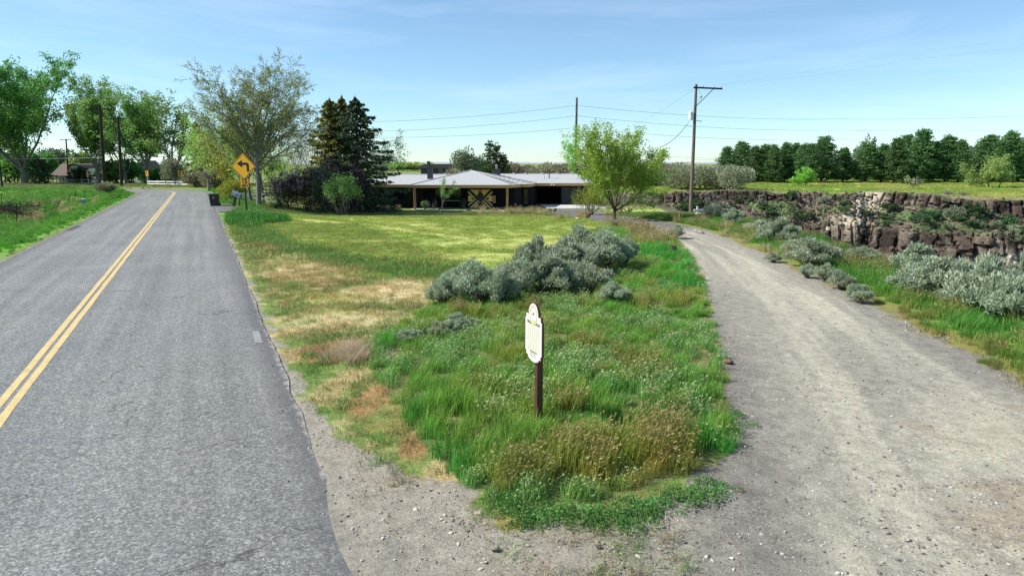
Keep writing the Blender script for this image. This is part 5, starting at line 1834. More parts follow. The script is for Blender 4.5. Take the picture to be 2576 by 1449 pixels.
    m = MB(); m.box(L(dx1 + 0.14, 68.75, (dz0 + dz1) / 2 - .05), (0.26, 0.05, 0.75)); m.build("door_edge_board", MT['cedar_post'], house)
    # ---- chimneys, flue, vents
    m = MB(); m.box(L(-8.6, 72.4, 2.25), (0.56, 0.56, 1.55)); m.box(L(-8.6, 72.4, 3.06), (0.66, 0.66, 0.08)); m.prism([(L(-8.8, 0, 0)[0], 3.10 - ZF), (L(-8.4, 0, 0)[0], 3.10 - ZF), (L(-8.6, 0, 0)[0], 3.34 - ZF)], 72.3 - hy, 72.5 - hy, 'y')
    m.build("chimney", MT['chimney_grey'], house)
    m = MB(); m.box(L(-8.2, 79.0, 2.5), (0.42, 0.42, 0.9)); m.build("chimney", MT['chimney_grey'], house)
    m = MB(); m.box(L(-1.6, 76.4, 2.3), (0.62, 0.62, 0.95)); m.box(L(-1.6, 76.4, 2.80), (0.7, 0.7, 0.06)); ch = m.build("chimney", MT['chimney_grey'], house)
    m = MB(); m.lathe([(0.10, 2.83 - ZF), (0.10, 3.15 - ZF), (0.15, 3.18 - ZF), (0.15, 3.24 - ZF), (0.03, 3.32 - ZF)], (L(-1.72, 0, 0)[0], L(0, 76.4, 0)[1], 0), 12); m.build("flue", MT['steel'], ch)
    m = MB(); m.lathe([(0.06, 1.75 - ZF), (0.06, 2.62 - ZF), (0.10, 2.64 - ZF), (0.10, 2.70 - ZF)], (L(4.1, 0, 0)[0], L(0, 76.0, 0)[1], 0), 10); m.build("vent_pipe", MT['chimney_grey'], house)
    m = MB(); m.lathe([(0.035, 1.6 - ZF), (0.035, 2.1 - ZF)], (L(3.55, 0, 0)[0], L(0, 75.7, 0)[1], 0), 8); m.build("vent_pipe", MT['steel'], house)
    for (x, y, z) in [(-7.3, 75.0, 2.2), (-5.9, 75.0, 2.2), (-5.0, 72.9, 2.5), (0.2, 78.0, 2.22), (1.5, 78.0, 2.22), (3.4, 78.0, 2.22), (5.2, 78.0, 2.22), (6.8, 78.0, 2.22)]:
        m = MB(); m.box(L(x, y, z + 0.05), (0.30, 0.24, 0.12)); m.box(L(x, y, z + 0.125), (0.36, 0.30, 0.03)); m.build("roof_vent", MT['white_paint'], house)
    # floodlight on the fascia, notice on the left wall
    m = MB(); m.box(L(4.32, 73.74, 1.22), (0.10, 0.14, 0.08)); m.lathe([(0.03, 0), (0.085, 0.07), (0.085, 0.12)], L(4.50, 73.62, 1.06), 10); m.lathe([(0.03, 0), (0.08, 0.07), (0.08, 0.12)], L(4.22, 73.62, 1.10), 10)
    m.build("floodlight", MT['white_paint'], house)
    m = MB(); m.box(L(-12.86, 70.38, 0.55), (0.26, 0.03, 0.48)); m.build("house_panel", MT['cream_paint'], house)
    m = MB(); m.box(L(-12.86, 70.36, 0.57), (0.10, 0.03, 0.30)); m.build("house_panel", MT['siding_grey'], house)
    # concrete apron in front of the garage
    sl = MB(); sl.prism([(2.9, 74.9), (3.6, 68.6), (9.5, 67.6), (9.6, 74.9)], -1.25, -0.98, 'z')
    tag(sl.build("concrete_apron", MT['concrete']), 'pale concrete apron before the garage', kind='structure')
    # things on the porch
    t = empty("patio_table", (-6.1, 69.9, ZF), 0, 'long patio table with pale top under the porch window', 'table')
    m = MB(); m.box((0, 0, 0.72), (1.7, 0.75, 0.05)); m.build("tabletop", MT['fence_weathered'], t)
    for sx in (-0.75, 0.75):
        for sy in (-0.3, 0.3):
            m = MB(); m.box((sx, sy, 0.345), (0.07, 0.07, 0.69)); m.build("leg", MT['siding_grey'], t)
    m = MB(); m.prism([(-0.35, 0), (0.32, 0), (0.32, 0.62), (0.05, 0.78), (-0.35, 0.42)], -0.06, 0.06, 'y')
    o = m.build("stone_slab", MT['stone'], None, (-8.7, 69.8, ZF)); o.rotation_euler = (-0.15, 0, 0.2)
    tag(o, 'grey upright stone slab on the porch beside the left post', 'stone slab')


build_house()

# ---------------------------------------------------------------- signs
def polyarc(cx, cz, r, a0, a1, n=14):
    return [(cx + r * math.cos(math.radians(a0 + (a1 - a0) * i / n)), cz + r * math.sin(math.radians(a0 + (a1 - a0) * i / n))) for i in range(n + 1)]


def text(name, body, size, loc, mat, parent, align='CENTER', width=1.0, extrude=0.0015, offset=0.0):
    c = bpy.data.curves.new(name, 'FONT')
    c.body = body; c.size = size; c.align_x = align; c.align_y = 'CENTER'; c.extrude = extrude
    c.offset = offset
    tmp = bpy.data.objects.new(name, c); COL.objects.link(tmp)
    me = bpy.data.meshes.new_from_object(tmp.evaluated_get(bpy.context.evaluated_depsgraph_get()))
    bpy.data.objects.remove(tmp)
    o = link(name, me, None, parent)
    o.location = loc; o.rotation_euler = (math.pi / 2, 0, 0); o.scale = (width, 1, 1)
    me.materials.clear(); me.materials.append(mat)
    return o


def story_sign():
    p = at(1345, 1066)
    RZ = math.radians(-66)
    s = empty("history_sign", p, RZ, scale=(0.97, 0.97, 1.05), label= 'cream history marker with round crest on a brown post in the tall grass', cat='sign')
    m = MB(); m.box((0, 0.055, 0.44), (0.082, 0.085, 1.28)); m.build("post", MT['brown_paint'], s, bevel=0.006)
    z0, z1 = 0.86, 1.30
    def outline(g):
        P = [(-0.225 - g, z0 + 0.02 - g), (-0.175 - g, z0 + 0.02 - g), (-0.175 - g, z0 - 0.055 - g * .6)]
        P = []
        lo = [(-0.165 - g, z0 - 0.012 - g)] + polyarc(0, z0 + 0.24, 0.315 + g, 243, 297, 8) + [(0.165 + g, z0 - 0.012 - g), (0.205 + g, z0 - 0.012 - g)]
        P += lo
        P += [(0.205 + g, z0 + 0.035), (0.235 + g, z0 + 0.035), (0.235 + g, z1 + g * .6), (0.205 + g, z1 + g * .6), (0.205 + g, z1 + 0.05 + g * .6), (0.15 + g, z1 + 0.05 + g * .6)]
        P += polyarc(0, z1 + 0.06, 0.135 + g, -4, 184, 18)
        P += [(-0.15 - g, z1 + 0.05 + g * .6), (-0.205 - g, z1 + 0.05 + g * .6), (-0.205 - g, z1 + g * .6), (-0.235 - g, z1 + g * .6), (-0.235 - g, z0 + 0.035), (-0.205 - g, z0 + 0.035), (-0.205 - g, z0 - 0.012 - g)]
        return P
    m = MB(); m.prism(outline(0.015), -0.022, 0.002, 'y'); m.build("backing_board", MT['brown_paint'], s)
    m = MB(); m.prism(outline(0.0), -0.027, -0.0225, 'y'); f = m.build("panel", MT['sign_face'], s)
    yy = -0.029
    text("lettering", "DESERT STATION", 0.052, (0, yy, z1 - 0.045), MT['ink'], f, width=0.92)
    rg = random.Random(5)
    ln = MB()
    for k in range(13):
        z = z1 - 0.095 - k * 0.0235
        x = -0.185
        end = 0.185 if k < 12 else 0.10
        while x < end - 0.01:
            w = min(rg.uniform(0.015, 0.05), end - x)
            ln.box((x + w / 2, yy, z), (w, 0.002, 0.0085)); x += w + 0.009
    ln.build("body_text", MT['ink_soft'], f)
    # crest: ring, rider's dots and green ground
    cz = z1 + 0.055
    ring = MB()
    a = polyarc(0, cz, 0.112, 0, 360, 40)[:-1]; b = polyarc(0, cz, 0.094, 0, 360, 40)[:-1]
    for i in range(40):
        j = (i + 1) % 40
        ring.prism([a[i], a[j], b[j], b[i]], yy - 0.001, yy + 0.001, 'y')
    cr = ring.build("crest", MT['ink_soft'], f)
    m = MB(); m.prism(polyarc(0, cz - 0.055, 0.06, 190, 350, 10) , yy - 0.002, yy + 0.001, 'y'); m.prism([(-0.09, cz - 0.075), (0.1, cz - 0.075), (0.08, cz - 0.10), (-0.07, cz - 0.10)], yy - 0.003, yy, 'y'); m.build("crest_ground", MT['ink_green'], f)
    m = MB(); m.prism([(-0.03, cz + 0.012), (-0.005, cz + 0.02), (0.0, cz + 0.04), (0.012, cz + 0.022), (0.03, cz + 0.012), (0.012, cz + 0.004), (-0.01, cz + 0.002)], yy - 0.002, yy + .001, 'y'); m.box((-0.05, yy, cz + 0.01), (0.014, 0.002, 0.012)); m.build("crest_figure", MT['ink'], f)
    m = MB()
    for k in range(3):
        x = -0.10
        while x < 0.09:
            w = rg.uniform(0.02, 0.05); m.box((x + w / 2, yy, z0 + 0.045 - k * 0.024), (w, 0.002, 0.013 if k == 0 else 0.007)); x += w + 0.01
    m.build("sponsor_text", MT['ink'], f)


story_sign()


def turn_sign():
    p = at(621, 545)
    D = p[1]
    k = D / FPX * 1.0
    top = atd(615, 387, D)[2] - p[2]
    s = empty("turn_sign", p, math.radians(-9), 'yellow diamond left turn sign with 15 plaque on dark post', 'road sign')
    cz = top - 31 * k
    hw = 32 * k
    m = MB(); m.box((0, 0.035, top / 2 - 0.1), (0.10, 0.06, top + 0.1)); m.build("post", MT['wood_pole_dark'], s, bevel=0.005)

    def diamond(r, rc=0.09):
        P = []
        for a in (0, 90, 180, 270):
            ax, az = r * math.cos(math.radians(a)), r * math.sin(math.radians(a))
            for b in (-40, -15, 15, 40):
                P.append((ax * (1 - rc * 1.2) + r * rc * math.cos(math.radians(a + b)), az * (1 - rc * 1.2) + r * rc * math.sin(math.radians(a + b))))
        return P
    O = lambda P: [(x, z + cz) for x, z in P]
    m = MB(); m.prism(O(diamond(hw)), -0.004, 0.003, 'y'); pl = m.build("sign_plate", MT['sign_yellow'], s)
    for (r0, r1) in ((hw * 0.955, hw * 0.915),):
        a, b = O(diamond(r0)), O(diamond(r1)); m = MB()
        for i in range(len(a)):
            j = (i + 1) % len(a); m.prism([a[i], a[j], b[j], b[i]], -0.0065, -0.004, 'y')
        m.build("border", MT['sign_black'], pl)
    q = hw
    ar = [(0.27, -0.40), (0.47, -0.40), (0.47, 0.10), (0.45, 0.19), (0.40, 0.25), (0.32, 0.29), (-0.10, 0.30), (-0.10, 0.49), (-0.55, 0.20), (-0.10, -0.09), (-0.10, 0.10), (0.20, 0.10), (0.25, 0.08), (0.27, 0.03)]
    m = MB(); m.prism(O([(x * q, z * q) for x, z in ar]), -0.008, -0.0041, 'y'); m.build("arrow", MT['sign_black'], pl)
    w = 23 * k / 2; pz = top - 71.5 * k
    def rr(a): return [(x * a, pz + z * a) for x, z in [(-1, -.92), (-.92, -1), (.92, -1), (1, -.92), (1, .92), (.92, 1), (-.92, 1), (-1, .92)]]
    m = MB(); m.prism(rr(w), -0.004, 0.003, 'y'); p2 = m.build("speed_plaque", MT['sign_yellow'], s)
    a, b = rr(w * 0.94), rr(w * 0.88); m = MB()
    for i in range(8):
        j = (i + 1) % 8; m.prism([a[i], a[j], b[j], b[i]], -0.0065, -0.004, 'y')
    m.build("border", MT['sign_black'], p2)
    o = text("numerals", "15", w * 1.45, (0, -0.006, pz + w * 0.30), MT['sign_black'], p2, width=0.95, offset=0.022)
    o = text("letters", "MPH", w * 0.62, (0, -0.006, pz - w * 0.58), MT['sign_black'], p2, width=1.15, offset=0.010)


turn_sign()


def chevron(px, top, bot, label, rz, parent_base=None, D=100.0):
    t = atd(px, top, D)
    zb = h1(t[0], t[1])
    s = empty("chevron_sign", (t[0], t[1], zb), rz, label, 'road sign', 'chevron signs round the bend')
    hgt = t[2] - zb
    k = D / FPX
    w, h = 9.0 * k, 13.0 * k
    m = MB(); m.box((0, 0.03, hgt / 2 - 0.15), (0.06, 0.04, hgt + 0.25)); m.build("post", MT['fence_weathered'], s)
    m = MB(); m.box((0, -0.003, hgt - h / 2), (w, 0.006, h)); pl = m.build("sign_plate", MT['sign_yellow'], s)
    c = hgt - h / 2
    m = MB(); m.prism([(0.30 * w, c + .45 * h), (-0.05 * w, c + .45 * h), (-.42 * w, c), (-.05 * w, c - .45 * h), (.30 * w, c - .45 * h), (-.05 * w, c)], -0.010, -0.0061, 'y'); m.build("chevron", MT['sign_black'], pl)


chevron(520, 433, 460, 'yellow chevron sign nearest the mailbox, right end of the bend', math.radians(20), D=96)
chevron(453, 430, 462, 'yellow chevron sign before the silvery bush on the bend', math.radians(10), D=104)
chevron(369, 430, 462, 'yellow chevron sign beside the trunk near the white gabled house', math.radians(-25), D=108)
chevron(219, 432, 462, 'yellow chevron sign left of the utility poles on the bend', math.radians(-35), D=118)


def street_name_sign():
    t = atd(480, 428, 106)
    zb = h1(t[0], t[1]); hgt = t[2] - zb
    s = empty("street_sign", (t[0], t[1], zb), 0.2, 'small green street name sign on a thin post', 'street sign')
    m = MB(); m.lathe([(0.03, -0.1), (0.03, hgt + 0.02)], (0, 0, 0), 8); m.build("post", MT['steel'], s)
    m = MB(); m.box((0, -0.04, hgt - 0.08), (0.62, 0.012, 0.17)); m.build("name_blade", MT['sign_green'], s)
    m = MB(); m.box((0.04, 0, hgt + 0.12), (0.012, 0.6, 0.17), (0, 0, 0.35)); m.build("name_blade", MT['sign_green'], s)


street_name_sign()


# ---------------------------------------------------------------- roadside things
def trash_bin():
    p = at(541, 519)
    s = empty("trash_bin", p, math.radians(12), 'black wheeled trash bin at the edge of the road', 'bin')
    k = 1.0
    m = MB()
    def ring(w, d, z): return [(-w / 2, -d / 2, z), (w / 2, -d / 2, z), (w / 2, d / 2, z), (-w / 2, d / 2, z)]
    m.add(ring(0.58, 0.62, 0.03) + ring(0.70, 0.78, 0.92), [(3, 2, 1, 0), (4, 5, 6, 7), (0, 1, 5, 4), (1, 2, 6, 5), (2, 3, 7, 6), (3, 0, 4, 7)])
    m.build("body", MT['black_plastic'], s, bevel=0.03)
    m = MB(); m.add(ring(0.78, 0.86, 0.925) + ring(0.78, 0.86, 0.965) + ring(0.60, 0.66, 1.02), [(3, 2, 1, 0), (0, 1, 5, 4), (1, 2, 6, 5), (2, 3, 7, 6), (3, 0, 4, 7), (4, 5, 9, 8), (5, 6, 10, 9), (6, 7, 11, 10), (7, 4, 8, 11), (8, 9, 10, 11)])
    m.build("lid", MT['black_plastic'], s, bevel=0.015)
    for sx in (-0.33, 0.33):
        m = MB(); m.tube([(sx - 0.04, 0.36, 0.13), (sx + 0.04, 0.36, 0.13)], 0.13, 16); m.build("wheel", MT['black_plastic'], s)
    m = MB(); m.tube([(-0.28, 0.44, 0.93), (-0.28, 0.50, 0.95), (0.28, 0.50, 0.95), (0.28, 0.44, 0.93)], 0.018, 8); m.build("handle", MT['black_plastic'], s)
    m = MB(); m.prism(polyarc(0, 0.70, 0.062, 0, 360, 18)[:-1], -0.392, -0.375, 'y'); o = m.build("emblem", MT['steel'], s)


trash_bin()


def mailbox():
    p = at(588, 521)
    s = empty("mailbox", p, math.radians(-8), 'blue grey mailbox tipped over on a leaning wooden post', 'mailbox')
    k = p[1] / FPX
    m = MB(); m.box((0.10, 0, 0.42), (0.16, 0.14, 1.15), (0, 0.24, 0)); m.build("post", MT['wood_pole_dark'], s, bevel=0.01)
    m = MB(); m.box((0.50, 0.05, 0.38), (0.05, 0.05, 0.9), (0, 0.1, 0)); m.build("brace", MT['wood_pole_dark'], s)
    body = bpy.data.objects.new("box", None)
    R = Matrix.Translation((0.36, 0, 1.0)) @ Matrix.Rotation(math.radians(24), 4, 'Y')
    prof = [(-0.17, -0.17), (0.17, -0.17), (0.17, 0.05)] + polyarc(0, 0.05, 0.17, 0, 180, 12) + [(-0.17, 0.05)]
    mb = MB()
    n = len(prof)
    A = [R @ Vector((-0.36, x, z)) for x, z in prof]; B = [R @ Vector((0.36, x, z)) for x, z in prof]
    mb.add(A + B, [list(reversed(range(n))), [n + i for i in range(n)]] + [[i, (i + 1) % n, n + (i + 1) % n, n + i] for i in range(n)])
    mb.build("box", MT['blue_metal'], s)
    A = [R @ Vector((-0.385, x * 1.04, z * 1.04)) for x, z in prof]; B = [R @ Vector((-0.361, x * 1.04, z * 1.04)) for x, z in prof]
    mb = MB(); mb.add(A + B, [list(reversed(range(n))), [n + i for i in range(n)]] + [[i, (i + 1) % n, n + (i + 1) % n, n + i] for i in range(n)]); mb.build("door", MT['porcelain'], s)
    mb = MB(); q = R @ Vector((0.05, -0.175, 0.0)); mb.box(q, (0.16, 0.008, 0.10), (0, math.radians(24), 0)); mb.build("label_plate", MT['ink'], s)
    mb = MB(); q = R @ Vector((0.18, -0.18, 0.16)); mb.box(q, (0.03, 0.01, 0.26), (0, math.radians(24), 0)); mb.build("flag", MT['rust'], s)


mailbox()


def tpost(px, top, bx, bot, label):
    b = at(bx, bot); D = b[1]
    t = atd(px, top, D)
    s = empty("fence_post", b, 0, label, 'fence post', 'old metal posts along the left ditch')
    d = Vector(t) - Vector(b)
    m = MB()
    q = d.to_track_quat('Z', 'Y').to_euler()
    m.box(d * 0.5, (0.06, 0.025, d.length + 0.1), q); m.box(d * 0.5 + Vector((0, 0.022, 0)), (0.022, 0.03, d.length + 0.1), q)
    m.build("stake", MT['rust'], s)


for a in [(42, 515, 42, 563, 'nearest upright rusty post by the brush heap in the left ditch'), (99, 511, 93, 540, 'rusty post second from the road edge, tipped slightly right'), (151, 505, 139, 529, 'steeply leaning rusty post in the middle of the row'),
          (176, 494, 169, 514, 'short leaning rusty post just left of the upright one'), (190, 483, 188, 505, 'upright rusty post left of the utility marker'), (213, 481, 212, 500, 'thin rusty post directly behind the utility marker')]:
    tpost(*a)


def utility_marker():
    b = at(211, 519)
    s = empty("utility_marker", b, 0.25, 'grey utility pedestal with white cap on the left verge', 'utility pedestal')
    h = 0.62
    m = MB(); m.box((0, 0, h / 2 - 0.05), (0.24, 0.22, h)); m.build("body", MT['blue_metal'], s, bevel=0.02)
    m = MB(); m.box((0, 0, h - 0.02), (0.28, 0.26, 0.09)); m.build("cap", MT['white_paint'], s, bevel=0.02)


utility_marker()


def rail_fence(name, a, b, n, h, rails, mat, label, cat='fence', rail_h=0.13, post=0.12):
    a = V3(*a); b = V3(*b)
    s = empty(name, (a[0], a[1], h1(a[0], a[1])), 0, label, cat)
    o0 = V3(a[0], a[1], h1(a[0], a[1]))
    pts = []
    for k in range(n + 1):
        q = a[:2] + (b[:2] - a[:2]) * k / n
        pts.append(V3(q[0], q[1], h1(q[0], q[1])) - o0)
    ang = math.atan2(b[1] - a[1], b[0] - a[0])
    me_p = None; 
    for k, q in enumerate(pts):
        if me_p is None:
            m = MB(); m.box((0, 0, h / 2 - 0.1), (post, post, h + 0.2)); o = m.build("post", mat, s); me_p = o.data; o.location = q
        else:
            o = link("post", me_p, None, s, tuple(q))
        o.rotation_euler = (0, 0, ang)
    for k in range(n):
        d = pts[k + 1] - pts[k]
        for z in rails:
            m = MB(); mid = (pts[k] + pts[k + 1]) / 2
            m.box((mid[0], mid[1], mid[2] + z), (np.linalg.norm(d) - 0.01, 0.045, rail_h), (0, -math.atan2(d[2], math.hypot(d[0], d[1])), ang))
            q = m.build("rail", mat, s)
    return s


# white rails on the bend, fence by the tree trunks, rails behind the left field, long white fence behind the pines
A = atd(372, 458, 114); B = atd(503, 463, 104)
rail_fence("rail_fence", A, B, 5, 0.85, (0.30, 0.68), MT['white_paint'], 'low white rail fence along the outside of the bend', rail_h=0.16)
A = atd(600, 500, 62); B = atd(745, 500, 61)
rail_fence("rail_fence", A, B, 3, 0.95, (0.35, 0.75), MT['fence_weathered'], 'pale board fence behind the grey tree trunks', rail_h=0.11)
A = atd(168, 452, 138); B = atd(242, 452, 138)
rail_fence("rail_fence", A, B, 4, 1.1, (0.35, 0.9), MT['fence_weathered'], 'grey rail fence in front of the brown roofed house')
A = atd(2265, 440, 172); B = atd(2590, 440, 176)
rail_fence("rail_fence", A, B, 16, 1.35, (0.35, 0.75, 1.15), MT['white_paint'], 'long white rail fence behind the pine row', rail_h=0.2, post=0.16)
A = atd(2040, 445, 168); B = atd(2245, 446, 168)
rail_fence("rail_fence", A, B, 9, 1.3, (0.4, 0.8, 1.15), MT['fence_brown'], 'rust brown corral fence behind the pines left of the white fence', rail_h=0.14, post=0.16)


# ---------------------------------------------------------------- poles and wires
def wire(pts, sag, label, r=0.012, n=16, name="power_line", group='overhead wires'):
    P = []
    for a, b in zip(pts[:-1], pts[1:]):
        a = V3(*a); b = V3(*b)
        for k in range(n + 1):
            t = k / n
            P.append(a + (b - a) * t - V3(0, 0, sag * 4 * t * (1 - t)))
    m = MB(); m.tube(P, r, 5)
    return tag(m.build(name, MT['wire']), label, 'cable', group)


def insulator(mb, p, s=1.0):
    mb.lathe([(0.02 * s, 0), (0.02 * s, 0.06 * s), (0.07 * s, 0.08 * s), (0.05 * s, 0.12 * s), (0.065 * s, 0.15 * s), (0.03 * s, 0.20 * s)], p, 10)


def right_pole():
    b = at(1737, 540); D = b[1]; k = D / FPX
    t = atd(1751.5, 213, D)
    s = empty("utility_pole", b, 0, 'tall brown utility pole with one-sided crossarm and white transformer', 'utility pole')
    d = Vector(t) - Vector(b); h = d.z
    m = MB(); m.tube([(0, 0, -0.3), d * 0.5, d], [0.165, 0.14, 0.105], 14); m.build("pole", MT['wood_pole'], s)
    za = h - 0.27
    x0, x1 = d.x - 0.25, d.x + 2.16
    m = MB(); m.box(((x0 + x1) / 2, -0.16, za - 0.05), (x1 - x0, 0.10, 0.13), (0, 0.045, 0)); arm = m.build("crossarm", MT['wood_pole_dark'], s)
    for x in (0.52, 1.48, 2.05):
        m = MB(); insulator(m, (d.x + x, -0.16, za + 0.02 - x * 0.045)); m.build("insulator", MT['porcelain'], arm)
    a = Vector((d.x + 1.4, -0.16, za - 0.13)); c = Vector((d.x * 0.9, -0.13, za - 1.55))
    m = MB(); m.box((a + c) / 2, (0.06, 0.05, (a - c).length), (a - c).to_track_quat('Z', 'Y').to_euler()); m.build("brace", MT['wood_pole_dark'], s)
    zt = h * 0.765
    m = MB(); m.lathe([(0.13, -0.36), (0.17, -0.34), (0.17, 0.30), (0.15, 0.34), (0.05, 0.37)], (d.x * .8 - 0.33, 0, zt), 18); tr = m.build("transformer", MT['white_paint'], s)
    m = MB(); m.box((d.x * .8 - 0.12, 0, zt + 0.1), (0.2, 0.06, 0.08)); m.box((d.x * .8 - 0.12, 0, zt - 0.2), (0.2, 0.06, 0.08)); m.build("bracket", MT['steel'], tr)
    m = MB(); insulator(m, (d.x * .8 - 0.33, 0, zt + 0.36), 0.8); m.build("bushing", MT['porcelain'], tr)
    # fused cut-out and its leads
    q = Vector((d.x + 0.38, -0.12, h - 0.95))
    m = MB(); m.lathe([(0.05, -0.2), (0.09, -0.15), (0.10, 0.0), (0.06, 0.05), (0.02, 0.1)], q, 10); m.box(q + Vector((0.06, 0, -0.02)), (0.16, 0.05, 0.10), (0, .5, 0)); m.box(q + Vector((-0.17, 0, -0.03)), (0.3, 0.03, 0.03)); m.build("fuse_cutout", MT['porcelain'], s)
    m = MB(); m.tube([(d.x + 0.2, -0.16, za - 0.1), (d.x + 0.3, -0.13, za - 0.45), q + Vector((0, 0, 0.08))], 0.008, 5); m.tube([q + Vector((-0.05, 0, -0.2)), (d.x + 0.18, -0.1, h - 1.45), (d.x * .85 - 0.2, -0.1, zt + 0.5)], 0.008, 5)
    m.tube([(d.x * .8 - 0.42, -0.16, zt + 0.25), (d.x * .8 - 0.5, -0.2, zt - 0.1), (d.x * .8 - 0.52, -0.16, zt - 0.55), (d.x * .8 - 0.65, 0, zt - 0.75)], 0.012, 5)
    m.tube([(d.x * .8 - 0.65, 0, zt - 0.75), (d.x * .75 - 0.3, -0.1, zt - 0.95), (d.x * .7 - 0.1, 0, zt - 0.7)], 0.012, 5); m.build("lead_wire", MT['wire'], s)
    m = MB(); m.box((d.x * .75 + 0.28, -0.1, zt - 0.42), (0.5, 0.05, 0.05), (0, 0.12, 0)); m.lathe([(0.03, -.05), (0.05, 0), (0.03, .05)], (d.x * .75 + 0.50, -.1, zt - .45), 8); m.build("bracket", MT['steel'], s)
    return b, Vector(b) + d, h, d


rb, rt, rh, rd_ = right_pole()


def mid_pole():
    D = 92.0
    t = atd(1451, 246, D); b0 = atd(1447, 440, D)
    z = h1(b0[0], b0[1])
    s = empty("utility_pole", (b0[0], D, z), 0, 'brown utility pole rising behind the house roof', 'utility pole')
    d = Vector((t[0] - b0[0], 0, t[2] - z))
    m = MB(); m.tube([(0, 0, -0.3), d * 0.5, d], [0.21, 0.18, 0.14], 12); m.build("pole", MT['wood_pole'], s)
    zc = atd(1447, 379, D)[2] - z
    m = MB(); m.box((0, -0.2, zc), (2.5, 0.12, 0.16)); m.build("crossarm", MT['wood_pole'], s)
    m = MB()
    for y_ in (266, 292, 322):
        insulator(m, (d.x * 0.9 - 0.14, -0.1, atd(1450, y_, D)[2] - z), 1.2)
    m.build("insulator", MT['porcelain'], s)
    return D


MD = mid_pole()


def left_pole(px, top, bx, D, arm, label, zc=None, r=0.17):
    t = atd(px, top, D); b = atd(bx, 470, D)
    z = h1(b[0], b[1])
    s = empty("utility_pole", (b[0], D, z), 0, label, 'utility pole')
    d = Vector((t[0] - b[0], 0, t[2] - z))
    m = MB(); m.tube([(0, 0, -0.3), d * 0.5, d], [r * 1.15, r, r * 0.8], 10); m.build("pole", MT['wood_pole_dark'], s)
    if arm:
        m = MB(); m.box((d.x, -0.22, d.z - (zc or 0.6)), (arm, 0.1, 0.12)); a = m.build("crossarm", MT['wood_pole_dark'], s)
        for q in (-0.46, 0.3, 0.46):
            m = MB(); insulator(m, (d.x + q * arm, -0.22, d.z - (zc or 0.6) + 0.05)); m.build("insulator", MT['porcelain'], a)
    return s


left_pole(251, 264, 263, 86, 2.9, 'dark utility pole behind the round bush, taller of the pair at the bend', 0.55, 0.2)
left_pole(297, 296, 306, 104, 2.4, 'dark utility pole at the bend, right and shorter of the pair', 0.2, 0.2)
left_pole(166, 350, 174, 150, 2.4, 'slim dark utility pole beside the brown roofed house', 0.2, 0.17)
left_pole(-2, 405, 5, 92, 0, 'short dark pole at the left edge of the field', None, 0.13)


def P(px, py, D): return tuple(atd(px, py, D))


wire([P(-60, 402, 88), P(100, 400, 90), P(258, 397, 85.6), P(305, 395.5, 103.6), P(420, 394, 112), P(600, 388, 110)], 0.0, 'pale low cable crossing in front of the left trees', 0.03)
for (a, b, c) in ((266, 302, 0), (292, 326, 1), (322, 340, 2)):
    w = ['topmost', 'middle', 'lowest'][c]
    wire([P(1450, a, MD), P(900, b + 6, 100), P(560, b + 22, 118)], 0.4, '%s power line left of the pole behind the house' % w, 0.016)
for (a, ys, c) in ((266, (300, 278), 0), (292, (328, 316), 1), (322, (352, 345), 2), (379, (398, 410), 3)):
    w = ['topmost', 'upper middle', 'lower middle', 'lowest'][c]
    wire([P(1452, a, MD), P(2100, ys[0], 120), P(2800, ys[1], 150)], 0.6, '%s power line right of the pole behind the house' % w, 0.016)
wire([tuple(rt + Vector((-0.1, 0, -0.3))), P(1560, 330, 70), P(1400, 395, 88)], 0.3, 'thin line sloping from the tall pole top down to the left', 0.006)
wire([tuple(rt + Vector((1.4, -0.16, -0.1))), P(2300, 130, 70), P(2750, 70, 90)], 0.2, 'thin line rising from the crossarm to the right, upper one', 0.003)
wire([tuple(rt + Vector((2.05, -0.16, -0.12))), P(2300, 150, 70), P(2750, 92, 90)], 0.2, 'thin line rising from the crossarm to the right, lower one', 0.003)
q = Vector(rb) + Vector((rd_.x * .8 - 0.65, 0, rh * 0.765 - 0.75))
wire([tuple(q), P(1665, 369, 54), P(1560, 437, 73.6)], 0.25, 'twisted service cable sagging from the transformer to the house', 0.022)
q2 = Vector(rb) + rd_ * 0.42
wire([tuple(q2), P(1640, 425, 60)], 0.05, 'guy line from the middle of the tall pole down to the left', 0.012)
wire([tuple(q2 + Vector((0, 0, .1))), P(1830, 397, 62), P(1960, 430, 90)], 0.1, 'guy line from the tall pole down to the right', 0.009)


# ---------------------------------------------------------------- small things by the drive
def cross():
    b = at(1757, 549)
    s = empty("cross_marker", b, 0.1, scale=1.05, label= 'white cross on a white box beside the tall utility pole', cat='cross')
    m = MB(); m.box((0, 0, 0.17), (0.36, 0.3, 0.34)); m.build("box", MT['white_paint'], s, bevel=0.01)
    m = MB(); m.box((-0.1, 0, 0.48), (0.09, 0.09, 0.62)); m.build("upright", MT['white_paint'], s)
    m = MB(); m.box((-0.02, -0.003, 0.55), (0.62, 0.095, 0.09)); m.build("arm", MT['white_paint'], s)


cross()


def rock(px, py, size, seed, label, mat='stone', squash=(1, 1, .7), sink=0.1, cat='rock', rz=0.0):
    p = at(px, py)
    me = rock_mesh("rock", seed, 0.5, 3, 0.2)
    o = link("rock", me, MT[mat])
    o.location = (p[0], p[1], p[2] + size * squash[2] * (0.5 - sink) * 0.7)
    o.scale = (size * squash[0], size * squash[1], size * squash[2]); o.rotation_euler = (0, 0, rz)
    return tag(o, label, cat)


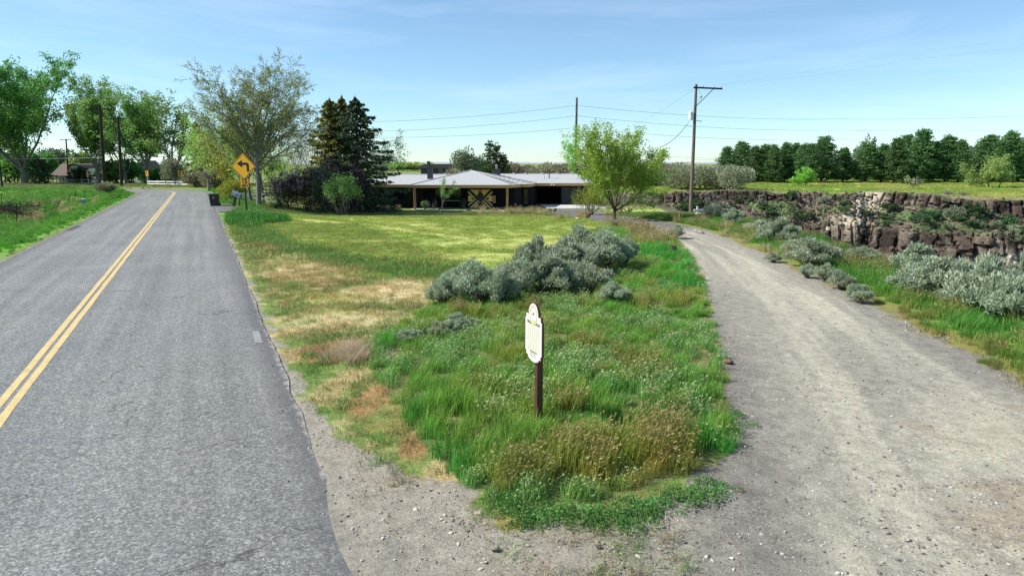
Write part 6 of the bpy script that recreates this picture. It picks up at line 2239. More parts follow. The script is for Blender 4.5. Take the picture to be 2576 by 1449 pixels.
rock(1466, 549, 0.8, 1, 'brown boulder in the grass at the end of the mown lawn', 'stone_brown', (1.3, 1, .85))
rock(1452, 553, 0.35, 2, 'pale stone leaning on the brown boulder', 'pale_rock')
rock(961, 531, 1.0, 3, 'grey boulder in front of the left wing of the house', 'stone', (1.3, 1, .8))
rock(1692, 641, 0.42, 4, 'small dark rock in the grass left of the drive', 'basalt', (0.8, .8, 1.3))
for i, (a, b, s_, t_) in enumerate([(1751, 583, 0.26, 'left'), (1759, 586, 0.30, 'middle'), (1767, 588, 0.24, 'right')]):
    tag(rock(a, b, s_, 10 + i, 'white stone at the right edge of the drive, %s of three' % t_, 'pale_rock'), group='white stones by the drive')
rock(1834, 915, 0.17, 20, 'orange stone at the left edge of the drive', 'stone_brown', (1.2, .9, .8))
rock(1244, 1384, 0.085, 21, 'fist sized grey stone on the gravel near the tip of the island', 'stone', (1.1, .9, .9))
rock(1205, 1292, 0.08, 22, 'pale stone on the gravel left of the island tip', 'pale_rock')
rock(1505, 1378, 0.07, 23, 'small tan stone on the gravel right of the grey one', 'stone')
rock(2278, 1358, 0.075, 24, 'pale clod on the dusty drive in the right foreground', 'pale_rock')


def driftwood():
    b = at(2408, 768)
    s = empty("dead_branch", b, 0, 'bleached forked dead branch lying under the sagebrush', 'branch')
    k = b[1] / FPX
    def tube(pts, rads, nm):
        m = MB(); m.tube([(x * k, y, z * k) for x, y, z in pts], rads, 8); m.build(nm, MT['wood_dead'], s, smooth_shade=True)
    tube([(0, 0, 2), (14, 0.1, 12), (26, 0.25, 22), (32, 0.4, 38), (50, 0.8, 66), (70, 1.2, 74)], [0.09, 0.10, 0.085, 0.075, 0.05, 0.02], "limb")
    tube([(8, 0.05, 8), (30, 0.0, 16), (52, 0.2, 21), (75, 0.5, 16), (92, 0.8, 10)], [0.08, 0.06, 0.05, 0.04, 0.02], "limb")
    tube([(40, -0.1, 4), (60, -0.05, 7), (85, 0.2, 6), (110, 0.5, 9)], [0.02, 0.025, 0.025, 0.012], "limb")
    tube([(44, 0.1, 20), (60, 0.2, 26), (72, 0.3, 22)], [0.03, 0.02, 0.01], "limb")


driftwood()


def brush_heap():
    b = at(18, 545)
    s = empty("brush_heap", (b[0] - 1.2, b[1] + 1.0, b[2]), 0, 'dark heap of old brush and rubble in the left ditch', 'brush heap')
    rng = np.random.default_rng(3)
    segs = []
    for k in range(240):
        c = rng.normal(0, 1, 3) * V3(1.7, 0.8, 0.22) + V3(0, 0, 0.42)
        d = norm(rng.normal(0, 1, 3) * V3(1, 1, .35)) * rng.uniform(0.3, 0.8)
        segs.append((c - d, c + d, rng.uniform(.012, .04), .01, 0))
    link("sticks", wood_mesh("sticks", segs), MT['bark_dark'], s)
    for k in range(14):
        o = link("rock", rock_mesh("rock", 60 + k, 0.5, 2), MT['basalt'], s)
        z = rng.uniform(0.35, 0.9)
        o.location = (rng.normal(0, 1.6), rng.normal(0, 0.5), 0.12 * z); o.scale = (z, z * .8, z * .7)


brush_heap()


# ---------------------------------------------------------------- buildings far behind
def brown_house():
    D = 150.0
    a = atd(131, 462, D); z = h1(a[0], D); k = D / FPX
    s = empty("brown_roofed_house", (a[0], D, z), 0, 'cream house with steep brown roof behind the left field', 'house')
    zz = lambda py: atd(131, py, D)[2] - z
    X = lambda px: (px - 131) * k
    m = MB(); m.add([(X(131), -0.5, zz(442)), (X(176), -0.5, zz(442)), (X(170), 3, zz(411)), (X(140), 3, zz(411)), (X(131), 6.5, zz(442)), (X(176), 6.5, zz(442))], [(0, 1, 2, 3), (4, 3, 2, 5), (0, 3, 4), (1, 5, 2), (0, 4, 5, 1)])
    m.build("roof", MT['roof_brown'], s)
    m = MB(); m.box((X(158), 3, zz(442) / 2 - .3), (X(172) - X(144), 5, zz(442) + .5)); m.build("wall", MT['cream_paint'], s)
    for px in (135, 144, 150, 158, 166, 173):
        m = MB(); m.box((X(px), -0.1, zz(442) / 2 - .3), (0.18, 0.18, zz(442) + .5)); m.build("porch_post", MT['cream_paint'], s)
    for px in (154, 162, 169):
        m = MB(); m.box((X(px), 0.44, zz(450)), (0.5, 0.06, 0.8)); m.build("window", MT['glass'], s)
    # arched gable wing to the right
    cx_ = X(189); r = X(203) - X(189)
    ar = [(cx_ - r, zz(462) - .3)] + [(cx_ + r * math.cos(math.radians(a_)), zz(424) + r * 0.55 * math.sin(math.radians(a_))) for a_ in range(180, -1, -15)] + [(cx_ + r, zz(462) - .3)]
    m = MB(); m.prism(ar, 0.3, 6, 'y'); m.build("wing", MT['cream_paint'], s)
    arch = [(cx_ + r * 1.1 * math.cos(math.radians(a_)), zz(424) + r * 0.66 * math.sin(math.radians(a_))) for a_ in range(180, -1, -15)]
    m = MB()
    for p, q in zip(arch[:-1], arch[1:]):
        m.prism([p, q, (q[0] * 1.0, q[1] + 0.22), (p[0], p[1] + 0.22)], -0.2, 6.2, 'y')
    m.build("roof", MT['roof_brown'], s)
    for dx in (-0.9, 0.0, 0.9):
        m = MB(); m.box((cx_ + dx * .6, 0.27, zz(428)), (0.42, 0.05, 0.6)); m.build("window", MT['glass'], s)


brown_house()


def gabled_house():
    D = 150.0
    a = atd(358, 463, D); z = h1(a[0], D); k = D / FPX
    s = empty("white_gabled_house", (a[0], D, z), 0, 'small white trimmed gabled house between the left trees', 'house')
    zz = lambda py: atd(358, py, D)[2] - z
    X = lambda px: (px - 358) * k
    m = MB(); m.box((X(359), 3.0, zz(430) / 2), (X(371) - X(347), 5.5, zz(430))); m.build("wall", MT['siding_grey'], s)
    m = MB(); m.prism([(X(343), zz(430)), (X(374), zz(430)), (X(372), zz(418)), (X(362), zz(404)), (X(350), zz(418))], 0.0, 6, 'y'); m.build("roof", MT['roof_brown'], s)
    m = MB()
    for p, q in (((351, 417), (360.5, 402.5)), ((360.5, 402.5), (369, 415))):
        A_ = (X(p[0]), zz(p[1])); B_ = (X(q[0]), zz(q[1]))
        m.prism([A_, B_, (B_[0], B_[1] + .35), (A_[0], A_[1] + .35)], -0.35, -0.05, 'y')
    m.box((X(366), -0.2, zz(421)), (0.9, 0.2, 0.25))
    m.build("gable_trim", MT['white_paint'], s)
    m = MB()
    for p, q in (((345.5, 441), (352, 430)), ((352, 430), (358.5, 441))):
        A_ = (X(p[0]), zz(p[1])); B_ = (X(q[0]), zz(q[1]))
        m.prism([A_, B_, (B_[0], B_[1] + .3), (A_[0], A_[1] + .3)], -0.9, -0.6, 'y')
    for px in (347, 352, 359.5):
        m.box((X(px), -0.75, zz(441) / 2), (0.2, 0.2, zz(441)))
    m.build("porch", MT['white_paint'], s)
    m = MB()
    for i in range(4): m.box((X(352) + 0.15 * i, -1.2 - .3 * i, zz(456) - .25 * i), (1.3, 0.35, 0.3))
    m.build("steps", MT['white_paint'], s)


gabled_house()


def far_house():
    D = 230.0
    a = atd(1100, 424, D); k = D / FPX
    zb = h1(a[0], D)
    s = empty("far_house", (a[0], D, zb), 0, 'distant house with low brown roof beyond the ranch house', 'house')
    zt = lambda py: atd(1100, py, D)[2] - zb
    m = MB(); m.box((0, 3, zt(424) / 2), (11, 6, zt(424))); m.build("wall", MT['siding_grey'], s)
    m = MB(); m.prism([(-8 , zt(424)), (11, zt(424)), (8, zt(413)), (-4, zt(413))], -0.6, 6.6, 'y'); m.build("roof", MT['roof_brown'], s)
    m = MB(); m.box((-3.2, 3, zt(412)), (1.0, 1.0, 1.6)); m.build("chimney", MT['chimney_grey'], s)
    for px, lab, sz in ((1032, 'white box in the far field, larger of two', 2.4), (1016, 'white box in the far field, smaller of two', 1.6)):
        b = atd(px, 424, 480); zb2 = h1(b[0], 480)
        t = empty("white_hut", (b[0], 480, zb2), 0, lab, 'hut')
        hgt = sz * 1.4
        m = MB(); m.box((0, 0, hgt / 2), (sz * 1.2, sz, hgt)); m.build("wall", MT['white_paint'], t)
        m = MB(); m.prism([(-sz * .7, hgt), (sz * .7, hgt), (0, hgt + sz * .25)], -sz * .6, sz * .6, 'y'); m.build("roof", MT['white_paint'], t)


far_house()

# ---------------------------------------------------------------- trees and shrubs
def spot_at(px, D, top):
    p = atd(px, 460, D)
    z = h1(p[0], D)
    return V3(p[0], D, z), atd(px, top, D)[2] - z


ORD_ = ['first', 'second', 'third', 'fourth', 'fifth', 'sixth', 'seventh', 'eighth', 'ninth', 'tenth', 'eleventh', 'twelfth', 'thirteenth', 'fourteenth', 'fifteenth', 'sixteenth', 'seventeenth', 'eighteenth', 'nineteenth', 'twentieth',
       'twenty-first', 'twenty-second', 'twenty-third', 'twenty-fourth', 'twenty-fifth', 'twenty-sixth', 'twenty-seventh', 'twenty-eighth', 'twenty-ninth', 'thirtieth']


class _Ord:
    def __getitem__(s, i):
        if i < len(ORD_): return ORD_[i]
        t, u = divmod(i + 1, 10)
        tens = {3: 'thirt', 4: 'fort', 5: 'fift', 6: 'sixt'}[t]
        return tens + 'ieth' if u == 0 else tens + 'y-' + ORD_[u - 1]


ORD = _Ord()


def trees():
    B = MT
    # ---- cottonwoods on the left
    p, h = spot_at(62, 127, 116)
    tm, cm = broad_tree(1, h, 0.17, 10, 32, r=0.7, xy=1.12, lv2=13, leaf=(2, 1250, 44, 0.80, 0.38), lv3=(5, 0.5, 40), lv4=None, up=0.05, limb_asd=9)
    place_tree("cottonwood_tree", p, tm, [("crown", cm, B['leaf_cotton'])], B['bark_grey'], None, 'huge dark green cottonwood with several trunks at the left edge of the field')
    p, h = spot_at(-50, 138, 110)
    tm, cm = broad_tree(2, h, 0.17, 7, 28, r=0.6, lv2=12, leaf=(2, 850, 40, 0.75, 0.40), lv3=(5, 0.5, 40), up=0.06)
    place_tree("cottonwood_tree", p, tm, [("crown", cm, B['leaf_cotton'])], B['bark_grey'], None, 'dark green cottonwood cut off by the left border of the view')
    p, h = spot_at(250, 128, 178)
    tm, cm = broad_tree(3, h, 0.16, 7, 20, r=0.45, lv2=12, leaf=(2, 850, 34, 0.55, 0.31), lv3=(5, 0.45, 34), up=0.12)
    place_tree("cottonwood_tree", p, tm, [("crown", cm, B['leaf_cotton_light'])], B['bark_grey'], None, 'light green pointed cottonwood behind the taller utility pole')
    p, h = spot_at(318, 133, 200)
    tm, cm = broad_tree(4, h, 0.16, 5, 18, r=0.4, leaf=(2, 380, 32, 0.6, 0.34), lv3=(5, 0.5, 38), up=0.10)
    place_tree("cottonwood_tree", p, tm, [("crown", cm, B['leaf_yellow'])], B['bark_grey'], None, 'yellow green slim cottonwood behind the two poles at the bend')
    p, h = spot_at(374, 122, 205)
    tm, cm = broad_tree(5, h, 0.18, 7, 27, r=0.45, lv2=12, leaf=(2, 900, 30, 0.6, 0.31), lv3=(5, 0.5, 40), up=0.08)
    place_tree("cottonwood_tree", p, tm, [("crown", cm, B['leaf_cotton_light'])], B['bark_grey'], None, 'broad light green cottonwood beside the white gabled house')
    p, h = spot_at(440, 118, 232)
    tm, cm = broad_tree(6, h, 0.22, 6, 30, r=0.6, leaf=(3, 260, 16, 0.6, 0.40), lv3=(6, 0.5, 40), lv4=(4, 0.5, 35), up=0.07)
    place_tree("cottonwood_tree", p, tm, [("crown", cm, B['leaf_cotton_light'])], B['bark_grey'], None, 'half bare cottonwood with pale limbs above the silvery bush')
    # green masses under and behind them
    k = 0
    for (px, D, top, w, mt, lab) in [(110, 165, 372, 9, 'leaf_cotton', 'round dark green tree behind the brown roofed house, left side'), (22, 150, 372, 12, 'leaf_cotton', 'low dark green tree left of the huge cottonwood trunk'), (150, 205, 362, 16, 'leaf_hazy', 'hazy pale green tree far behind the brown roofed house'),
                                      (215, 185, 372, 12, 'leaf_cotton_light', 'bright green tree right of the brown roofed house'), (295, 140, 400, 9, 'leaf_cotton', 'dark bush like tree at the foot of the two poles'), (330, 138, 395, 8, 'leaf_cotton', 'dark tree left of the white gabled house'),
                                      (404, 135, 420, 8, 'leaf_cotton', 'dark green shrub right of the white gabled house'), (-30, 170, 350, 16, 'leaf_hazy', 'hazy tree behind the left edge cottonwood'), (60, 190, 380, 22, 'leaf_hazy', 'hazy hedge of trees behind the huge cottonwood trunk')]:
        p, h = spot_at(px, D, top)
        st, lf, L, S = bush(100 + k, w, h, w, lobes=16, leaves=3000, size=0.75, stems=10, twig=0.05, base=0.12)
        place_tree("leafy_tree", p, st, [("crown", leaf_mesh("crown", [lf]), B[mt])], B['bark_dark'], None, lab); k += 1
    for px, D, top, w, lab in [(100, 122, 400, 4.2, 'small dark pine between the huge cottonwood and the brown roofed house'), (205, 140, 425, 4.6, 'dark round evergreen before the brown roofed house')]:
        p, h = spot_at(px, D, top)
        tm, cm = pine_tree(px, h, w, base=0.02, nb=70, per=16, needle=0.42)
        place_tree("evergreen_tree", p, tm, [("crown", cm, B['needle_dark'])], B['bark_dark'], None, lab)
    # ---- silvery bush and grey thickets on the bend
    for i, (px, D, top, bot, w, mt, lab) in enumerate([(440, 110, 390, 462, 6.0, 'leaf_olive', 'silvery green bush on the bend behind the chevron sign'), (497, 100, 425, 470, 5.0, 'leaf_olive_brown', 'brownish thicket behind the street name sign'), (540, 94, 420, 478, 5.5, 'leaf_olive_brown', 'brown grey thicket behind the nearest chevron sign')]):
        p, h = spot_at(px, D, top)
        st, lf, L, S = bush(130 + i, w, h, w, lobes=20, leaves=3200, size=0.30, stems=22, twig=0.025, upright=0.6)
        place_tree("thicket_bush", p, st, [("foliage", leaf_mesh("foliage", [lf]), B[mt])], B['bark_twig'], None, lab, 'bush')
    p, h = spot_at(503, 104, 305)
    tm, cm = spruce_tree(31, h, 5.0, 70, needle=0.34, per=40)
    place_tree("spruce_tree", p, tm, [("crown", cm, B['needle_spruce'])], B['bark_dark'], None, 'olive green conifer behind the bend, left of the big bare tree')
    # ---- bare spring trees
    p, h = spot_at(648, 57, 115)
    tm, cm = broad_tree(11, h, 0.55, 20, 62, r=0.26, lv2=10, xy=1.28, afall=0.62, lstart=0.48, limb_len=0.92, leaf=(3, 5600, 3, 0.16, 0.13), lv3=(7, 0.5, 40), lv4=(7, 0.55, 34), up=0.045, limb_asd=9, rmin=0.009)
    t = place_tree("big_tree", p, tm, [("crown", cm, B['leaf_spring'])], B['bark_grey'], None, 'big spreading tree just coming into leaf behind the yellow sign')
    
    rng = np.random.default_rng(5)
    # second and third trunks of the little grove and ivy-like young growth
    for j, (px, D, top, w, lab) in enumerate([(628, 60, 300, 0.13, 'grey trunked young tree left of the big spreading tree'), (660, 62, 290, 0.12, 'slim young tree right of the big spreading tree')]):
        p, h = spot_at(px, D, top)
        tm, cm = broad_tree(40 + j, h, 0.3, 5, 22, r=w, leaf=(2, 420, 12, 0.28, 0.16), lv3=(5, 0.5, 40), up=0.08)
        place_tree("young_tree", p, tm, [("crown", cm, B['leaf_spring'])], B['bark_grey'], None, lab)
    for j, (px, D, top, lab, mt, nl) in enumerate([(525, 88, 250, 'airy half bare tree behind the bin', 'leaf_spring', 900), (570, 80, 300, 'half bare tree behind the yellow green shrub', 'leaf_spring', 1500), (600, 74, 320, 'yellow green leafing tree directly left of the big spreading tree', 'leaf_yellow', 1500),
                                                (735, 100, 285, 'pale hazy bare tree right of the big spreading tree', 'leaf_olive', 260), (790, 105, 270, 'pale hazy bare tree just left of the spruces', 'leaf_olive', 320), (955, 90, 320, 'light leafy tree showing behind the right side of the spruces', 'leaf_hazy', 700), (690, 85, 345, 'low bare tree behind the lilac hedge', 'leaf_spring', 350)]):
        p, h = spot_at(px, D, top)
        tm, cm = broad_tree(50 + j, h, 0.16, 7, 32, r=0.2, leaf=(3, nl, 5, 0.32, 0.21), lv3=(6, 0.55, 40), lv4=(4, 0.5, 36), up=0.06, limb_asd=12)
        place_tree("leafing_tree", p, tm, [("crown", cm, B[mt])], B['bark_grey'], None, lab)
    # ---- spruces beside the house
    for j, (px, D, top, w, lab, mt) in enumerate([(838, 64, 248, 7.6, 'left spruce of the clump beside the house, olive green', 'needle_spruce'), (868, 65, 242, 7.0, 'middle spruce of the clump beside the house', 'needle_spruce'), (902, 63, 243, 9.6, 'right spruce of the clump beside the house, nearly black with drooping boughs', 'needle_dark')]):
        p, h = spot_at(px, D, top)
        tm, cm = spruce_tree(60 + j, h, w, 110 if j == 2 else 100, droop=0.42, needle=0.19, per=120)
        place_tree("spruce_tree", p, tm, [("crown", cm, B[mt])], B['bark_dark'], None, lab, group='spruces beside the house')
    # ---- shrubs in front of them
    def shrub(name, px, D, top, w, mt, lab, seed, leaves=5200, size=0.11, blossom=0, lobes=18, depth=None, cat='shrub', bark='bark_twig', **kw):
        p, h = spot_at(px, D, top)
        st, lf, L, S = bush(seed, w, h, depth or w * 0.8, lobes=lobes, leaves=leaves, size=size, stems=18, twig=0.018, **kw)
        cr = [("foliage", leaf_mesh("foliage", [lf]), B[mt])]
        if blossom:
            r = np.random.default_rng(seed + 1)
            Ls = L[r.choice(len(L), blossom)]
            u = r.normal(size=(blossom, 3)); u[:, 2] = np.abs(u[:, 2]); u[:, 1] -= 0.5; u /= np.linalg.norm(u, axis=1, keepdims=True)
            C = (Ls[:, :3] + u * Ls[:, 3:4] * V3(1, 1, .75)) * S
            CC = C.repeat(14, 0) + r.normal(0, 0.05, (blossom * 14, 3)) * V3(1, 1, 2.0)
            V, Q = leaf_quads(CC, r, 0.075, 0.8)
            cr.append(("blossom", leaf_mesh("blossom", [(V, Q, r.random(len(CC)).repeat(4))]), B['blossom']))
        return place_tree(name, p, st, cr, B[bark], None, lab, cat)
    shrub("lilac_bush", 716, 58, 400, 4.8, 'leaf_lilac', 'dark lilac bush with pale purple blossom left of the hedge', 201, blossom=110, leaves=8500, base=-0.05)
    shrub("lilac_bush", 770, 58.5, 394, 4.8, 'leaf_lilac', 'dark lilac bush in the middle of the hedge', 202, blossom=80, leaves=8500, base=-0.05)
    shrub("lilac_bush", 818, 58, 402, 4.6, 'leaf_lilac', 'dark lilac bush at the right of the hedge, pink purple blossom low down', 203, blossom=70, leaves=8500, base=-0.05)
    shrub("purple_shrub", 836, 60.5, 378, 4.4, 'leaf_purple', 'tall purple black shrub in front of the spruces', 204, blossom=14, leaves=8500, base=-0.05)
    shrub("purple_shrub", 890, 60, 395, 4.4, 'leaf_purple', 'purple black shrub in front of the right spruce', 205, blossom=8, leaves=8500, base=-0.05)
    shrub("green_shrub", 860, 55, 424, 4.3, 'leaf_bush', 'fresh light green shrub in front of the purple shrubs', 206, leaves=3000, size=0.13, upright=0.8, base=0.18, lobes=24, lob=(0.14, 0.28), shell=0.8)
    shrub("yellow_shrub", 590, 63, 438, 4.0, 'leaf_yellow', 'yellow green shrub behind the mailbox', 207, leaves=3200, size=0.15)
    shrub("round_bush", 262, 69.5, 455, 2.5, 'leaf_olive_brown', 'round brownish green bush at the foot of the taller pole on the left verge', 208, leaves=3600, size=0.13)
    shrub("low_shrub", 690, 57, 505, 1.3, 'leaf_canyon', 'low dark green shrub at the edge of the lawn near the lilac hedge', 209, leaves=1200)
    # garage corner shrubs
    shrub("yellow_shrub", 1485, 58, 460, 4.4, 'leaf_yellow', 'yellow green shrub hiding the right end of the garage', 210, leaves=4200, size=0.10, upright=0.6)
    shrub("grey_shrub", 1580, 62, 470, 6.5, 'leaf_olive_brown', 'dark brown green thicket behind the willow by the driveway', 211, leaves=4200)
    shrub("porch_shrub", 1068, 68.2, 502, 1.0, 'leaf_bush', 'small green shrub beside the left porch post', 212, leaves=420, size=0.10, lobes=7)
    shrub("porch_grass", 1178 - 10, 68.4, 500, 0.9, 'leaf_canyon', 'tall ornamental grass left of the barn door', 213, leaves=500, size=0.22, aspect=0.12, upright=1.6, lobes=6)
    shrub("porch_grass", 1092, 68.2, 498, 0.6, 'leaf_olive', 'pale ornamental grass beside the stone slab on the porch', 214, leaves=300, size=0.24, aspect=0.10, upright=1.8, lobes=5)
    shrub("porch_shrub", 1342, 70.5, 515, 1.6, 'leaf_lilac', 'low dark shrub at the left side of the concrete apron', 215, leaves=800, lobes=8)
    # row of small dark plants before the porch
    for i, px in enumerate((1180, 1250, 1293, 1318, 1345, 1360, 1382, 1398)):
        p = at(px, 534)
        st, lf, L, S = bush(300 + i, 0.55, 0.36, 0.5, lobes=6, leaves=260, size=0.09, stems=3, twig=0.006)
        place_tree("small_plant", p, st, [("foliage", leaf_mesh("foliage", [lf]), B['leaf_canyon'])], B['bark_twig'], None, 'small dark plant before the porch, %s from the left' % ORD[i], 'plant', 'row of small plants before the porch')
    # sapling before the house
    p = at(1111, 541); D = p[1]; h = atd(1111, 450, D)[2] - p[2]
    rng = np.random.default_rng(17)
    segs = []
    k = D / FPX
    def stem(pts, r0):
        for a, b_ in zip(pts[:-1], pts[1:]): segs.append((V3(a[0] * k, a[2] if len(a) > 2 else 0, a[1] * k), V3(b_[0] * k, b_[2] if len(b_) > 2 else 0, b_[1] * k), r0, r0 * .75, 1))
    stem([(0, -3), (1, 15), (3, 28)], 0.055)
    stem([(3, 28), (1, 45), (4, 62), (7, 80), (8, 92)], 0.04); stem([(3, 28), (13, 50), (24, 66), (32, 82)], 0.04)
    stem([(4, 55), (12, 68), (14, 78)], 0.018); stem([(20, 60), (36, 64), (44, 70)], 0.016); stem([(4, 62), (-3, 75)], 0.014)
    parts = []
    for (cx_, cz, sx, sz, n) in [(5, 75, 5, 12, 260), (3, 52, 4, 8, 150), (9, 84, 3, 6, 60), (24, 58, 6, 6, 170), (33, 80, 4, 5, 80), (38, 65, 6, 3, 90), (15, 46, 4, 5, 70), (4, 62, 5, 8, 120)]:
        C = np.stack([rng.normal(cx_, sx * .75, n) * k, rng.normal(0, 0.18, n), rng.normal(cz, sz * .6, n) * k], 1)
        V, Q = leaf_quads(C, rng, 0.085, 0.55); parts.append((V, Q, rng.random(n).repeat(4)))
    place_tree("sapling_tree", p, wood_mesh("trunk", segs), [("crown", leaf_mesh("crown", parts), B['leaf_bush'])], B['bark_grey'], None, 'forked white stemmed sapling on the lawn in front of the porch')
    # ---- willow by the drive
    p = at(1545, 553); D = p[1]; h = atd(1545, 300, D)[2] - p[2]
    tm, cm = broad_tree(21, h, 0.12, 11, 38, r=0.10, lv2=11, leaf=(2, 2600, 12, 0.20, 0.14), lv3=(7, 0.5, 34), up=0.085, limb_asd=16, aspect=0.42, rmin=0.005)
    place_tree("willow_tree", p, tm, [("crown", cm, B['leaf_willow'])], B['bark_dark'], None, 'fresh yellow green willow with several stems beside the drive')
    p, h = spot_at(1449, 80, 318)
    tm, cm = broad_tree(22, h, 0.5, 5, 16, r=0.06, leaf=(1, 240, 12, 0.25, 0.16), lv3=(4, 0.5, 34), up=0.10)
    place_tree("young_tree", p, tm, [("crown", cm, B['leaf_willow'])], B['bark_dark'], None, 'slim green sapling in front of the pole behind the house')
    # ---- far trees behind the house
    far = [(1168, 150, 364, 8.5, 'leaf_hazy', 'round grey green tree behind the house', 4200, .42), (1205, 158, 385, 6.0, 'leaf_hazy', 'lower grey green tree right of the round one behind the house', 2400, .42), (1142, 140, 418, 5, 'leaf_olive_brown', 'reddish brown scrub under the round grey green tree', 1500, .4)]
    for i, (px, D, top, w, mt, lab, n, sz) in enumerate(far):
        p, h = spot_at(px, D, top)
        st, lf, L, S = bush(330 + i, w, h, w, lobes=26, leaves=n, size=sz, stems=14, twig=0.04, upright=0.9, base=0.15)
        place_tree("far_tree", p, st, [("crown", leaf_mesh("crown", [lf]), B[mt])], B['bark_grey'], None, lab)
    for j, (px, D, top, w, lab) in enumerate([(1233, 96, 358, 2.6, 'left spire of the juniper clump behind the house'), (1250, 97, 364, 2.8, 'middle spire of the juniper clump behind the house'), (1266, 96, 392, 2.8, 'leaning right hand juniper behind the house')]):
        p, h = spot_at(px, D, top)
        tm, cm = pine_tree(70 + j, h, w, base=0.03, nb=80, per=18, clump=0.40, needle=0.30, shape=1.0)
        place_tree("juniper_tree", p, tm, [("crown", cm, B['needle_juniper'])], B['bark_dark'], None, lab, group='junipers behind the house')
    # long belts of distant scrub and orchard, each tree its own
    def belt(name, xs, D, tops, w, mt, lab, group, seeds=3, leaves=900, size=0.55, cat='tree', part="crown", wj=0.2):
        protos = []
        rg = np.random.default_rng(int(D) + len(xs))
        for i, (px, top) in enumerate(zip(xs, tops)):
            d = D * rg.uniform(0.96, 1.05)
            p, h = spot_at(px, d, top)
            if i < seeds:
                st, lf, L, S = bush(500 + int(D) + i, w, h, w, lobes=16, leaves=leaves, size=size, stems=10, twig=0.03, upright=0.8, base=0.15)
                t = place_tree(name, p, st, [(part, leaf_mesh(part, [lf]), B[mt])], B['bark_twig'], None, lab % ORD[i], cat, group)
                protos.append((t, h))
            else:
                t0, h0 = protos[i % seeds]
                f = h / h0
                q = rg.uniform(1 - wj, 1 + wj)
                copy_tree(t0, p, rg.uniform(0, 6.28), (q, q, f), lab % ORD[i], group)
    rg = np.random.default_rng(77)
    xs = np.linspace(960, 1080, 12); belt("orchard_tree", xs, 420, 407 + rg.uniform(-2, 3, 12), 13, 'leaf_spring', 'pale yellow green orchard tree far left of the house roof, %s from the left', 'orchard trees far behind the house', leaves=800, size=1.3)
    xs = np.linspace(1285, 1700, 22); belt("scrub_tree", xs, 135, 408 + rg.uniform(-9, 9, 22), 9.0, 'leaf_olive_brown', 'grey brown scrub tree behind the right wing, %s from the left', 'scrub trees behind the house', leaves=2200, size=0.42)
    xs = np.array([1690, 1712, 1738, 1765, 1792, 1815, 1838]); belt("olive_tree", xs, 118, 402 + rg.uniform(-6, 6, 7), 8.0, 'leaf_olive', 'silvery olive tree beyond the canyon, %s from the left', 'silvery olive trees beyond the canyon', leaves=4500, size=0.30)
    xs = np.linspace(2440, 2640, 9); belt("pale_poplar", xs, 210, [348, 335, 330, 336, 333, 322, 318, 312, 315], 8.0, 'leaf_hazy', 'pale poplar behind the pines at the right, %s from the left', 'pale poplars behind the pines', leaves=1500, size=0.7)
    xs = np.array([2158, 2172, 2186]); belt("pale_poplar", xs, 200, [345, 333, 342], 5.0, 'leaf_hazy', 'pale poplar rising behind the middle of the pine row, %s from the left', 'pale poplars behind the pine row', leaves=1300, size=0.6)
    p, h = spot_at(1838, 104, 413)
    st, lf, L, S = bush(350, 5.0, h, 5.0, lobes=22, leaves=3400, size=0.26, stems=18, twig=0.03, upright=0.6)
    place_tree("olive_bush", p, st, [("foliage", leaf_mesh("foliage", [lf]), B['leaf_olive'])], B['bark_twig'], None, 'rounded silvery bush nearest the canyon rim', 'bush')
    # ---- the pine row
    pines = [(1825, 374, 42), (1862, 361, 50), (1896, 366, 40), (1922, 360, 46), (1943, 362, 34), (1972, 356, 46), (1996, 362, 36), (2018, 360, 40), (2035, 357, 34), (2066, 346, 56), (2119, 369, 44), (2176, 358, 50), (2216, 365, 44), (2248, 352, 46), (2270, 336, 54), (2311, 329, 62),
             (2345, 355, 44), (2376, 342, 58), (2409, 352, 44), (2480, 341, 58), (2510, 348, 46), (2530, 331, 52), (2560, 352, 54)]
    variants = []
    for v in range(5):
        tm, cm = pine_tree(80 + v, 10.0, 5.0 + 0.25 * v, base=0.055, nb=180, per=19, clump=0.72, needle=0.46, shape=(0.9, 0.7, 0.82, 1.05, 0.76)[v])
        variants.append((tm, cm))
    first = []
    rg = np.random.default_rng(8)
    for i, (px, top, w) in enumerate(pines):
        D = 152 + rg.uniform(-4, 5)
        p, h = spot_at(px, D, top)
        wd = w / FPX * D
        sc = (wd / 3.75, wd / 3.75, h / 10.2 * rg.uniform(0.94, 1.05))
        lab = 'dark green pine in the row beyond the canyon, %s from the left' % ORD[i]
        if i < 5:
            t = place_tree("pine_tree", p, variants[i][0], [("crown", variants[i][1], B['needle_pine'])], B['bark_dark'], None, lab, 'pine tree', 'row of pines beyond the canyon')
            t.scale = sc; t.rotation_euler = (0, 0, rg.uniform(0, 6.28)); first.append(t)
        else:
            copy_tree(first[i % 5], p, rg.uniform(0, 6.28), sc, lab, 'row of pines beyond the canyon')
    # lighter trees on the far bank
    for j, (px, D, top, w, mt, lab) in enumerate([(2028, 135, 422, 3.4, 'leaf_willow', 'small bright green tree before the pines'), (2432, 160, 378, 4.5, 'leaf_willow', 'bright green tree between the pines near the white fence'), (2488, 128, 388, 5.2, 'leaf_willow_pale', 'pale willow on the far bank, left of the pair'), (2515, 126, 386, 5.0, 'leaf_willow_pale', 'pale willow on the far bank, right of the pair'), (2300, 118, 440, 1.6, 'leaf_olive', 'tiny sapling on the far lawn beyond the rubble')]):
        p, h = spot_at(px, D, top)
        tm, cm = broad_tree(90 + j, h, 0.2, 7, 36, r=0.10 if w > 2 else 0.03, leaf=(2, 420 if w > 2 else 40, 11, 0.34, 0.30), lv3=(5, 0.5, 40), up=0.02, limb_asd=14, aspect=0.45)
        place_tree("far_willow", p, tm, [("crown", cm, B[mt])], B['bark_dark'], None, lab)
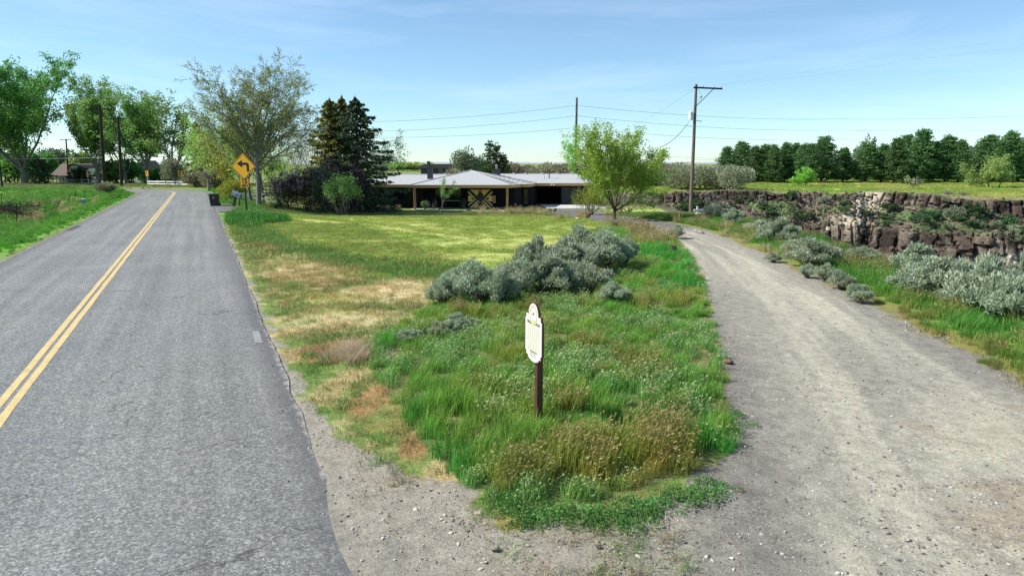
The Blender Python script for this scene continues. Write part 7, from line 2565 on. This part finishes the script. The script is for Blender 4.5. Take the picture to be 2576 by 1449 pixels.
    # ---- dead bush in the canyon, brush piles on the rim
    def twiggy(name, p, w, h, n, lab, seed, mt='twig_dead', leaf=900):
        st, lf, L, S = bush(seed, w, h, w * .8, lobes=14, leaves=leaf, size=0.20, aspect=0.10, stems=n, twig=0.02, upright=0.9)
        return place_tree(name, p, st, [("twigs", leaf_mesh("twigs", [lf]), B[mt])], B['bark_twig'], None, lab, 'bush')
    b = atd(1792, 505, 64); b[2] = -4.2
    hgt = atd(1792, 452, 64)[2] + 4.2
    twiggy("dead_bush", (b[0], 64, -4.2), 2.6, hgt, 34, 'leafless grey brown bush standing in the canyon behind the utility pole', 360, leaf=2600)
    for i, (px, py, lab) in enumerate([(2387, 466, 'brush pile on the far bank above the rim'), (2420, 473, 'low brush pile right of the larger one on the far bank')]):
        q = atd(px, py, 96); z = h1(q[0], 96)
        twiggy("brush_pile", (q[0], 96, z), 2.4, 0.95 if i == 0 else 0.6, 22, lab, 365 + i, leaf=500)


trees()


# ---------------------------------------------------------------- sagebrush
def sagebrush():
    var = [sage_mesh(700 + k, 1.4, 1.0, 1500, 6) for k in range(4)]
    firsts = {}
    rg = np.random.default_rng(31)
    items = [  # px, base py, width px, top py, where
        (1118, 768, 84, 695, 'sagebrush at the left end of the big clump on the island'),
        (1160, 745, 100, 668, 'sagebrush behind the left end of the big clump'),
        (1205, 758, 120, 655, 'tall sagebrush left of the middle of the big clump, bare stems showing'),
        (1262, 765, 90, 668, 'sagebrush in front at the left middle of the big clump'),
        (1300, 742, 130, 648, 'sagebrush in the middle of the big clump'),
        (1345, 700, 100, 600, 'sagebrush standing up behind the middle of the big clump'),
        (1375, 738, 130, 640, 'broad sagebrush right of the middle of the big clump'),
        (1425, 735, 110, 650, 'sagebrush at the front right of the big clump'),
        (1485, 738, 110, 655, 'sagebrush at the right front corner of the big clump'),
        (1440, 690, 130, 600, 'sagebrush behind the right front of the big clump'),
        (1465, 655, 110, 568, 'tallest sagebrush at the back of the big clump'),
        (1520, 680, 110, 575, 'dark tall sagebrush at the right back of the big clump'),
        (1568, 670, 80, 595, 'pale sagebrush at the far right of the big clump'),
        (1545, 762, 80, 712, 'small greyish sagebrush apart from the right end of the big clump'),
        (1150, 838, 70, 788, 'low sagebrush sprig in the grass left of the sign, right one'),
        (1105, 848, 60, 806, 'low sagebrush sprig in the grass left of the sign, middle one'),
        (1030, 856, 70, 826, 'low pale sagebrush sprig at the left edge of the island'),
        (1183, 828, 50, 795, 'tiny sagebrush sprig left of the sign'),
        (1955, 612, 95, 548, 'sagebrush on the bank where the drive meets the canyon rim'),
        (1905, 585, 60, 552, 'smaller sagebrush behind the one on the bank'),
        (1800, 556, 60, 512, 'bluish sagebrush right of the white cross'),
        (1845, 568, 50, 525, 'bluish sagebrush second right of the white cross'),
        (2045, 672, 120, 598, 'large sagebrush right of the drive with dark underside'),
        (1998, 640, 60, 600, 'small sagebrush left of the large one by the drive'),
        (2030, 700, 42, 662, 'small sagebrush at the drive edge below the large one'),
        (2075, 708, 55, 665, 'small sagebrush at the drive edge, second from the large one'),
        (2115, 728, 60, 680, 'small sagebrush at the drive edge, third from the large one'),
        (2160, 762, 56, 712, 'small round sagebrush at the drive edge, nearest the camera'),
        (2165, 660, 80, 620, 'pale low sagebrush on the rim beyond the green bank'),
        (1700, 600, 40, 565, 'wispy sagebrush on the left edge of the drive'),
        (2300, 690, 110, 612, 'sagebrush on the canyon rim left of the driftwood, rear one'),
        (2350, 745, 150, 640, 'wide sagebrush on the canyon rim above the driftwood'),
        (2290, 742, 100, 680, 'sagebrush on the rim at the edge of the bright grass'),
        (2420, 745, 120, 665, 'brownish sagebrush behind the driftwood'),
        (2490, 795, 180, 645, 'biggest sagebrush at the right edge behind the driftwood'),
        (2555, 815, 140, 690, 'sagebrush cut by the right border of the view'),
        (2395, 765, 90, 722, 'low sagebrush just left of the driftwood'),
        (2560, 760, 120, 640, 'rear sagebrush at the right border of the view'),
        (1945, 660, 40, 635, 'tiny sagebrush in the grass right of the drive'),
    ]
    for i, (px, py, w, top, lab) in enumerate(items):
        b = at(px, py)
        if b[1] > 60 and px > 1780: b = atd(px, py, 48); b[2] = h1(b[0], 48)
        D = b[1] * math.cos(PITCH) + (CAM_H - b[2]) * math.sin(PITCH)
        wd = w / FPX * D * 1.12
        hh = (atd(px, top, b[1])[2] - b[2])
        hh = max(hh * 0.94, wd * 0.35)
        sc = (wd / 1.4, wd / 1.4, hh / 0.98)
        v = i % 4
        grp = 'sagebrush on the island and along the canyon rim'
        if v not in firsts:
            t = place_tree("sagebrush", b, var[v][0], [("foliage", var[v][1], MT['leaf_sage'])], MT['bark_twig'], None, lab, 'sagebrush', grp)
            t.scale = sc; t.rotation_euler = (0, 0, rg.uniform(0, 6.28)); firsts[v] = t
        else:
            copy_tree(firsts[v], b, rg.uniform(0, 6.28), sc, lab, grp)


sagebrush()


# ---------------------------------------------------------------- rocks and shrubs of the canyon wall
def canyon_details():
    rng = np.random.default_rng(55)
    vis = (CPX > 0.16) & (CPX < 0.80) & (CZm > -9)
    tal = vis & (CST < 0.5) & (CVV > 0.9)
    edge = vis & (CST >= 0.5)
    rim = vis & (CVV > -1.2) & (CVV < 0.1)
    meshes = [rock_mesh("rock", 800 + k, 0.5, 2, 0.25) for k in range(6)]
    pale = [rock_mesh("rock", 820 + k, 0.5, 2, 0.2) for k in range(3)]
    for me in meshes: me.materials.append(MT['basalt'])
    for me in pale: me.materials.append(MT['pale_rock'])
    T = np.argwhere(tal); E = np.argwhere(edge); Rm = np.argwhere(rim)
    picks = [(T[rng.integers(len(T))], 't') for _ in range(130)] + [(E[rng.integers(len(E))], 'e') for _ in range(120)] + [(Rm[rng.integers(len(Rm))], 'r') for _ in range(45)]
    for (ij, kd) in picks:
        i, j = ij
        p = V3(CXm[i, j], CYm[i, j], CZm[i, j])
        q = CPX[i, j]; vv = CVV[i, j]
        chute = abs(q - (0.528 - 0.005 * vv)) < 0.018 + 0.002 * vv and vv < 6.5
        low = vv > 7.3 and rng.random() < 0.45
        me = pale[rng.integers(3)] if (chute or low or q > 0.735 and vv > 6.4) else meshes[rng.integers(6)]
        s = rng.uniform(0.35, 0.8) if kd != 'r' else rng.uniform(0.22, 0.5)
        if kd == 'e': s = rng.uniform(0.4, 0.85)
        o = link("rock", me, None, cliff)
        o.location = tuple(p + V3(0, 0, 0.05 * s)); o.rotation_euler = tuple(rng.uniform(0, 6.28, 3) * V3(0.15, 0.15, 1))
        o.scale = (s * rng.uniform(.8, 1.3), s * rng.uniform(.8, 1.2), s * (rng.uniform(.6, .9) if kd != 'e' else rng.uniform(1.0, 1.7)))
    # smaller talus blocks, too many to pick apart
    import bmesh
    vs, fs = [], []
    base = [np.array([v.co[:] for v in rock_mesh("blocks", 840 + k, 0.5, 1, 0.25).vertices]) for k in range(4)]
    polys = [np.array([list(pp.vertices) for pp in rock_mesh("blocks", 840 + k, 0.5, 1, 0.25).polygons]) for k in range(4)]
    Vs, Ts = [], []
    nb = 0
    for _ in range(2600):
        i, j = T[rng.integers(len(T))] if rng.random() < 0.7 else E[rng.integers(len(E))]
        k = rng.integers(4)
        a = rng.uniform(0, 6.28); s = rng.uniform(0.14, 0.5)
        R = np.array([[math.cos(a), -math.sin(a), 0], [math.sin(a), math.cos(a), 0], [0, 0, 1]])
        v = (base[k] * V3(s * rng.uniform(.7, 1.3), s, s * rng.uniform(.6, 1.1))) @ R.T + V3(CXm[i, j], CYm[i, j], CZm[i, j] + 0.05)
        Vs.append(v); Ts.append(polys[k] + nb); nb += len(v)
    me = np_mesh("talus_blocks", np.concatenate(Vs), None, np.concatenate(Ts))
    tag(link("talus_blocks", me, MT['basalt'], cliff), 'small broken basalt blocks on the canyon wall', kind='stuff')
    # shrubs rooted on the wall
    protos = []
    n = 0
    spots = []
    zones_ = [(0.17, 0.30, 1.2, 6.0, 13, 'green'), (0.30, 0.42, 1.2, 5.5, 10, 'green'), (0.42, 0.60, 1.0, 6.0, 8, 'green'), (0.44, 0.56, 1.5, 6.2, 5, 'sage'), (0.60, 0.68, 1.0, 6.0, 8, 'green'), (0.655, 0.80, 0.9, 5.5, 20, 'green'), (0.62, 0.80, 1.0, 6.4, 14, 'sage'), (0.45, 0.80, 7.4, 9.5, 10, 'sage')]
    for (q0, q1, v0, v1, cnt, kd) in zones_:
        M = np.argwhere((CPX > q0) & (CPX < q1) & (CVV > v0) & (CVV < v1) & (CST < 0.6))
        for _ in range(cnt):
            i, j = M[rng.integers(len(M))]; spots.append((CPX[i, j], V3(CXm[i, j], CYm[i, j], CZm[i, j]), kd))
    spots.sort(key=lambda s: s[0])
    cg = cs = 0
    for q, p, kd in spots:
        if kd == 'green':
            lab = 'dark green shrub on the canyon wall, %s from the left' % ORD[cg]; cg += 1
        else:
            lab = 'grey green shrub on the canyon wall, %s from the left' % ORD[cs]; cs += 1
        same = [t for t, k in protos if k == kd]
        s = rng.uniform(0.45, 1.15)
        sc = (s * rng.uniform(0.9, 1.5), s * rng.uniform(0.9, 1.4), s * rng.uniform(.8, 1.1))
        if len(same) < 3:
            st, lf, L, S = bush(900 + n, 2.4, 1.5, 2.2, lobes=16, leaves=1100, size=0.17 if kd == 'green' else 0.13, stems=8, twig=0.02, upright=0.8, lob=(0.12, 0.26), shell=0.8)
            t = place_tree("canyon_shrub", p - V3(0, 0, 0.2), st, [("foliage", leaf_mesh("foliage", [lf]), MT['leaf_canyon' if kd == 'green' else 'leaf_olive'])], MT['bark_twig'], None, lab, 'shrub', 'shrubs on the canyon wall')
            t.scale = sc; protos.append((t, kd)); n += 1
        else:
            copy_tree(same[rng.integers(3)], p - V3(0, 0, 0.2), rng.uniform(0, 6.28), sc, lab, 'shrubs on the canyon wall')


canyon_details()
print('objects', len(bpy.data.objects))
